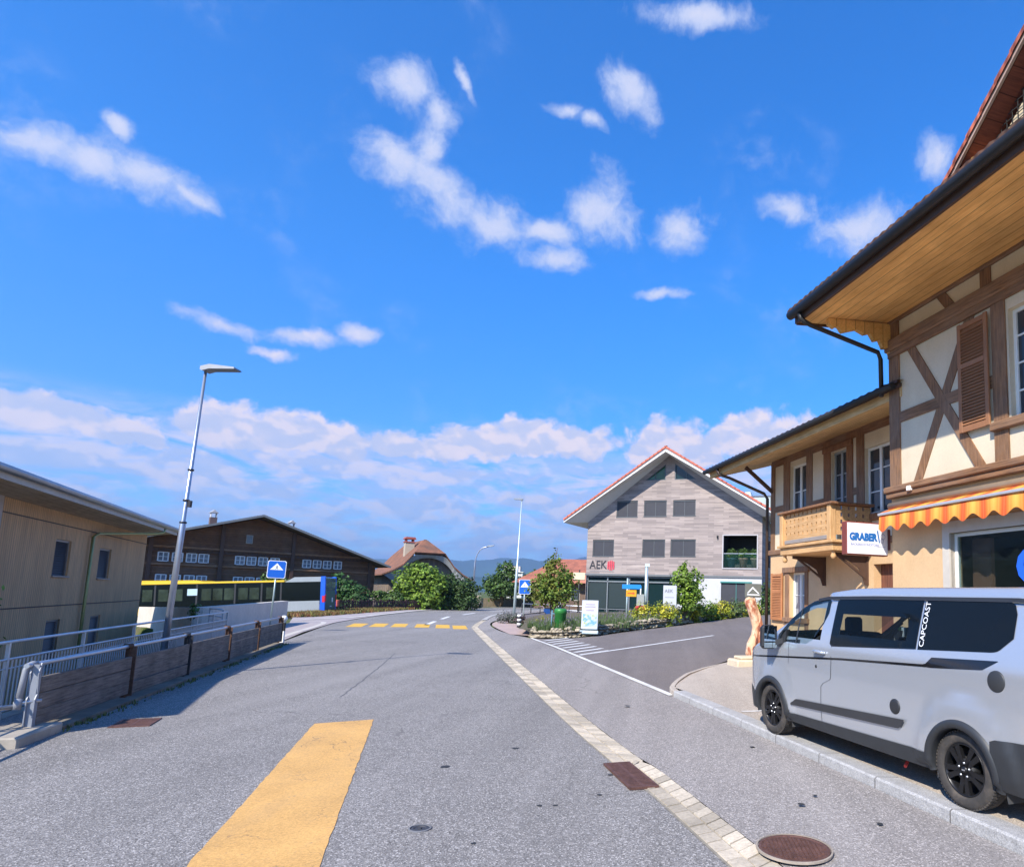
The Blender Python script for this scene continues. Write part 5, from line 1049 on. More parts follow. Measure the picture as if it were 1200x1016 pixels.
# moss and grass tufts along the footing
def tufts(name, label, pts, mat, hmin, hmax, kind='stuff', n=3, w=.012, cat='plants'):
    q = MB()
    for (x, y, z) in pts:
        for k in range(n):
            a_ = random.uniform(0, 6.28); h = random.uniform(hmin, hmax); dx, dy = math.cos(a_), math.sin(a_); l = random.uniform(.1, .5)*h; px_, py_ = x+random.uniform(-.04, .04), y+random.uniform(-.04, .04)
            q.add([(px_-dy*w, py_+dx*w, z), (px_+dy*w, py_-dx*w, z), (px_+dx*l*.5+dy*w*.7, py_+dy*l*.5-dx*w*.7, z+h*.6), (px_+dx*l, py_+dy*l, z+h)], [(0, 1, 2, 3)])
    q.keep = True; return tag(q.build(name, mat), label, cat, kind=kind)
GALVL = plain('galvanised_light', (.60, .63, .66), .45, .35, var=.06)
GR = leafm('grass_blade', (.10, .14, .035), (.17, .17, .05), .2)
pts = []
for i in range(420):
    s_ = random.random(); p = Vector(FP[0])+fd*(s_*fl)+Vector((fd.y, -fd.x))*(random.gauss(.20, .05)); 
    if random.random() < .25+.75*(.5+.5*math.sin(s_*23)): pts.append((p.x, p.y, .0))
tufts('verge_grass', 'thin tufts of grass and moss growing along the guardrail footing', pts, GR, .02, .07)
# reflector post
t = thing('marker_post', 'white and black marker post with a round white head at the guardrail\'s far end', 'marker post', (-13.85, 24.05, .0)); q = MB(); q.prism([(-.06, -.05), (.06, -.05), (.06, .04), (0, .07), (-.06, .04)], 'Z', 0, .42); q.build('post', WHITEP, t)
q = MB(); q.prism([(-.06, -.05), (.06, -.05), (.06, .04), (0, .07), (-.06, .04)], 'Z', .42, .72); q.build('band', BLACKP, t)
q = MB(); q.lathe([(.05, .72), (.055, .76), (.10, .80), (.115, .87), (.10, .93), (.06, .97), (.001, .98)], 16); q.build('head', WHITEP, t)

# ================================================================== METAL RAILING ON THE YARD EDGE
def railing(label, pts, z0, top=1.1, mesh=True, mat=GALV, posts=None, group=None):
    t = thing('railing', label, 'railing', (pts[0][0], pts[0][1], z0), 0, group)
    P_ = [Vector((p[0]-pts[0][0], p[1]-pts[0][1], 0)) for p in pts]
    q = MB(); q.tube([p+Vector((0, 0, top)) for p in P_], .024, 8); q.build('handrail', mat, t)
    q = MB(); q.tube([p+Vector((0, 0, top-.25)) for p in P_], .018, 8); q.tube([p+Vector((0, 0, .12)) for p in P_], .018, 8); q.tube([p+Vector((0, 0, top-.38)) for p in P_], .010, 6); q.build('rails', mat, t)
    if mesh:
        q = MB()
        for a_, b_ in zip(P_, P_[1:]):
            n = int((b_-a_).length/.11)
            for i in range(n): p = a_+(b_-a_)*(i+.5)/n; q.box(p.x-.007, p.x+.007, p.y-.007, p.y+.007, .12, top-.25)
        o = q.build('bars', mat, t)
    for a_, b_ in zip(P_, P_[1:]):
        n = max(1, round((b_-a_).length/2.1))
        for i in range(n+(1 if b_ is P_[-1] else 0)): p = a_+(b_-a_)*i/n; q = MB(); q.cbox(p.x-.03, p.x+.03, p.y-.012, p.y+.012, 0, top, .004); q.build('post', mat, t)
    return t
railing('long grey metal railing with thin bars along the edge of the sunken yard', [(-7.9, 6.1), (-9.38, 9.5), (-11.3, 14.1), (-13.1, 18.5), (-14.45, 21.8)], .04, mat=GALVL)
railing('short white-grey railing section by the end of the concrete wall', [(-15.0, 22.4), (-16.0, 23.2)], .04, 1.15, True, plain('light_rail', (.62, .64, .66), .45, .3))
# concrete parapet
q = MB()
def wallseg(q, p, q_, th, z0, z1a, z1b):
    d = (Vector(q_)-Vector(p)).normalized(); n_ = Vector((-d.y, d.x))*th
    v = [(*p, z0), (*q_, z0), (q_[0]+n_.x, q_[1]+n_.y, z0), (p[0]+n_.x, p[1]+n_.y, z0), (*p, z1a), (*q_, z1b), (q_[0]+n_.x, q_[1]+n_.y, z1b), (p[0]+n_.x, p[1]+n_.y, z1a)]
    q.add(v, [(4, 5, 6, 7), (0, 1, 5, 4), (1, 2, 6, 5), (2, 3, 7, 6), (3, 0, 4, 7)])
wallseg(q, (-16.54, 23.6), (-20.6, 36), .3, -2, 1.2, 1.24); wallseg(q, (-16.54, 23.6), (-26.5, 33.2), -.3, -2, 1.195, .80)
tag(q.build('parapet_wall', plain('fair_faced_concrete', (.60, .54, .47), .85, var=.07, bump=.2)), 'pale concrete parapet wall in front of the bus', 'wall')

# ================================================================== STREET LAMPS
POLE = plain('lamp_pole', (.40, .44, .52), .35, .7, var=.05); POLE2 = plain('lamp_pole_pale', (.55, .66, .66), .4, .5)
t = thing('street_lamp', 'tall grey street lamp with a flat LED head leaning slightly behind the guardrail', 'street lamp', (-10.93, 14.5, 0), R(0), ry=R(1.8))
q = MB(); q.tube([(0, 0, -.1), (0, 0, 3.4), (0, 0, 3.45), (0, 0, 7.0)], [.066, .060, .044, .030], 12); q.build('pole', POLE, t)
for z, r_ in ((3.4, .07), (4.6, .06), (3.9, .066)): q = MB(); q.lathe([(.03, -.02), (r_, -.02), (r_, .02), (.03, .02)], 12, (0, 0, z)); q.build('clamp', DARKM, t)
q = MB(); q.box(.06, .12, -.03, .03, 3.75, 3.9); q.build('junction_box', DARKM, t)
q = MB(); q.prism([(-.05, 7.0), (.15, 7.06), (.72, 7.02), (.74, 6.98), (.15, 6.95), (.0, 6.9), (-.05, 6.92)], 'Y', -.13, .13); q.build('lamp_head', plain('lamp_head', (.30, .31, .33), .5, .3), t)
t = thing('street_lamp', 'tall thin street lamp with a flat head rising beside the blue crossing sign', 'street lamp', (-13.62, 60, .05), 0, ry=R(.8))
q = MB(); q.tube([(0, 0, 0), (0, 0, 4.4), (0, 0, 4.45), (0, 0, 10.6)], [.13, .11, .075, .05], 10); q.build('pole', POLE2, t)
q = MB(); q.prism([(.1, 10.72), (-.2, 10.74), (-.75, 10.66), (-.75, 10.6), (-.15, 10.55), (.1, 10.55)], 'Y', -.13, .13); q.build('lamp_head', plain('lamp_head_dark', (.28, .30, .33), .4, .5), t)
t = thing('street_lamp', 'curved-arm street lamp standing beyond the large bush at the bend', 'street lamp', (-21.85, 75, 0))
q = MB(); pts = [(0, 0, 0), (0, 0, 5.2)]+[(1.15*(1-math.cos(a_)), 0, 5.2+1.95*math.sin(a_)) for a_ in (.3, .6, .9, 1.2, 1.5)]+[(1.6, 0, 7.25)]; q.tube(pts, [.10]*2+[.07]*6, 10); q.build('pole', POLE, t)
q = MB(); q.prism([(1.3, 7.22), (1.3, 7.32), (1.6, 7.38), (2.1, 7.42), (2.15, 7.36), (1.7, 7.2)], 'Y', -.12, .12); q.build('lamp_head', plain('lamp_head_grey', (.35, .37, .4), .4, .5), t)

# ================================================================== SIGNS
BLUE = plain('sign_blue_plate', (.01, .12, .55), .4, var=0); WHT2 = plain('sign_white_plate', (.85, .86, .88), .4, var=0)
def crossing(label, loc, rz, w, h, zc, post_h, pm, striped=False, lean=0):
    t = thing('crossing_sign', label, 'road sign', loc, rz, 'pedestrian crossing signs', ry=lean)
    q = MB(); q.tube([(0, .03, 0), (0, .03, post_h)], .032, 10); q.build('post', pm, t)
    q = MB(); c = .05; q.prism([(-w/2+c, zc-h/2), (w/2-c, zc-h/2), (w/2, zc-h/2+c), (w/2, zc+h/2-c), (w/2-c, zc+h/2), (-w/2+c, zc+h/2), (-w/2, zc+h/2-c), (-w/2, zc-h/2+c)], 'Y', -.03, -.01); p = q.build('plate', WHT2, t)
    w2, h2 = w-.05, h-.05; q = MB(); q.prism([(-w2/2+c, zc-h2/2), (w2/2-c, zc-h2/2), (w2/2, zc-h2/2+c), (w2/2, zc+h2/2-c), (w2/2-c, zc+h2/2), (-w2/2+c, zc+h2/2), (-w2/2, zc+h2/2-c), (-w2/2, zc-h2/2+c)], 'Y', -.034, -.031); q.build('blue_field', BLUE, p)
    q = MB(); q.prism([(-w*.36, zc-.02), (w*.36, zc-.02), (0, zc+h*.36)], 'Y', -.038, -.035); q.build('triangle', WHT2, p)
    q = MB(); s_ = w*.1; z = zc+.01; q.lathe([(.001, -.003), (s_*.35, -.003)], 8, (0, -.040, z+s_*1.75), 'Y'); q.prism([(-s_*.25, z+s_*.7), (s_*.3, z+s_*.7), (s_*.25, z+s_*1.4), (-s_*.2, z+s_*1.4)], 'Y', -.042, -.039)
    q.prism([(-s_*.2, z+s_*.7), (.0, z+s_*.75), (-s_*.55, z), (-s_*.8, z)], 'Y', -.042, -.039); q.prism([(s_*.3, z+s_*.7), (.05*s_, z+s_*.75), (s_*.5, z), (s_*.75, z)], 'Y', -.042, -.039); q.build('walker', BLACKP, p)
    return t
crossing('blue pedestrian crossing sign on a grey post at the concrete parapet wall', (-17.3, 29.0, .05), R(28), .72, .78, 2.72, 3.0, plain('post_green_grey', (.36, .44, .42), .45, .5), lean=R(1))
crossing('blue pedestrian crossing sign standing behind the black and white bollard', (-8.5, 40, .08), R(12), .70, .90, 2.32, 2.75, POLE2, lean=R(-.3))
t = thing('striped_bollard', 'black and white striped bollard on the paved corner', 'bollard', (-8.15, 37.3, .09)); 
for i in range(6): q = MB(); q.lathe([(.001, .12*i), (.12, .12*i), (.12, .12*i+.118), (.001, .12*i+.118)], 16); q.build('band', BLACKP if i % 2 == 0 else WHITEP, t)
t = thing('road_sign', 'small round pale yellow sign on a short post in front of the far garden wall', 'road sign', (-21.5, 74, 0)); q = MB(); q.tube([(0, 0, 0), (0, 0, 1.2)], .05, 8); q.build('post', plain('wood_post', (.30, .26, .2), .8), t); q = MB(); q.lathe([(.001, 0), (.22, 0), (.22, .03), (.001, .03)], 16, (0, -.06, 1.35), 'Y'); q.build('plate', plain('pale_yellow', (.70, .68, .42), .5), t)
t = thing('direction_sign', 'blue arrow board over a yellow board on a pale post in the lavender bed', 'direction sign', (-2.0, 36, .4), R(-5))
q = MB(); q.tube([(0, 0, 0), (0, 0, 2.6)], .045, 10); q.build('post', POLE2, t)
q = MB(); q.prism([(-.28, 2.02), (.74, 2.02), (.80, 2.14), (.74, 2.26), (-.28, 2.26)], 'Y', -.07, -.05); p = q.build('blue_board', plain('bright_blue', (.01, .22, .68), .4, var=0), t)
q = MB(); q.box(-.05, .52, -.07, -.05, 1.60, 1.96); p = q.build('yellow_board', plain('road_yellow', (.66, .32, .01), .4, var=0), t)
q = MB(); q.prism([(.03, 1.75), (.32, 1.75), (.32, 1.70), (.45, 1.78), (.32, 1.86), (.32, 1.81), (.03, 1.81)], 'Y', -.076, -.071); q.build('arrow', plain('sign_red_arrow', (.6, .08, .02), .5), p)
t = thing('parking_sign', 'grey notice with a red disc on a short white post behind the lavender', 'sign', (-1.35, 38.5, .5)); q = MB(); q.tube([(0, 0, 0), (0, 0, 2.0)], .035, 8); q.build('post', WHITEP, t)
q = MB(); q.box(-.22, .22, -.05, -.03, .98, 1.65); q.build('notice', plain('notice_grey', (.32, .34, .32), .6), t); q = MB(); q.prism([(-.26, .72), (.26, .72), (.30, .85), (.26, .98), (-.26, .98), (-.30, .85)], 'Y', -.06, -.04); q.build('red_plate', plain('plate_red', (.58, .03, .06), .5), t)
t = thing('flag_pole', 'pale narrow flagless pole in front of the bank entrance', 'pole', (-1.05, 39.0, .5)); q = MB(); q.tube([(0, 0, 0), (0, 0, 3.4)], .09, 10); q.build('pole', POLE2, t); q = MB(); q.box(-.1, .18, -.1, .1, 3.3, 3.48); q.build('top', plain('pole_top', (.55, .62, .62), .4), t)
t = thing('information_board', 'white freestanding bank information board rising from the yellow-green shrubs', 'sign', (.35, 35.2, .55), R(-4)); q = MB(); q.cbox(-.36, .36, -.05, .05, .1, 2.1, .01); q.build('panel', plain('board_white', (.50, .52, .56), .35, var=.02), t)
text_mb('AEK', .26, .004, -.06, 1.80, -.058, sx=.95).build('lettering', plain('board_grey_ink', (.16, .16, .2), .5), t)
q = MB()
for z, w in ((1.45, .5), (1.15, .42), (1.05, .5), (.85, .3)): q.box(-.27, -.27+w, -.057, -.052, z, z+.035)
q.build('text_rule', plain('board_light_ink', (.3, .3, .36), .5), t)
t = thing('poster_stand', 'white pavement poster stand with a colourful panel on the garden wall edge', 'poster stand', (-3.22, 28.9, .32), R(4), rx=R(-6)); q = MB(); q.cbox(-.36, .36, -.04, .0, .22, 1.48, .012); q.build('frame', plain('stand_white', (.52, .56, .60), .4), t)
pm = M('poster_print', (.50, .56, .60), .4); pm.mix(pm.mr(pm.noise(5, 3), .5, .56), (.16, .36, .46)); pm.mix(pm.mr(pm.noise(7, 3), .58, .64), (.40, .46, .20)); PM_ = pm.done()
q = MB(); q.box(-.30, .30, -.05, -.041, .35, .88); q.build('picture', PM_, t); q = MB()
for z, w in ((1.28, .40), (1.18, .46), (1.02, .34)): q.box(-w/2, w/2, -.048, -.041, z, z+.035)
q.build('text_rule', plain('poster_ink', (.36, .26, .36), .6), t)
q = MB(); q.cbox(-.42, .40, -.1, .2, 0, .16, .03); q.box(-.30, .34, -.05, -.0, .22, .34); q.build('base', plain('stand_base', (.50, .60, .64), .5), t)
t = thing('litter_bin', 'green round litter bin among the plants at the garden wall', 'bin', (-4.62, 29.6, .35)); q = MB(); q.lathe([(.001, .05), (.20, .05), (.23, .09), (.26, .80), (.285, .82), (.285, .94), (.26, 1.02), (.21, 1.04), (.21, .96), (.001, .94)], 24); q.build('body', plain('bin_green', (.03, .20, .04), .45, .1), t); q = MB(); q.lathe([(.20, 1.045), (.001, 1.045)], 20); q.build('opening', BLACKP, t)
q = MB(); q.tube([(-.4, .1, -.1), (-.4, .1, .95)], .03, 8); q.beam((-.4, .1, .8), (-.2, .05, .8), .04, .04); q.build('post', plain('bin_post', (.10, .22, .30), .5), t)

# ================================================================== BUS
bo = Vector((-26.6, 51.6, -.12)); bf = Vector((-40.3, 49.6, -.85)); bd = bf-bo; Lb = 13.6
bus = thing('bus', 'yellow and silver bus with a blue rear corner parked behind the concrete wall', 'bus', bo, math.atan2(-bd.y, -bd.x), ry=-math.asin(.73/13.85))
# local +x points to the rear, x runs -Lb .. 0; near side y = 0, z up
BY = plain('bus_yellow', (.70, .44, .02), .3, coat=.4, var=.02); BS = plain('bus_silver', (.38, .40, .41), .35, .4, coat=.3, var=.05); BB = plain('bus_blue', (.01, .10, .60), .3, coat=.4); BT = plain('bus_teal_glass', (.03, .13, .16), .15, coat=.4, var=.1); BG = glassm('bus_glass', (.006, .009, .010), .05); BG.node_tree.nodes['Principled BSDF'].inputs['Specular IOR Level'].default_value = .07
q = MB(); q.cbox(-Lb, -3.2, 0, 2.5, .3, .86, .06); q.build('lower_body', BY, bus); q = MB(); q.cbox(-3.2, -.35, -.005, 2.505, .3, 1.16, .05); q.build('lower_body', BS, bus)
q = MB(); q.prism([(-Lb-.12, .86), (-.35, .86), (-.3, 2.62), (-Lb-.02, 2.62)], 'Y', .01, 2.49); q.build('window_band', BG, bus)
q = MB(); q.cbox(-Lb+.0, -3.0, -.01, 2.51, 2.60, 2.78, .05); q.prism([(-Lb+.2, 2.78), (-11.4+2.6, 2.78), (-9.4, 2.92), (-Lb+.35, 2.96)], 'Y', .1, 2.4); q.build('roof', BY, bus)
q = MB(); q.prism([(-3.0, 2.6), (-.3, 2.6), (-.3, 3.0), (-2.3, 3.0)], 'Y', .02, 2.48); q.build('roof', BS, bus)
for y in (-.02, 2.38): q = MB(); q.cbox(-.36, .02, y, y+.14, .3, 3.02, .04); q.build('rear_corner', BB, bus)
q = MB(); q.cbox(-.30, .0, .12, 2.38, .35, 1.9, .03); q.build('rear_panel', plain('bus_rear_teal', (.02, .12, .12), .35), bus); q = MB(); q.cbox(-.30, .01, .12, 2.38, 1.9, 2.95, .05); q.build('rear_window', plain('bus_rear_glass', (.06, .10, .17), .12, coat=.5, var=.15), bus)
q = MB(); q.cbox(.0, .04, .0, .2, 1.05, 1.6, .02); q.cbox(.0, .04, 2.3, 2.5, 1.05, 1.6, .02); q.box(-.2, -.0, -.04, -.02, 1.0, 1.5); q.build('tail_light', plain('tail_red', (.55, .02, .04), .3), bus)
q = MB(); q.box(.0, .015, 1.5, 1.75, 1.0, 1.35); q.box(.0, .015, 1.1, 1.5, .62, .70); q.build('rear_mark', WHT2, bus)
for x in (-12.2, -9.3, -6.6, -4.7, -3.3): q = MB(); q.box(x, x+.12, -.004, .008, 1.04, 2.6); q.build('window_pillar', BLACKP, bus)
PN = plain('bus_pane', (.022, .032, .022), .1, var=.6, sc=1.2)
for x in (-13.0, -11.9, -10.9, -8.9, -8.1, -7.3, -6.3, -5.5, -4.3): q = MB(); q.cbox(x, x+.68, -.006, .006, 1.35, 2.25, .002); q.build('window_pane', PN, bus)
q = MB(); q.box(-9.9, -9.2, -.009, .008, 1.75, 2.25); q.build('window_poster', plain('poster_pale', (.42, .55, .60), .4), bus)
q = MB(); q.box(-Lb-.14, -Lb-.1, .2, 2.3, 1.1, 2.6); q.build('windscreen', BG, bus); q = MB(); q.tube([(-Lb-.05, .1, 2.6), (-Lb-.4, -.25, 2.45), (-Lb-.38, -.25, 1.8)], .04, 8); q.cbox(-Lb-.5, -Lb-.3, -.35, -.15, 1.75, 2.15, .03); q.build('mirror', BLACKP, bus)
q = MB(); q.box(-Lb-.16, -Lb+.15, -.02, .05, 1.95, 2.05); q.build('marker', plain('orange_light', (.75, .22, .08), .5), bus)
for x in (-11.0, -3.0, -1.6):
    for y in (.12, 2.14):
        q = MB(); q.lathe([(.001, 0), (.28, 0), (.30, .02), (.46, .0), (.48, .04), (.48, .22), (.001, .24)], 20, (x, y-.1, .48), 'Y'); q.build('wheel', BLACKP, bus)

# ================================================================== WOODEN SCULPTURE, STONE BLOCK, SCOOTER etc
CW = M('carved_wood', (.66, .42, .26), .7); CW.mix(CW.mr(CW.noise(3.2, 5, .6, CW.vec((1, 1, .4)), 1.2), .47, .55), (.34, .11, .055)); CW.mix(CW.mr(CW.noise(4, 5), .55, .7, 0, .8), (.78, .64, .48)); CW.bumpn(CW.noise(14, 5), .6, .03); CW = CW.done()
t = thing('carved_trunk', 'twisted carved tree trunk sculpture carrying a small grey sign beside the car park', 'sculpture', (2.66, 19.3, .24))
q = MB(); spine = [(0.02, 0, 0), (.0, 0, .08), (-.05, 0, .25), (-.02, 0, .5), (.07, 0, .75), (.10, 0, 1.0), (.04, 0, 1.3), (-.06, 0, 1.6), (-.14, 0, 1.78), (-.17, 0, 1.86)]
q.tube(spine, [.12, .16, .17, .155, .13, .125, .14, .16, .14, .06], 14)
sp2 = [(.12, -.04, .2), (.16, -.05, .45), (.22, -.04, .8), (.20, -.02, 1.05), (.16, -.02, 1.35), (.06, 0, 1.65), (.02, 0, 1.85), (.0, 0, 1.95)]; q.tube(sp2, [.05, .08, .09, .085, .07, .055, .04, .03], 10)
for i, (x, y, z) in enumerate(q.v):
    n_ = mathutils.noise.noise(Vector((x*6, y*6, z*4)))*.035; a_ = math.atan2(y, x-.0); q.v[i] = (x+n_*math.cos(a_), y+n_*math.sin(a_), z)
q.build('trunk', CW, t)
q = MB()
for p_, r_ in (((.09, -.12, .62), .05), ((.17, -.10, .95), .045), ((.02, -.15, .35), .06), ((.14, -.08, 1.2), .03)): q.ball(p_, r_, 2, (1, .5, 1.9), .05)
q.build('carved_hollow', plain('carved_dark', (.16, .055, .04), .8, var=.2), t)
q = MB(); q.cbox(-.26, .22, -.06, -.02, 1.86, 2.26, .01); b_ = q.build('sign_board', plain('sign_slate', (.12, .125, .11), .6), t)
q = MB(); q.prism([(-.20, 1.98), (-.03, 2.17), (.16, 1.98), (.12, 1.98), (-.03, 2.12), (-.16, 1.98)], 'Y', -.066, -.061); q.box(-.2, .17, -.066, -.061, 1.925, 1.95); q.build('emblem', WHT2, b_)
q = MB(); q.cbox(-.5, .45, -.35, .3, 0, .22, .04); q.cbox(-.35, .35, -.25, .2, .22, .3, .03)
o = tag(q.build('stone_block', plain('sandstone', (.60, .50, .36), .9, var=.12, bump=.3)), 'pale sandstone block at the foot of the carved trunk', 'stone'); o.location = (2.35, 17.9, .22); o.rotation_euler = (0, 0, R(20))
# parked scooter
t = thing('motor_scooter', 'dark blue motor scooter with a pale pink top box parked left of the bank', 'scooter', (-8.9, 53, .0), R(20)); SBL = plain('scooter_blue', (.02, .08, .28), .35, coat=.4)
q = MB(); q.prism([(-.5, .35), (-.15, .3), (.3, .3), (.45, .5), (.62, 1.0), (.52, 1.05), (.32, .55), (.0, .5), (-.1, .78), (-.7, .82), (-.75, .6)], 'Y', -.16, .16); q.build('body', SBL, t)
q = MB(); q.cbox(-.68, -.02, -.15, .15, .80, .90, .03); q.build('seat', BLACKP, t); q = MB(); q.cbox(-.98, -.62, -.2, .2, .92, 1.22, .05); q.build('top_box', plain('top_box_pink', (.75, .50, .56), .5), t)
for x in (-.55, .62): q = MB(); q.lathe([(.001, 0), (.10, 0), (.13, .01), (.22, -.01), (.24, .05), (.22, .11), (.001, .1)], 18, (x, -.05, .24), 'Y'); q.build('wheel', BLACKP, t)
q = MB(); q.tube([(.62, 0, .24), (.5, 0, 1.02), (.46, 0, 1.1)], .03, 8); q.tube([(.46, -.32, 1.12), (.48, 0, 1.08), (.46, .32, 1.12)], .02, 8); q.build('handlebar', DARKM, t); q = MB(); q.prism([(.52, 1.05), (.6, 1.05), (.45, 1.5), (.42, 1.5)], 'Y', -.2, .2); q.build('windshield', plain('windshield', (.35, .42, .48), .2), t)
t = thing('parasol', 'folded-out orange-pink parasol in front of the inn behind the small tree', 'parasol', (-13.1, 72, 0)); q = MB(); q.tube([(0, 0, 0), (0, 0, 2.9)], .04, 8); q.build('pole', WHITEP, t); q = MB()
for k in range(8): a0, a1 = k*math.pi/4, (k+1)*math.pi/4; q.add([(0, 0, 3.1), (1.4*math.cos(a0), 1.4*math.sin(a0), 2.25), (1.4*math.cos(a1), 1.4*math.sin(a1), 2.25)], [(0, 1, 2)])
q.build('canopy', plain('parasol_cloth', (.72, .24, .14), .85), t)
t = thing('advertising_disc', 'yellow round advertising disc on a pale pedestal in front of the inn', 'sign', (-10.9, 68, 0)); q = MB(); q.box(-.28, .28, -.15, .15, 0, 1.9); q.build('pedestal', plain('pedestal', (.62, .60, .58), .7), t); q = MB(); q.lathe([(.001, -.04), (.42, -.04), (.45, 0), (.42, .04), (.001, .04)], 20, (0, 0, 2.35), 'Y'); q.build('disc', plain('disc_yellow', (.85, .55, .06), .4), t)
t = thing('bank_parking_fence', 'low grey post and rail fence around the parking place left of the bank', 'fence', (-14.2, 66, 0)); q = MB(); q.tube([(0, 0, .95), (7.5, -6, .95)], .04, 8); q.tube([(0, 0, .5), (7.5, -6, .5)], .03, 8); q.build('rails', GALV, t)
for i in range(8): q = MB(); q.tube([(i*7.5/7, -i*6/7, 0), (i*7.5/7, -i*6/7, 1)], .045, 8); q.build('post', DARKM, t)
t = thing('red_mailbox', 'small red box standing in the flower border before the farmhouse', 'box', (-29.4, 58.5, 0)); q = MB(); q.cbox(-.4, .4, -.2, .2, .35, .95, .05); q.build('box', plain('box_red', (.62, .13, .09), .6), t); q = MB(); q.box(-.3, -.2, -.05, .05, 0, .35); q.box(.2, .3, -.05, .05, 0, .35); q.build('legs', DARKM, t)

# ================================================================== DRY STONE GARDEN WALL
ST = M('field_stone', (.40, .34, .25), .92); ST.island(.35); ST.vary(6, .22, 5); ST.mix(ST.mr(ST.noise(1.2, 4), .52, .62, 0, .5), (.20, .17, .11)); ST.bumpn(ST.noise(12, 6, .7), .8, .04); ST = ST.done()
GP = resample(refine([(-6.2, 30.9), (-5.72, 28.75), (-4.3, 28.35), (-2.9, 29.4), (-1.5, 32.05), (.62, 35.1), (2.71, 39.05), (5.3, 43.4), (7.5, 45.2)], 6), 400)
q = MB(); random.seed(11)
for row in range(4):
    i = 0.
    while i < 398:
        st = random.uniform(1.6, 5.5); p0 = Vector(GP[int(i)]); p1 = Vector(GP[min(400, int(i+st))]); c = (p0+p1)/2; d = (p1-p0); l = d.length
        if l > .01:
            hgt = random.uniform(.09, .16); z = rise(c.x, c.y)+row*.105+random.uniform(-.03, .03)-.02
            tall = .30 if c.x < -3 else .36
            if row*.105 < tall+random.uniform(-.05, .1):
                n_ = Vector((d.y, -d.x)).normalized(); c2 = c-n_*(.16+row*.035+random.uniform(-.05, .05))
                bm = bmesh.new(); bmesh.ops.create_icosphere(bm, subdivisions=1, radius=1); sx, sy, sz = l*.62, random.uniform(.10, .17), hgt*.62; an_ = math.atan2(d.y, d.x)+random.uniform(-.25, .25)
                tl = random.uniform(-.25, .25)
                for v in bm.verts:
                    a_ = v.co; x = a_.x*sx*(1+random.uniform(-.25, .2)); y = a_.y*sy*(1+random.uniform(-.25, .2)); z2 = a_.z*sz*(1+random.uniform(-.3, .2))+x*tl*.3
                    v.co = Vector((c2.x+x*math.cos(an_)-y*math.sin(an_), c2.y+x*math.sin(an_)+y*math.cos(an_), z+sz+z2))
                q.bm(bm)
        i += st*.93
q.keep = True; tag(q.build('stone_wall', ST), 'low dry stone wall edging the flower bed beside the side road', 'wall')
# the bed behind the wall
inn_ = resample(refine([(-6.9, 31.4), (-7.6, 36), (-8.6, 41), (-8.6, 47.5), (-6.2, 49.2), (0, 47.2), (4, 45.8), (6.2, 45.2), (7.3, 45.2)], 4), 60)
strip('flower_bed', resample([GP[k] for k in range(0, 401, 5)], 60), inn_, lambda x, y: rise(x, y)+.25, M('soil', (.11, .09, .05), .95).vary(8, .3).mix(.0, (.1, .1, .1)).done(), 3)
# ================================================================== VEGETATION
random.seed(21)
def leaves(blobs_, n, size, mat, hollow=.35, flat=.6, q=None, up_=.35, noisek=.35):
    """leaf-sized faces spread through a set of ellipsoids, thinned by noise so that gaps show"""
    q = q or MB(); tot = sum(b[3]*b[4]*b[5] for b in blobs_); k = 0
    for cx, cy, cz, rx, ry, rz in blobs_:
        m = int(n*(rx*ry*rz)/tot)
        for _ in range(m):
            while True:
                x, y, z = [random.uniform(-1, 1) for _ in range(3)]; d = x*x+y*y+z*z
                if d < 1: break
            r_ = math.sqrt(d)
            if r_ < hollow: continue
            e = 1+.34*mathutils.noise.noise(Vector((cx+x*2.3, cy+y*2.3, cz+z*2.3)))*2
            px_, py_, pz_ = cx+x*rx*e, cy+y*ry*e, cz+z*rz*e
            if mathutils.noise.noise(Vector((px_, py_, pz_))*(1.1/max(.4, min(rx, rz)*.5))) < -noisek: continue
            s_ = size*random.uniform(.55, 1.35)
            nrm = Vector((x+random.gauss(0, .6), y+random.gauss(0, .6), z+up_+random.gauss(0, .6))).normalized(); a_ = nrm.orthogonal().normalized(); b_ = nrm.cross(a_); t_ = random.uniform(0, 6.28)
            u_ = a_*math.cos(t_)+b_*math.sin(t_); v_ = nrm.cross(u_); c = Vector((px_, py_, pz_))
            q.add([c-u_*s_, c+v_*s_*flat-u_*s_*.1, c+u_*s_, c-v_*s_*flat-u_*s_*.1], [(0, 1, 2, 3)])
    q.keep = True; return q
LG = leafm('leaf_bright', (.19, .28, .03), (.11, .20, .03)); LM = leafm('leaf_mid', (.085, .15, .03), (.055, .11, .03)); LD = leafm('leaf_dark', (.032, .065, .022), (.022, .045, .018)); LDM = leafm('leaf_deep', (.06, .11, .025), (.035, .07, .02)); LY = leafm('leaf_yellow_green', (.42, .38, .03), (.17, .26, .03))
LMA = leafm('leaf_maple', (.13, .22, .03), (.17, .17, .03)); LAV = leafm('lavender_leaf', (.12, .17, .06), (.09, .14, .05)); LAVF = leafm('lavender_flower', (.17, .14, .20), (.13, .12, .12)); LV = leafm('leaf_vine', (.06, .14, .035), (.045, .10, .03))
BARK = M('bark', (.14, .10, .07), .9).vary(6, .3, 5, None).done()
def tree(name, label, cat, loc, blobs_, n, size, mat, stems, group=None, **k):
    t = thing(name, label, cat, loc, 0, group); leaves(blobs_, n, size, mat, **k).build('crown', mat, t)
    q = MB()
    for pts, r0_ in stems:
        q.tube(pts, [r0_*(1-.75*i/(len(pts)-1)) for i in range(len(pts))], 8)
    if stems: q.build('trunk', BARK, t)
    return t
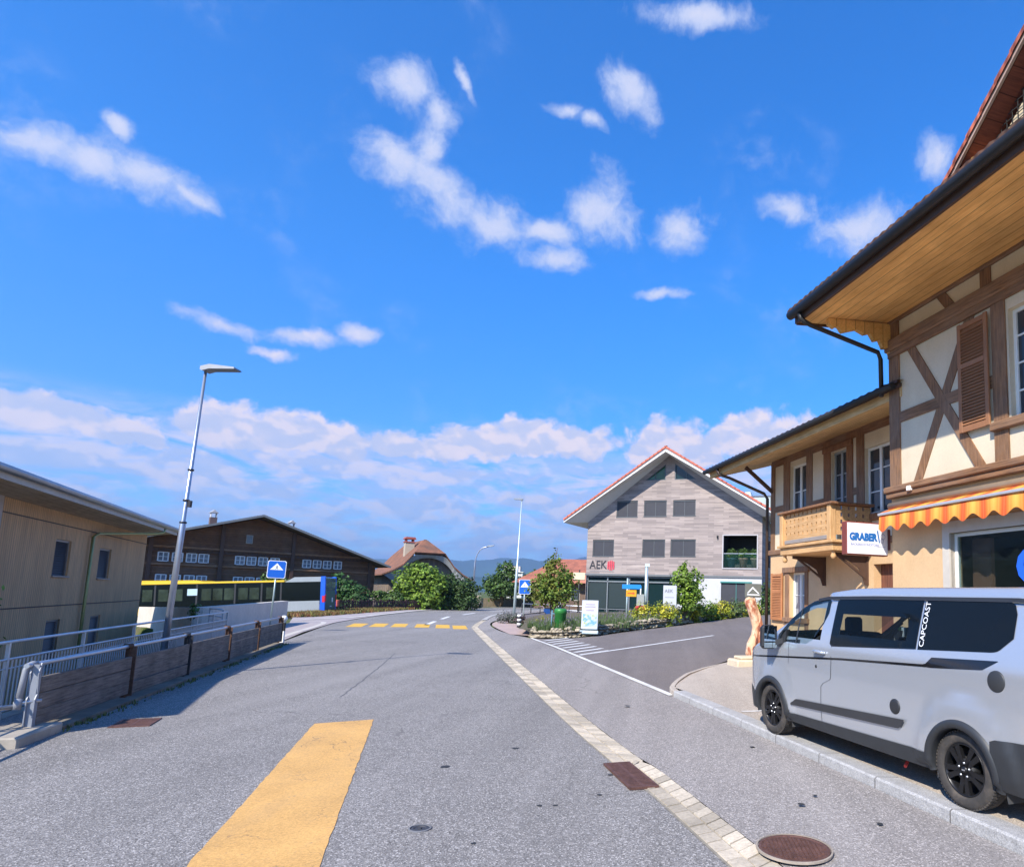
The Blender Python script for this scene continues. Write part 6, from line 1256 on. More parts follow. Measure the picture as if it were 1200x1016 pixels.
# small tree beside the sign
st = [([(0, 0, -.1), (-.03, 0, .6), (-.15, .05, 1.4), (-.3, 0, 2.2), (-.35, .1, 3.0)], .06), ([(.06, 0, -.1), (.1, .05, .6), (.2, 0, 1.3), (.45, .1, 2.2), (.55, 0, 2.8)], .06), ([(.02, .05, -.1), (.03, .05, .8), (.05, .1, 1.8), (.05, 0, 2.8), (.1, 0, 4.0), (.16, 0, 4.4)], .055),
      ([(.1, 0, 1.2), (.6, -.2, 1.6), (.9, -.2, 1.9)], .03), ([(-.1, 0, 1.2), (-.6, -.1, 1.7), (-.9, 0, 2.0)], .03)]
tree('small_tree', 'small multi-stemmed tree with yellow-green and reddish leaves behind the green litter bin', 'tree', (-6.45, 38, .3), [(0, 0, 2.1, 1.15, 1.0, .85), (.4, 0, 1.65, 1.05, .9, .7), (-.45, 0, 1.7, .95, .9, .75), (0, 0, 2.9, .8, .7, .75), (.1, 0, 3.6, .40, .35, .75), (.55, 0, 2.5, .8, .7, .65), (-.65, 0, 2.4, .65, .6, .6), (-.2, 0, 3.4, .45, .4, .5)], 11000, .08, LMA, st, noisek=.12)
st = [([(0, 0, -.2), (0, 0, .5), (.1, 0, 1.4), (.2, 0, 2.4)], .05), ([(0, 0, -.1), (-.3, 0, 1), (-.55, 0, 2.2)], .04), ([(0, 0, 0), (.35, 0, .9), (.7, 0, 1.8)], .04)]
tree('lilac_shrub', 'tall upright bright green shrub in front of the white lower wall of the bank', 'shrub', (1.25, 36.3, 1.0), [(0, 0, 1.4, .75, .7, .95), (-.25, 0, 2.1, .55, .5, .7), (.35, 0, 1.9, .5, .5, .75), (-.05, 0, 2.65, .3, .3, .4), (.05, 0, .6, .55, .5, .5), (.55, 0, 1.3, .5, .4, .5)], 7500, .08, LG, st, noisek=.18)
# yellow-green mounds along the bed
specs = [(-.9, 34.5, .55, .62, LY, 'low yellow-green shrub at the foot of the white information board, left one'), (.15, 34.6, .6, .62, LY, 'low yellow-green shrub in front of the information board, right one'), (1.75, 37.0, .7, .5, LY, 'small yellow shrub just right of the tall green shrub'), (2.6, 38.6, .75, .62, LG, 'rounded light green shrub under the slate garage window, left one'), (3.55, 39.8, .8, .60, LY, 'rounded yellow-flecked shrub under the slate garage window'), (4.7, 41.5, .85, .55, LAV, 'grey-green rounded shrub near the end of the stone wall'), (5.9, 43.4, .9, .55, LY, 'yellow-green shrub at the far end of the stone wall')]
for x, y, z, r_, m_, lab in specs:
    tree('low_shrub', lab, 'shrub', (x, y+.3, z), [(0, 0, .5, r_*1.2, r_*.9, .6), (-r_*.7, 0, .4, r_*.7, r_*.6, .45), (r_*.7, 0, .42, r_*.7, r_*.6, .48)], 3000, .06, m_, [([(0, 0, -.1), (0, 0, .4)], .03)], 'low shrubs in the bank flower bed', noisek=.2)
tree('columnar_shrub', 'narrow dark green shrub between the bank and the bakery downpipe', 'shrub', (7.0, 44.0, .9), [(0, 0, 1.1, .55, .5, 1.2)], 1800, .075, LM, [([(0, 0, 0), (0, 0, 1.4)], .04)])
# lavender: spiky tufts, nobody could count them
q = MB(); q2 = MB()
for i in range(6500):
    k = random.uniform(8, 330); p = Vector(GP[int(k)]); pn = Vector(GP[min(400, int(k)+2)])-p; n_ = Vector((-pn.y, pn.x)).normalized(); o_ = .25+random.random()**1.5*5; x, y = p.x+n_.x*o_, p.y+n_.y*o_
    z = rise(x, y)+.22; 
    if mathutils.noise.noise(Vector((x*1.2, y*1.2, 0))) < -.2 or x < interp(y, [31, 36, 41, 47], [-6.5, -6.9, -7.7, -7.7]): continue
    for j in range(3):
        a_ = random.uniform(0, 6.28); h = random.uniform(.22, .55); l = h*random.uniform(.1, .5); w = .014; dx, dy = math.cos(a_), math.sin(a_)
        q.add([(x-dy*w, y+dx*w, z), (x+dy*w, y-dx*w, z), (x+dx*l, y+dy*l, z+h)], [(0, 1, 2)])
    if random.random() < .18: q2.add([(x+dx*l-.02, y+dy*l, z+h-.02), (x+dx*l+.02, y+dy*l, z+h-.02), (x+dx*l, y+dy*l, z+h+.09)], [(0, 1, 2)])
q.keep = q2.keep = True
tag(q.build('lavender', LAV), 'grey-green lavender and ground cover filling the bed behind the stone wall', 'plants', kind='stuff')
tag(q2.build('lavender_flowers', LAVF), 'faded mauve flower tips above the lavender', 'flowers', kind='stuff')
tree('lavender_bush', 'round grey-mauve lavender bush at the foot of the tall thin lamp post', 'shrub', (-9.9, 42.2, .05), [(0, 0, .35, .75, .7, .40), (.55, 0, .3, .5, .5, .33)], 2200, .05, leafm('lavender_grey', (.16, .15, .15), (.11, .14, .09)), [([(0, 0, 0), (0, 0, .3)], .03)], noisek=.3)
for x, y, s_, m_, lab in ((-6.7, 36.8, .5, LY, 'yellow-flowering clump behind the striped bollard'), (-5.6, 31.2, .4, leafm('grey_shrub_leaf', (.17, .16, .15), (.12, .14, .10)), 'small grey-mauve clump at the tip of the stone wall'), (-5.3, 33.4, .5, LAV, 'soft green clump beneath the small tree'), (-4.9, 30.1, .33, LY, 'low pale yellow clump between the stone wall tip and the litter bin'), (-3.9, 29.9, .3, LM, 'dark green clump right of the litter bin'), (-8.6, 39.8, .42, leafm('burgundy_leaf', (.12, .06, .07), (.08, .07, .05)), 'dark purple-leaved clump behind the crossing sign')):
    tree('bedding_plant', lab, 'plant', (x, y, .22 if m_ is not LY or x > -7 else .1), [(0, 0, s_*.5, s_, s_*.8, s_*.6), (s_*.6, 0, s_*.4, s_*.6, s_*.6, s_*.5)], 800, .045, m_, [], 'plants in the corner bed', noisek=.3)
# planters in the loggia
for i, (a_, c_, r_, lab) in enumerate(((11.15, (.06, .10, .12), .33, 'clipped round bush in a grey-blue pot, leftmost in the bank loggia'), (12.0, (.50, .24, .16), .34, 'clipped round bush in a terracotta pot, middle of the bank loggia'), (12.85, (.46, .30, .20), .30, 'clipped round bush in a pale clay pot, rightmost in the bank loggia'))):
    px_ = BO[0]+BU[0]*a_-BU[1]*.42; py_ = BO[1]+BU[1]*a_+BU[0]*.42
    t = thing('potted_bush', lab, 'potted plant', (px_, py_, 4.21), 0, 'potted bushes in the bank loggia'); leaves([(0, 0, .95, r_*1.25, r_*1.2, r_*1.2)], 1500, .05, LM, hollow=.6, noisek=.8).build('foliage', LM, t)
    q = MB(); q.lathe([(.001, 0), (.22, 0), (.32, .6), (.36, .62), (.36, .70), (.3, .70), (.001, .66)], 18); q.build('pot', plain('pot_'+'abc'[i], c_, .7), t)
# far bushes and trees
def bb(x0, x1, z0, z1, d, k=7, depth=2.2, rr_=None):
    out = []
    for i in range(k):
        for j in range(max(2, k//2)):
            x = x0+(x1-x0)*(i+.5)/k; z = z0+(z1-z0)*(j+.5)/max(2, k//2); r_ = rr_ or (x1-x0)/k*.95
            out.append((x+random.uniform(-.3, .3), random.uniform(-.5, .5)*depth, z+random.uniform(-.3, .3), r_*random.uniform(.8, 1.3), depth*.5, r_*random.uniform(.8, 1.2)))
    return out
tree('large_shrub', 'large bright yellow-green shrub arching over the fence in front of the half-hipped house', 'shrub', (-25.3, 68, 0), [(-1.2, 0, 1.2, 1.7, 1.4, 1.4), (.6, 0, 1.2, 1.8, 1.4, 1.4), (-1.4, 0, 2.7, 1.5, 1.3, 1.3), (.3, 0, 3.5, 1.7, 1.4, 1.25), (-.6, 0, 4.1, 1.1, 1.0, .8), (1.7, 0, 2.8, 1.2, 1.2, 1.2)], 9000, .17, LG, [([(0, 0, 0), (-.5, 0, 2), (-.8, 0, 3.8)], .12), ([(0, 0, 0), (.6, 0, 2), (1.2, 0, 3.4)], .12)], noisek=.3)
tree('yew_hedge', 'dark green clipped hedge beside the road just right of the bright shrub', 'hedge', (-21.9, 70, 0), [(-1.5, 0, 1.1, 1.6, 1.4, 1.5), (.6, 0, 1.1, 1.6, 1.4, 1.5), (-1.2, 0, 2.7, 1.6, 1.3, 1.2), (.7, 0, 2.3, 1.3, 1.2, 1.0)], 10000, .14, LDM, [([(0, 0, 0), (0, 0, 2.4)], .15)], noisek=.9, hollow=.5)
tree('garden_shrub', 'broad-leaved green shrub in front of the farmhouse wall beside the half-hipped house', 'shrub', (-31.0, 62.5, 0), [(0, 0, 1.0, 1.5, 1.2, 1.1), (1.8, 0, .9, 1.3, 1.2, 1.0), (-1.4, 0, .9, 1.0, 1.0, .9), (.3, 0, 2.2, 1.0, 1.0, .8), (1.5, 0, 1.9, 1.0, 1.0, .6), (-.2, 0, 3.0, .6, .6, .5)], 5000, .16, LV, [([(0, 0, 0), (0, 0, 2.4)], .1)], noisek=.2)
tree('garden_shrub', 'low green shrub hugging the gallery of the half-hipped house', 'shrub', (-27.6, 66.8, 0), [(0, 0, 1.0, 1.6, 1.0, .8), (-1.4, 0, 1.4, .8, .8, .5)], 2600, .15, LM, [([(0, 0, 0), (0, 0, 1.4)], .1)], noisek=.2)
tree('garden_shrub', 'grey-green rounded shrub by the fence post before the half-hipped house', 'shrub', (-28.9, 61.8, 0), [(0, 0, .8, .6, .6, .9)], 1200, .10, LAV, [([(0, 0, 0), (0, 0, 1)], .08)], noisek=.3)
tree('orchard_tree', 'leafy green tree beyond the curved lamp, left one of a pair behind the garden wall', 'tree', (-22.3, 90, 0), [(0, 0, 2.6, 2.3, 2, 1.5), (.4, 0, 4.2, 1.7, 1.6, 1.5), (.7, 0, 5.6, .9, .9, .9), (-1.4, 0, 3.3, 1.3, 1.2, 1.2), (1.8, 0, 2.6, 1.4, 1.2, 1.2)], 6500, .20, LM, [([(0, 0, 0), (.1, 0, 1.5), (.3, 0, 4.5)], .2), ([(0, 0, 1.2), (-1, 0, 2.6)], .1), ([(0, 0, 1.2), (1.2, 0, 2.6)], .1)], 'trees behind the garden wall', noisek=.22)
tree('orchard_tree', 'leafy green tree right of its twin, beside the thin lamp post', 'tree', (-17.6, 92, 0), [(0, 0, 2.5, 2.2, 2, 1.4), (-.6, 0, 3.9, 1.5, 1.4, 1.2), (.9, 0, 3.4, 1.4, 1.2, 1.1), (1.6, 0, 2.3, 1.3, 1.2, 1.0)], 6000, .20, LM, [([(0, 0, 0), (.1, 0, 1.5), (0, 0, 3.5)], .2), ([(0, 0, 1.2), (-1, 0, 2.6)], .1)], 'trees behind the garden wall', noisek=.22)
tree('garden_tree', 'dark green tree behind the small maple and the crossing sign', 'tree', (-14.0, 94, 0), [(0, 0, 2.2, 2.4, 2, 1.5), (1.8, 0, 2.0, 1.8, 1.5, 1.2), (-1.3, 0, 2.8, 1.3, 1.3, 1.1)], 5000, .20, LD, [([(0, 0, 0), (0, 0, 2.5)], .2)], 'trees behind the garden wall', noisek=.25)
tree('sapling', 'thin sapling with a few narrow leaves before the concrete parapet wall', 'plant', (-14.9, 20.9, .05), [(0, 0, 1.15, .20, .15, .22), (-.08, 0, .95, .12, .1, .12)], 130, .055, LM, [([(.05, 0, 0), (0, 0, .6), (-.05, 0, 1.2)], .012)], noisek=.6)
tree('vine', 'green climbing plant on the farmhouse wall just above the bus roof', 'plant', (-34.0, 56.5, 1.8), [(0, 0, .9, .8, .4, .5), (1.1, 0, .55, .5, .3, .3)], 900, .12, LM, [([(0, 0, -2), (0, 0, 1)], .04)], noisek=.2)
tree('yard_shrub', 'light green leafy twig at the left end of the timber clad building', 'plant', (-14.9, 14.2, -.0), [(0, 0, 1.7, .35, .3, .25), (0, 0, .8, .4, .4, .8)], 900, .06, LG, [([(0, 0, -1.9), (0, 0, 1.5)], .03)], noisek=.2)
pts = []
for i in range(4200):
    s_ = random.random(); y = 43+s_*24; x0_ = interp(y, [40, 45, 53, 63.5, 72], [-24.4, -23.5, -24.4, -25.2, -25.3])-1.6*random.random()*1.9; pts.append((x0_, y, .0))
tufts('verge_flowers', 'strip of mown grass and low border flowers between the far kerb and the picket fence', pts, leafm('border', (.17, .20, .05), (.26, .10, .05)), .08, .35, w=.04)

# ================================================================== CAMPER VAN
VU = (.3631, -.9318); VO = (1.57, 9.34)
van = thing('camper_van', 'silver camper van with black cladding, low pop-up roof and black wheels parked at the kerb', 'van', (*VO, .2), rotz_of(*VU))
SV = M('silver_paint', (.54, .56, .59), .27, .6, coat=1.); SV.b.inputs['Coat Roughness'].default_value = .06; SV.vary(400, .06, 2)
gg_ = SV.n('ShaderNodeNewGeometry'); SV.mix(gg_.outputs['Backfacing'], (.05, .05, .055)); SV = SV.done()
CLADP = plain('van_cladding', (.026, .028, .031), .5, var=.08); TRIM = plain('van_trim', (.032, .032, .034), .55, var=.06); VGL = glassm('van_privacy_glass', (.006, .008, .010), .03); VGT = glassm('van_clear_glass', (.012, .025, .028), .03, .85); VGM = glassm('van_mid_glass', (.006, .008, .010), .03, .60)
for g_ in (VGL, VGM): g_.node_tree.nodes['Principled BSDF'].inputs['Specular IOR Level'].default_value = .22
FRIT = plain('glass_border', (.008, .008, .009), .12, coat=.6, var=0); TYRE = M('tyre_rubber', (.045, .040, .036), .85).vary(12, .25, 5).mix(.0, (.1, .1, .1)); TYRE.mix(TYRE.mr(TYRE.noise(7, 5), .5, .68, 0, .6), (.12, .095, .075)); TYRE = TYRE.done()
WB = 3.38; CY = 1.0; LX = [-1.0]; SF, SRR_ = -.98, 4.50
def top_z(s):   # outline along the centre line
    return interp(s, [-.98, -.94, -.88, -.70, -.35, -.16, .70, .87, 1.1, 2.0, 3.9, 4.3, 4.44, 4.50], [.62, .86, 1.02, 1.16, 1.30, 1.38, 1.82, 1.88, 1.915, 1.93, 1.93, 1.90, 1.82, 1.60])
def endin(s):   # how far the flank moves in near the ends (plan curve)
    a_ = 0
    if s < -.35: a_ += .42*((-.35-s)/.63)**2.2
    elif s < 1.0: a_ += 0
    if s > 4.05: a_ += .20*((s-4.05)/.45)**2.5
    return a_
def inset(z):   # tumblehome and sill tuck
    a_ = .0
    if z > .95: a_ += .018*(z-.95)/.4
    if z > 1.28: a_ += .135*((z-1.28)/.65)**1.15
    if z < .55: a_ += .035*((.55-z)/.3)**1.3
    a_ += .012*math.exp(-((z-1.22)/.05)**2)*-.6
    return a_
def ysurf(s, z):
    b = 0
    for sw, rr_, hh_ in ((0, .60, .034), (WB+.02, .66, .042)):    # soft wheel-arch flares
        d = math.hypot(s-sw, (z-.345)*1.0)
        if d < rr_ and z > .3: b = max(b, hh_*(lambda u: u*u*(3-2*u))(min(1, (rr_-d)/.11)))
    return endin(s)+inset(z)-b
def arch(s):
    zb = .27
    for sw in (0., WB):
        d = abs(s-sw); R__ = .405
        if d < R__: zb = max(zb, .345+math.sqrt(R__*R__-d*d))
    if s < -.75: zb = max(zb, .24)
    return zb
sts = sorted(set([round(x, 4) for x in ([-.98, -.965, -.94, -.90, -.85, -.8, -.75, -.7, -.62, -.55, -.5]+[-.41+i*.0273 for i in range(31)]+[.5+i*.1 for i in range(25)]+[WB-.41+i*.0273 for i in range(31)]+[3.85, 3.95, 4.05, 4.15, 4.22, 4.3, 4.36, 4.41, 4.45, 4.48, 4.50]+[.55, 1.43, 1.48, 2.84, 2.88])]))
HM = (1.47, 2.61, 1.45, 1.70)     # opening in the middle side window (s0,s1,z0,z1), on grid lines
HD = None
zabs = [.30, .36, .42, .50, .58, .68, .80, .92, 1.02, 1.12, 1.21, 1.28, 1.36, 1.45, 1.55, 1.62, 1.70, 1.76]
sts = sorted(set(sts+[HM[0], HM[1]])); sts = [s for i, s in enumerate(sts)]
def column(s):
    zt = top_z(s); zb = arch(s); hw = CY; pts = []
    rc = .10 if s > .9 else (.07 if s < -.12 else .09); zs = zt-rc-.03
    levels = [zb]
    for z in zabs: levels.append(min(max(z, zb), zs) if z > zb else zb)
    levels.append(zs)
    for z in levels: pts.append((ysurf(s, z), z))
    y0 = pts[-1][0]
    for a_ in (20, 45, 70, 90): pts.append((y0+rc*1.3*(1-math.cos(R(a_))), zs+rc*math.sin(R(a_))))
    y1 = pts[-1][0]
    for f_ in (.33, .66, 1.): pts.append((y1+(hw-y1)*f_, zs+rc+.03*math.sin(f_*math.pi/2)))
    return pts
cols = [column(s) for s in sts]; NOSE = lambda s: s if s > -.42 else -.42+(s+.42)*1.32; npt = len(cols[0]); q = MB(); q.keep = True
vs = []
for s, c in zip(sts, cols):
    for y, z in c: vs.append((NOSE(s), y, z))
    for y, z in c[-2::-1]: vs.append((NOSE(s), 2*CY-y, z))
NP = 2*npt-1; fs = []
def inhole(s, z): return HM[0] < s < HM[1] and HM[2] < z < HM[3]
for i in range(len(sts)-1):
    for k in range(NP-1):
        a_, b_, c_, d_ = i*NP+k, (i+1)*NP+k, (i+1)*NP+k+1, i*NP+k+1
        sm = (sts[i]+sts[i+1])/2; zm = (vs[a_][2]+vs[d_][2])/2; zm2 = (vs[a_][2]+vs[b_][2]+vs[c_][2]+vs[d_][2])/4
        if abs(vs[a_][2]-vs[d_][2]) < 1e-6 and abs(vs[b_][2]-vs[c_][2]) < 1e-6 and abs(vs[a_][1]-vs[d_][1]) < 1e-6: continue
        if inhole(sm, zm) and (k < npt-8 or k > npt+6): continue
        # front door glass and windscreen openings
        if -.05 < sm < .70 and zm2 > top_z(sm)-.07 and npt-6 < k < npt+5: continue
        if .33 < sm < 1.09 and 1.36 < zm2 < 1.74 and (k < npt-8 or k > npt+6) and zm2 < 1.30+(sm-.01)*.62: continue
        fs.append((a_, b_, c_, d_))
q.add(vs, fs, True)
q.add(vs[:NP], [list(range(NP))[::-1]]); q.add(vs[-NP:], [list(range(NP))])
body = q.build('body', SV, van)
def patch(s0, s1, lo, hi, off, n=30, mz=6, side=0, ring=None):
    """skin lying off metres proud of the flank between two contours"""
    m_ = MB(); vs_ = []
    for i in range(n+1):
        s = s0+(s1-s0)*i/n; a_, b_ = lo(s), hi(s)
        for k in range(mz+1):
            z = a_+(b_-a_)*k/mz; y = ysurf(s, z)-off; vs_.append((NOSE(s), y if not side else 2*CY-y, z))
    m_.add(vs_, [(i*(mz+1)+k, (i+1)*(mz+1)+k, (i+1)*(mz+1)+k+1, i*(mz+1)+k+1) for i in range(n) for k in range(mz)], True); m_.keep = True; return m_
cst = lambda v: (lambda s: v)
def lerp(*p): xs = [a for a, b in p]; ys = [b for a, b in p]; return lambda s: interp(s, xs, ys)
WS = -.09; HW = (1.56, 2.70, 1.45, 1.70)
def wpatch(s0, s1, lo, hi, off, n=30, mz=6, side=0): return patch(s0+WS, s1+WS, lambda s: lo(s-WS), lambda s: hi(s-WS), off, n, mz, side)
for side in (0, 1):
    nm = (lambda a_: a_)
    # middle window: black border with an opening, glass over it
    lo = lerp((1.40, 1.335), (1.44, 1.30), (2.86, 1.385)); hi = lerp((1.40, 1.85), (1.44, 1.885), (2.86, 1.90))
    m_ = wpatch(1.40, HW[0], lo, hi, .004, 6, 6, side)
    for a in (wpatch(HW[1], 2.86, lo, hi, .004, 6, 6, side), wpatch(HW[0], HW[1], lo, cst(HW[2]+.005), .004, 12, 2, side), wpatch(HW[0], HW[1], cst(HW[3]-.0), hi, .004, 12, 4, side)): o_ = len(m_.v); m_.v += a.v; m_.f += [[i+o_ for i in f_] for f_ in a.f]; m_.mi += a.mi; m_.sm += a.sm
    w = m_.build('side_window', FRIT, van); wpatch(1.41, 2.855, lambda s: lo(s)+.008, lambda s: hi(s)-.008, .007, 24, 8, side).build('pane', VGM, w)
    # rear quarter window
    lo = lerp((2.89, 1.385), (3.80, 1.435), (3.86, 1.45), (4.0, 1.57)); hi = lerp((2.89, 1.90), (3.90, 1.90), (3.97, 1.86), (4.0, 1.78))
    wpatch(2.885, 4.0, lo, hi, .0045, 36, 8, side).build('quarter_window', VGL, van)
    # door window
    lo = lerp((.20, 1.31), (.24, 1.285), (.90, 1.285), (1.03, 1.345), (1.20, 1.56), (1.27, 1.70)); hi = lerp((.20, 1.37), (.45, 1.60), (.70, 1.76), (.90, 1.845), (1.10, 1.875), (1.24, 1.875), (1.27, 1.85))
    w = wpatch(.20, 1.27, lo, hi, .003, 60, 10, side); ins = MB(); ins.keep = True
    # border ring cells only
    vs_ = w.v; keepf = []
    for f_, in zip(w.f):
        sm = sum(vs_[i][0] for i in f_)/4-WS; zm = sum(vs_[i][2] for i in f_)/4; l_, h_ = lo(sm), hi(sm)
        if zm < l_+.025 or zm > h_-.03 or sm < .40 or sm > 1.20 or zm > 1.30+(sm-.10)*.60 : keepf.append(f_)
    w.f = keepf; w.mi = [0]*len(keepf); w.sm = [True]*len(keepf); w = w.build('door_window', FRIT, van)
    wpatch(.215, 1.262, lambda s: lo(s)+.006, lambda s: hi(s)-.006, .006, 40, 8, side).build('pane', VGT, w)
    wpatch(.655, .685, lo, lambda s: hi(s), .009, 2, 8, side).build('quarter_bar', CLADP, w)
    # seams, stripe, trims
    patch(-.86, 1.56, lerp((-.86, .985), (1.56, 1.155)), lerp((-.86, 1.005), (1.56, 1.180)), .003, 50, 1, side).build('stripe', FRIT, van)
    patch(1.56, 3.00, lerp((1.56, 1.155), (2.94, 1.225), (3.0, 1.225)), lerp((1.56, 1.180), (2.84, 1.245), (2.92, 1.25), (3.0, 1.325)), .003, 40, 2, side).build('stripe', FRIT, van)
    patch(3.0, 3.78, lerp((3.0, 1.225), (3.62, 1.27), (3.78, 1.36)), lerp((3.0, 1.325), (3.78, 1.365)), .003, 20, 2, side).build('stripe', FRIT, van)
    for s0_, s1_, a, b in ((1.355, 1.365, .93, 1.92), (1.155, 1.165, .30, .80)): patch(s0_, s1_, cst(a), cst(b), .0015, 1, 8, side).build('door_seam', BLACKP, van)
    m_ = MB(); pts = [(1.36, .93), (1.34, .90), (1.20, .84), (1.16, .80)]
    m_.keep = True
    for (a, b), (c, d) in zip(pts, pts[1:]): m_.add([(a, (ysurf(a, b)-.002) if not side else 2*CY-ysurf(a, b)+.002, b), (c, (ysurf(c, d)-.002) if not side else 2*CY-ysurf(c, d)+.002, d), (c+.01, (ysurf(c, d)-.002) if not side else 2*CY-ysurf(c, d)+.002, d), (a+.01, (ysurf(a, b)-.002) if not side else 2*CY-ysurf(a, b)+.002, b)], [(0, 1, 2, 3)])
    m_.build('door_seam', BLACKP, van); patch(.40, .408, lambda s: 1.0, lambda s: 1.28, .0015, 1, 4, side).build('door_seam', BLACKP, van)
    patch(.52, 2.64, lerp((.52, .475), (2.58, .560), (2.64, .65)), lerp((.52, .50), (.62, .565), (2.64, .66)), .022, 50, 3, side).build('side_moulding', TRIM, van)
    m_ = patch(.415, WB-.42, lambda s: .25, lerp((.42, .36), (3.0, .41)), .012, 80, 4, side); m_.build('sill', CLADP, van)
    # rear bumper cladding
    patch(WB+.36, 4.49, lambda s: max(.27, arch(s)), lerp((3.7, .66), (3.80, .70), (4.5, .735)), .018, 26, 6, side).build('rear_cladding', CLADP, van)
    patch(-.95, -.39, lambda s: max(.22, arch(s)), lerp((-.95, .60), (-.5, .54), (-.39, .50)), .006, 14, 4, side).build('front_cladding', CLADP, van)
    # wheel-arch flares
    for sw in (0., WB):
        m_ = MB(); n = 36; vs_ = []
        for i in range(n+1):
            a_ = R(-14+208*i/n); ca, sa = math.cos(a_), math.sin(a_)
            for rr_, of in ((.365, .012), (.372, .030), (.425, .030), (.447, .004)):
                s = sw+rr_*ca; z = max(.345+rr_*sa, .24); y = ysurf(s, z)-of+(.03 if rr_ < .37 else 0); vs_.append((s, y if not side else 2*CY-y, z))
            s = sw+.365*ca; z = max(.345+.365*sa, .24); y = ysurf(s, z)+.22; vs_.append((s, y if not side else 2*CY-y, z))
        m_.add(vs_, [(i*5+k, (i+1)*5+k, (i+1)*5+k+1, i*5+k+1) for i in range(n) for k in (0, 1, 2)]+[(i*5, i*5+4, (i+1)*5+4, (i+1)*5) for i in range(n)], True); m_.keep = True; m_.build('wheel_arch', CLADP, van)
        yf_ = (lambda y: y if not side else 2*CY-y)
        m_ = MB(); m_.box(sw+.37, sw+.385, yf_(.05), yf_(.30), .16, .45); m_.xf(Matrix.Translation((sw+.37, 0, .45)) @ Matrix.Rotation(R(-14), 4, 'Y') @ Matrix.Translation((-sw-.37, 0, -.45))); m_.build('mud_flap', plain('flap', (.05, .05, .05), .7), van)
# wheels
RIM = plain('black_alloy', (.020, .020, .022), .35, .5, var=.03); NUT = plain('wheel_nut', (.55, .56, .58), .3, .8, var=0)
def wheel(sw, y, sg):
    t_ = MB(); r = .345; rr_ = .225
    prof = [(rr_-.01, .20), (rr_+.012, .012), (rr_+.03, .0), (r-.045, -.004), (r-.018, .010), (r-.002, .035), (r, .06), (r, .16), (r-.004, .19), (r-.02, .215), (rr_+.02, .22), (rr_-.01, .2)]
    W_ = MB(); W_.lathe([(.001, .13), (.10, .13), (.10, .02), (.001, .02)], 20, axis='Y'); w = W_.build('wheel', plain('hub_dark', (.015, .015, .016), .6), van); w.location = (sw, y, .345); w.rotation_euler = (0, 0, 0 if sg > 0 else math.pi)
    t_.lathe(prof, 56, axis='Y'); 
    for k in range(64):       # tread lugs on the shoulder
        a_ = 2*math.pi*k/64; d_ = .028; m_ = MB(); m_.box(r-.03, r+.004, .02, .055, -.010, .010); m_.xf(Matrix.Rotation(a_, 4, 'Y')); t_.add(m_.v, m_.f)
        m_ = MB(); m_.box(r-.01, r+.004, .065, .105, -.012, .010); m_.xf(Matrix.Rotation(a_+.03, 4, 'Y')); t_.add(m_.v, m_.f)
    t_.build('tyre', TYRE, w)
    for k in range(3): pass
    R_ = MB(); R_.lathe([(.222, .20), (.212, .05), (.222, .014), (.232, .010), (.236, .016), (.228, .03)], 48, axis='Y')
    R_.lathe([(.001, .135), (.21, .14), (.215, .14)], 32, axis='Y')
    for k in range(5):
        a_ = 2*math.pi*k/5+.35
        for off in (-.20, .20):
            m_ = MB(); m_.prism([(.045, -.026), (.14, -.022), (.222, -.028), (.222, .028), (.14, .022), (.045, .026)], 'Y', .016, .055)
            m_.xf(Matrix.Rotation(a_+off, 4, 'Y')); R_.add(m_.v, m_.f)
        m_ = MB(); m_.prism([(.0, -.05), (.085, -.045), (.105, 0), (.085, .045), (.0, .05)], 'Y', .02, .05); m_.xf(Matrix.Rotation(a_, 4, 'Y')); R_.add(m_.v, m_.f)
    R_.lathe([(.001, .008), (.03, .010), (.034, .03)], 16, axis='Y'); R_.build('rim', RIM, w)
    N_ = MB()
    for k in range(5): a_ = 2*math.pi*k/5+.35+.628; N_.lathe([(.001, .006), (.010, .008), (.012, .03)], 8, (.062*math.cos(a_), 0, -.062*math.sin(a_)), 'Y')
    N_.build('wheel_nuts', NUT, w)
    q = MB(); q.box(-.018, .018, .004, .0075, -.006, .006); q.build('hub_mark', NUT, w)
for sw in (0., WB): wheel(sw, .0, 1); wheel(sw, 2*CY, -1)
# wheel wells, underbody, interior
q = MB(); q.box(-.85, 4.35, .28, 1.72, .24, .30); q.box(.5, 2.9, .2, 1.8, .2, .24)
for sw in (0., WB):
    for y0_, y1_ in ((.06, .27), (1.73, 1.94)):
        pass
q.build('underbody', BLACKP, van)
for sw in (0., WB):
    for sd_i in (0, 1):
        q = MB(); n = 18; vs_ = []
        for i in range(n+1):
            a_ = R(-8+196*i/n)
            for y in (.04, .32): vs_.append((sw+.40*math.cos(a_), y if not sd_i else 2*CY-y, .345+.40*math.sin(a_)))
        q.add(vs_, [(i*2, i*2+1, i*2+3, i*2+2) for i in range(n)], True); y = .32 if not sd_i else 2*CY-.32; q.box(sw-.42, sw+.42, y, y+(.01 if not sd_i else -.01), .25, .76); q.build('wheel_well', BLACKP, van)
SEAT = plain('seat_fabric', (.035, .035, .040), .9, var=.1)
q = MB(); q.box(-.1, 4.3, .12, 1.88, .42, .46); q.box(2.95, 4.35, .16, 1.84, .46, 1.35); q.box(2.95, 2.99, .16, 1.84, 1.35, 1.88); q.build('interior_floor', plain('cabin_dark', (.03, .03, .032), .9), van)
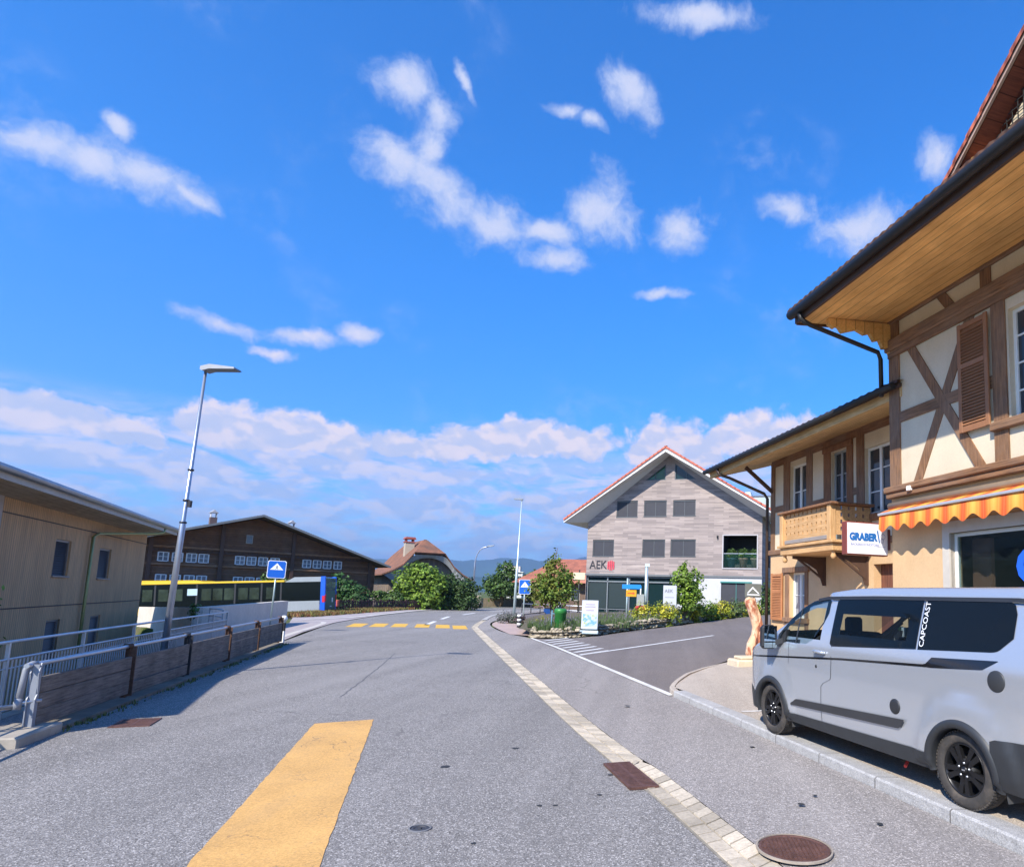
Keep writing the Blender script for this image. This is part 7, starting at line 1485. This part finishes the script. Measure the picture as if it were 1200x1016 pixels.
for s_, ys in ((.95, (.48, 1.5)), (2.35, (.55, 1.0, 1.45))):
    for y in ys:
        q = MB(); q.cbox(s_-.45, s_+.1, y-.24, y+.24, .75, .92, .05); q.prism([(s_+.02, .9), (s_+.16, .9), (s_+.27, 1.38), (s_+.16, 1.40)], 'Y', y-.23, y+.23); q.cbox(s_+.18, s_+.29, y-.12, y+.12, 1.45, 1.66, .04); q.cbox(s_+.22, s_+.24, y-.05, y+.05, 1.36, 1.46); q.build('seat', SEAT, van)
q = MB(); q.prism([(-.05, .9), (.38, .9), (.38, 1.22), (.15, 1.30), (-.05, 1.28)], 'Y', .2, 1.8); q.build('dashboard', BLACKP, van)
q = MB()
for k in range(20):
    a0, a1 = k*math.pi/10, (k+1)*math.pi/10; q.beam((.5+.06*math.sin(a0), .5+.18*math.cos(a0), 1.22+.17*math.sin(a0)), (.5+.06*math.sin(a1), .5+.18*math.cos(a1), 1.22+.17*math.sin(a1)), .025, .025)
q.build('steering_wheel', BLACKP, van)
# windscreen
q = MB(); vs_ = []
for i in range(9):
    s = -.08+.78*i/8; zt = top_z(s)+.006; yw = .14+.06*i/8
    for k in range(13): y = yw+(2-2*yw)*k/12; vs_.append((s+.0-.05*(1-((y-1)/.9)**2)*.0, y, zt+.0-.04*abs((y-1)/.9)**4))
q.add(vs_, [(i*13+k, i*13+k+1, (i+1)*13+k+1, (i+1)*13+k) for i in range(8) for k in range(12)], True); q.keep = True; q.build('windscreen', VGT, van)
# front: grille, headlights, bumper
q = MB(); q.cbox(-1.19, -1.12, .50, 1.50, .52, .95, .03); q.build('grille', BLACKP, van)
q = MB(); q.cbox(-1.21, -1.04, .38, 1.62, .24, .52, .05); q.build('bumper', CLADP, van)
for sd_i in (0, 1):
    m_ = patch(-.94, -.62, lerp((-.94, .80), (-.62, 1.0)), lerp((-.94, .90), (-.62, 1.09)), .006, 10, 3, sd_i); m_.build('headlight', plain('headlight', (.45, .50, .55), .1, coat=.8), van)
    f_ = (lambda y: y if not sd_i else 2*CY-y)
    # mirror
    q = MB(); ya, yb_ = (-.27, -.03); q.cbox(.03, .17, f_(ya+.02), f_(yb_), 1.17, 1.50, .055); q.build('mirror', BLACKP, van)
    q = MB(); q.prism([(.20, 1.28), (.32, 1.28), (.36, 1.45), (.24, 1.36)], 'Y', f_(.0), f_(.06)); q.beam((.15, f_(-.08), 1.25), (.27, f_(.05), 1.31), .06, .07); q.build('mirror_arm', BLACKP, van)
    q = MB(); q.box(.190, .194, f_(-.25), f_(-.05), 1.28, 1.49); q.box(.190, .194, f_(-.25), f_(-.05), 1.19, 1.26); q.build('mirror_glass', plain('mirror_glass', (.55, .60, .65), .02, 1., var=0), van)
    q = MB(); q.tube([(1.02, f_(.0), 1.205), (1.05, f_(-.035), 1.215), (1.14, f_(-.042), 1.22), (1.22, f_(-.035), 1.215), (1.25, f_(.0), 1.205)], [.012, .02, .021, .02, .012], 8); q.build('door_handle', SV, van)
    # roof rubber and pop-top
    m_ = patch(.90, 4.12, lambda s: top_z(s)-.045, lambda s: top_z(s)-.006, .012, 60, 2, sd_i); m_.build('roof_seal', BLACKP, van)
q = MB(); q.lathe([(.001, -.012), (.012, -.010), (.022, -.002), (.022, .01)], 14, (1.05, ysurf(1.05, 1.03), 1.03), 'Y'); q.build('door_lock', BLACKP, van)
q = MB(); q.lathe([(.001, -.012), (.07, -.012), (.078, -.006), (.080, .02)], 28, (2.49, ysurf(2.49, .77), .77), 'Y'); q.lathe([(.001, -.014), (.05, -.013)], 20, (2.49, ysurf(2.49, .77), .77), 'Y'); q.build('service_cap', BLACKP, van)
q = MB(); q.lathe([(.001, -.010), (.085, -.010), (.093, -.004), (.095, .02)], 28, (3.775, ysurf(3.775, 1.19), 1.19), 'Y'); q.build('fuel_cap', plain('cap_grey', (.03, .032, .035), .5), van)
q = MB(); n = 44; vs_ = []; S0, S1 = .72, 4.15
for i in range(n+1):
    s = S0+(S1-S0)*i/n; zt0 = top_z(s)+.004; k_ = min(1, (s-S0)/.9)**.8; k2 = min(1, (S1-s)/.10)**.5; h = .078*k_*k2+.004; yi = .19+.30*(1-min(1, (s-S0)/.5))**2
    prof_ = [(yi, zt0-.02), (yi+.005, zt0+h*.75), (yi+.03, zt0+h), (yi+.25, zt0+h+.014), (1.0, zt0+h+.022)]
    vs_ += [(s, y, z) for y, z in prof_]+[(s, 2-y, z) for y, z in prof_[-2::-1]]
q.add(vs_, [(i*9+k, (i+1)*9+k, (i+1)*9+k+1, i*9+k+1) for i in range(n) for k in range(8)], True); q.add(vs_[-9:], [list(range(9))]); q.keep = True; q.build('pop_top', SV, van)
q = MB(); q.box(.6, 2.2, .16, .17, 1.9, 1.93); 
TL = text_mb('CAPCOAST', .090, .001, 2.845, 1.645, 0, rot=R(90), sx=1.0); TL.v = [(x, ysurf(x, z)-.0085, z) for x, y, z in TL.v]; TL.build('lettering', WHT2, van)
TL = text_mb('TRAIL', .05, .001, .62, .335, 0, sx=1.7); TL.v = [(x, ysurf(x, z)-.0105, z) for x, y, z in TL.v]; TL.build('lettering', plain('emblem_grey', (.35, .36, .38), .4), van)
q = MB(); q.tube([(2.25, .45, .18), (2.33, .30, .16), (2.38, .22, .12)], .018, 8); q.build('tow_strap', plain('strap_red', (.62, .05, .04), .6), van); q = MB(); q.tube([(2.2, .45, .22), (2.26, .38, .18)], .03, 8); q.tube([(2.72, .35, .24), (2.72, .35, .08)], .012, 8); q.build('pipe_end', plain('dull_steel', (.45, .44, .42), .5, .5), van)
q = MB(); q.cbox(4.40, 4.60, .12, 1.88, .30, .66, .05); q.build('bumper', CLADP, van); q = MB(); q.cbox(4.47, 4.52, .03+.10, .26, .8, 1.3, .02); q.cbox(4.47, 4.52, 1.74, 1.87, .8, 1.3, .02); q.build('tail_light', plain('van_tail_red', (.45, .02, .02), .25), van)
# ================================================================== HAZE
q = MB(); q.box(-14000, 14000, -600, 14000, -60, 700)
hz = q.build('haze', bpy.data.materials.new('haze_air'))
hm = hz.data.materials[0]; hm.use_nodes = True; ht = hm.node_tree; ht.nodes.clear()
ho = ht.nodes.new('ShaderNodeOutputMaterial'); hv = ht.nodes.new('ShaderNodeVolumePrincipled')
hv.inputs['Color'].default_value = (.42, .62, .95, 1); hv.inputs['Density'].default_value = .00014; hv.inputs['Anisotropy'].default_value = .2
hm.cycles.homogeneous_volume = True; S.cycles.volume_bounces = 0
ht.links.new(hv.outputs[0], ho.inputs['Volume']); tag(hz, kind='stuff')
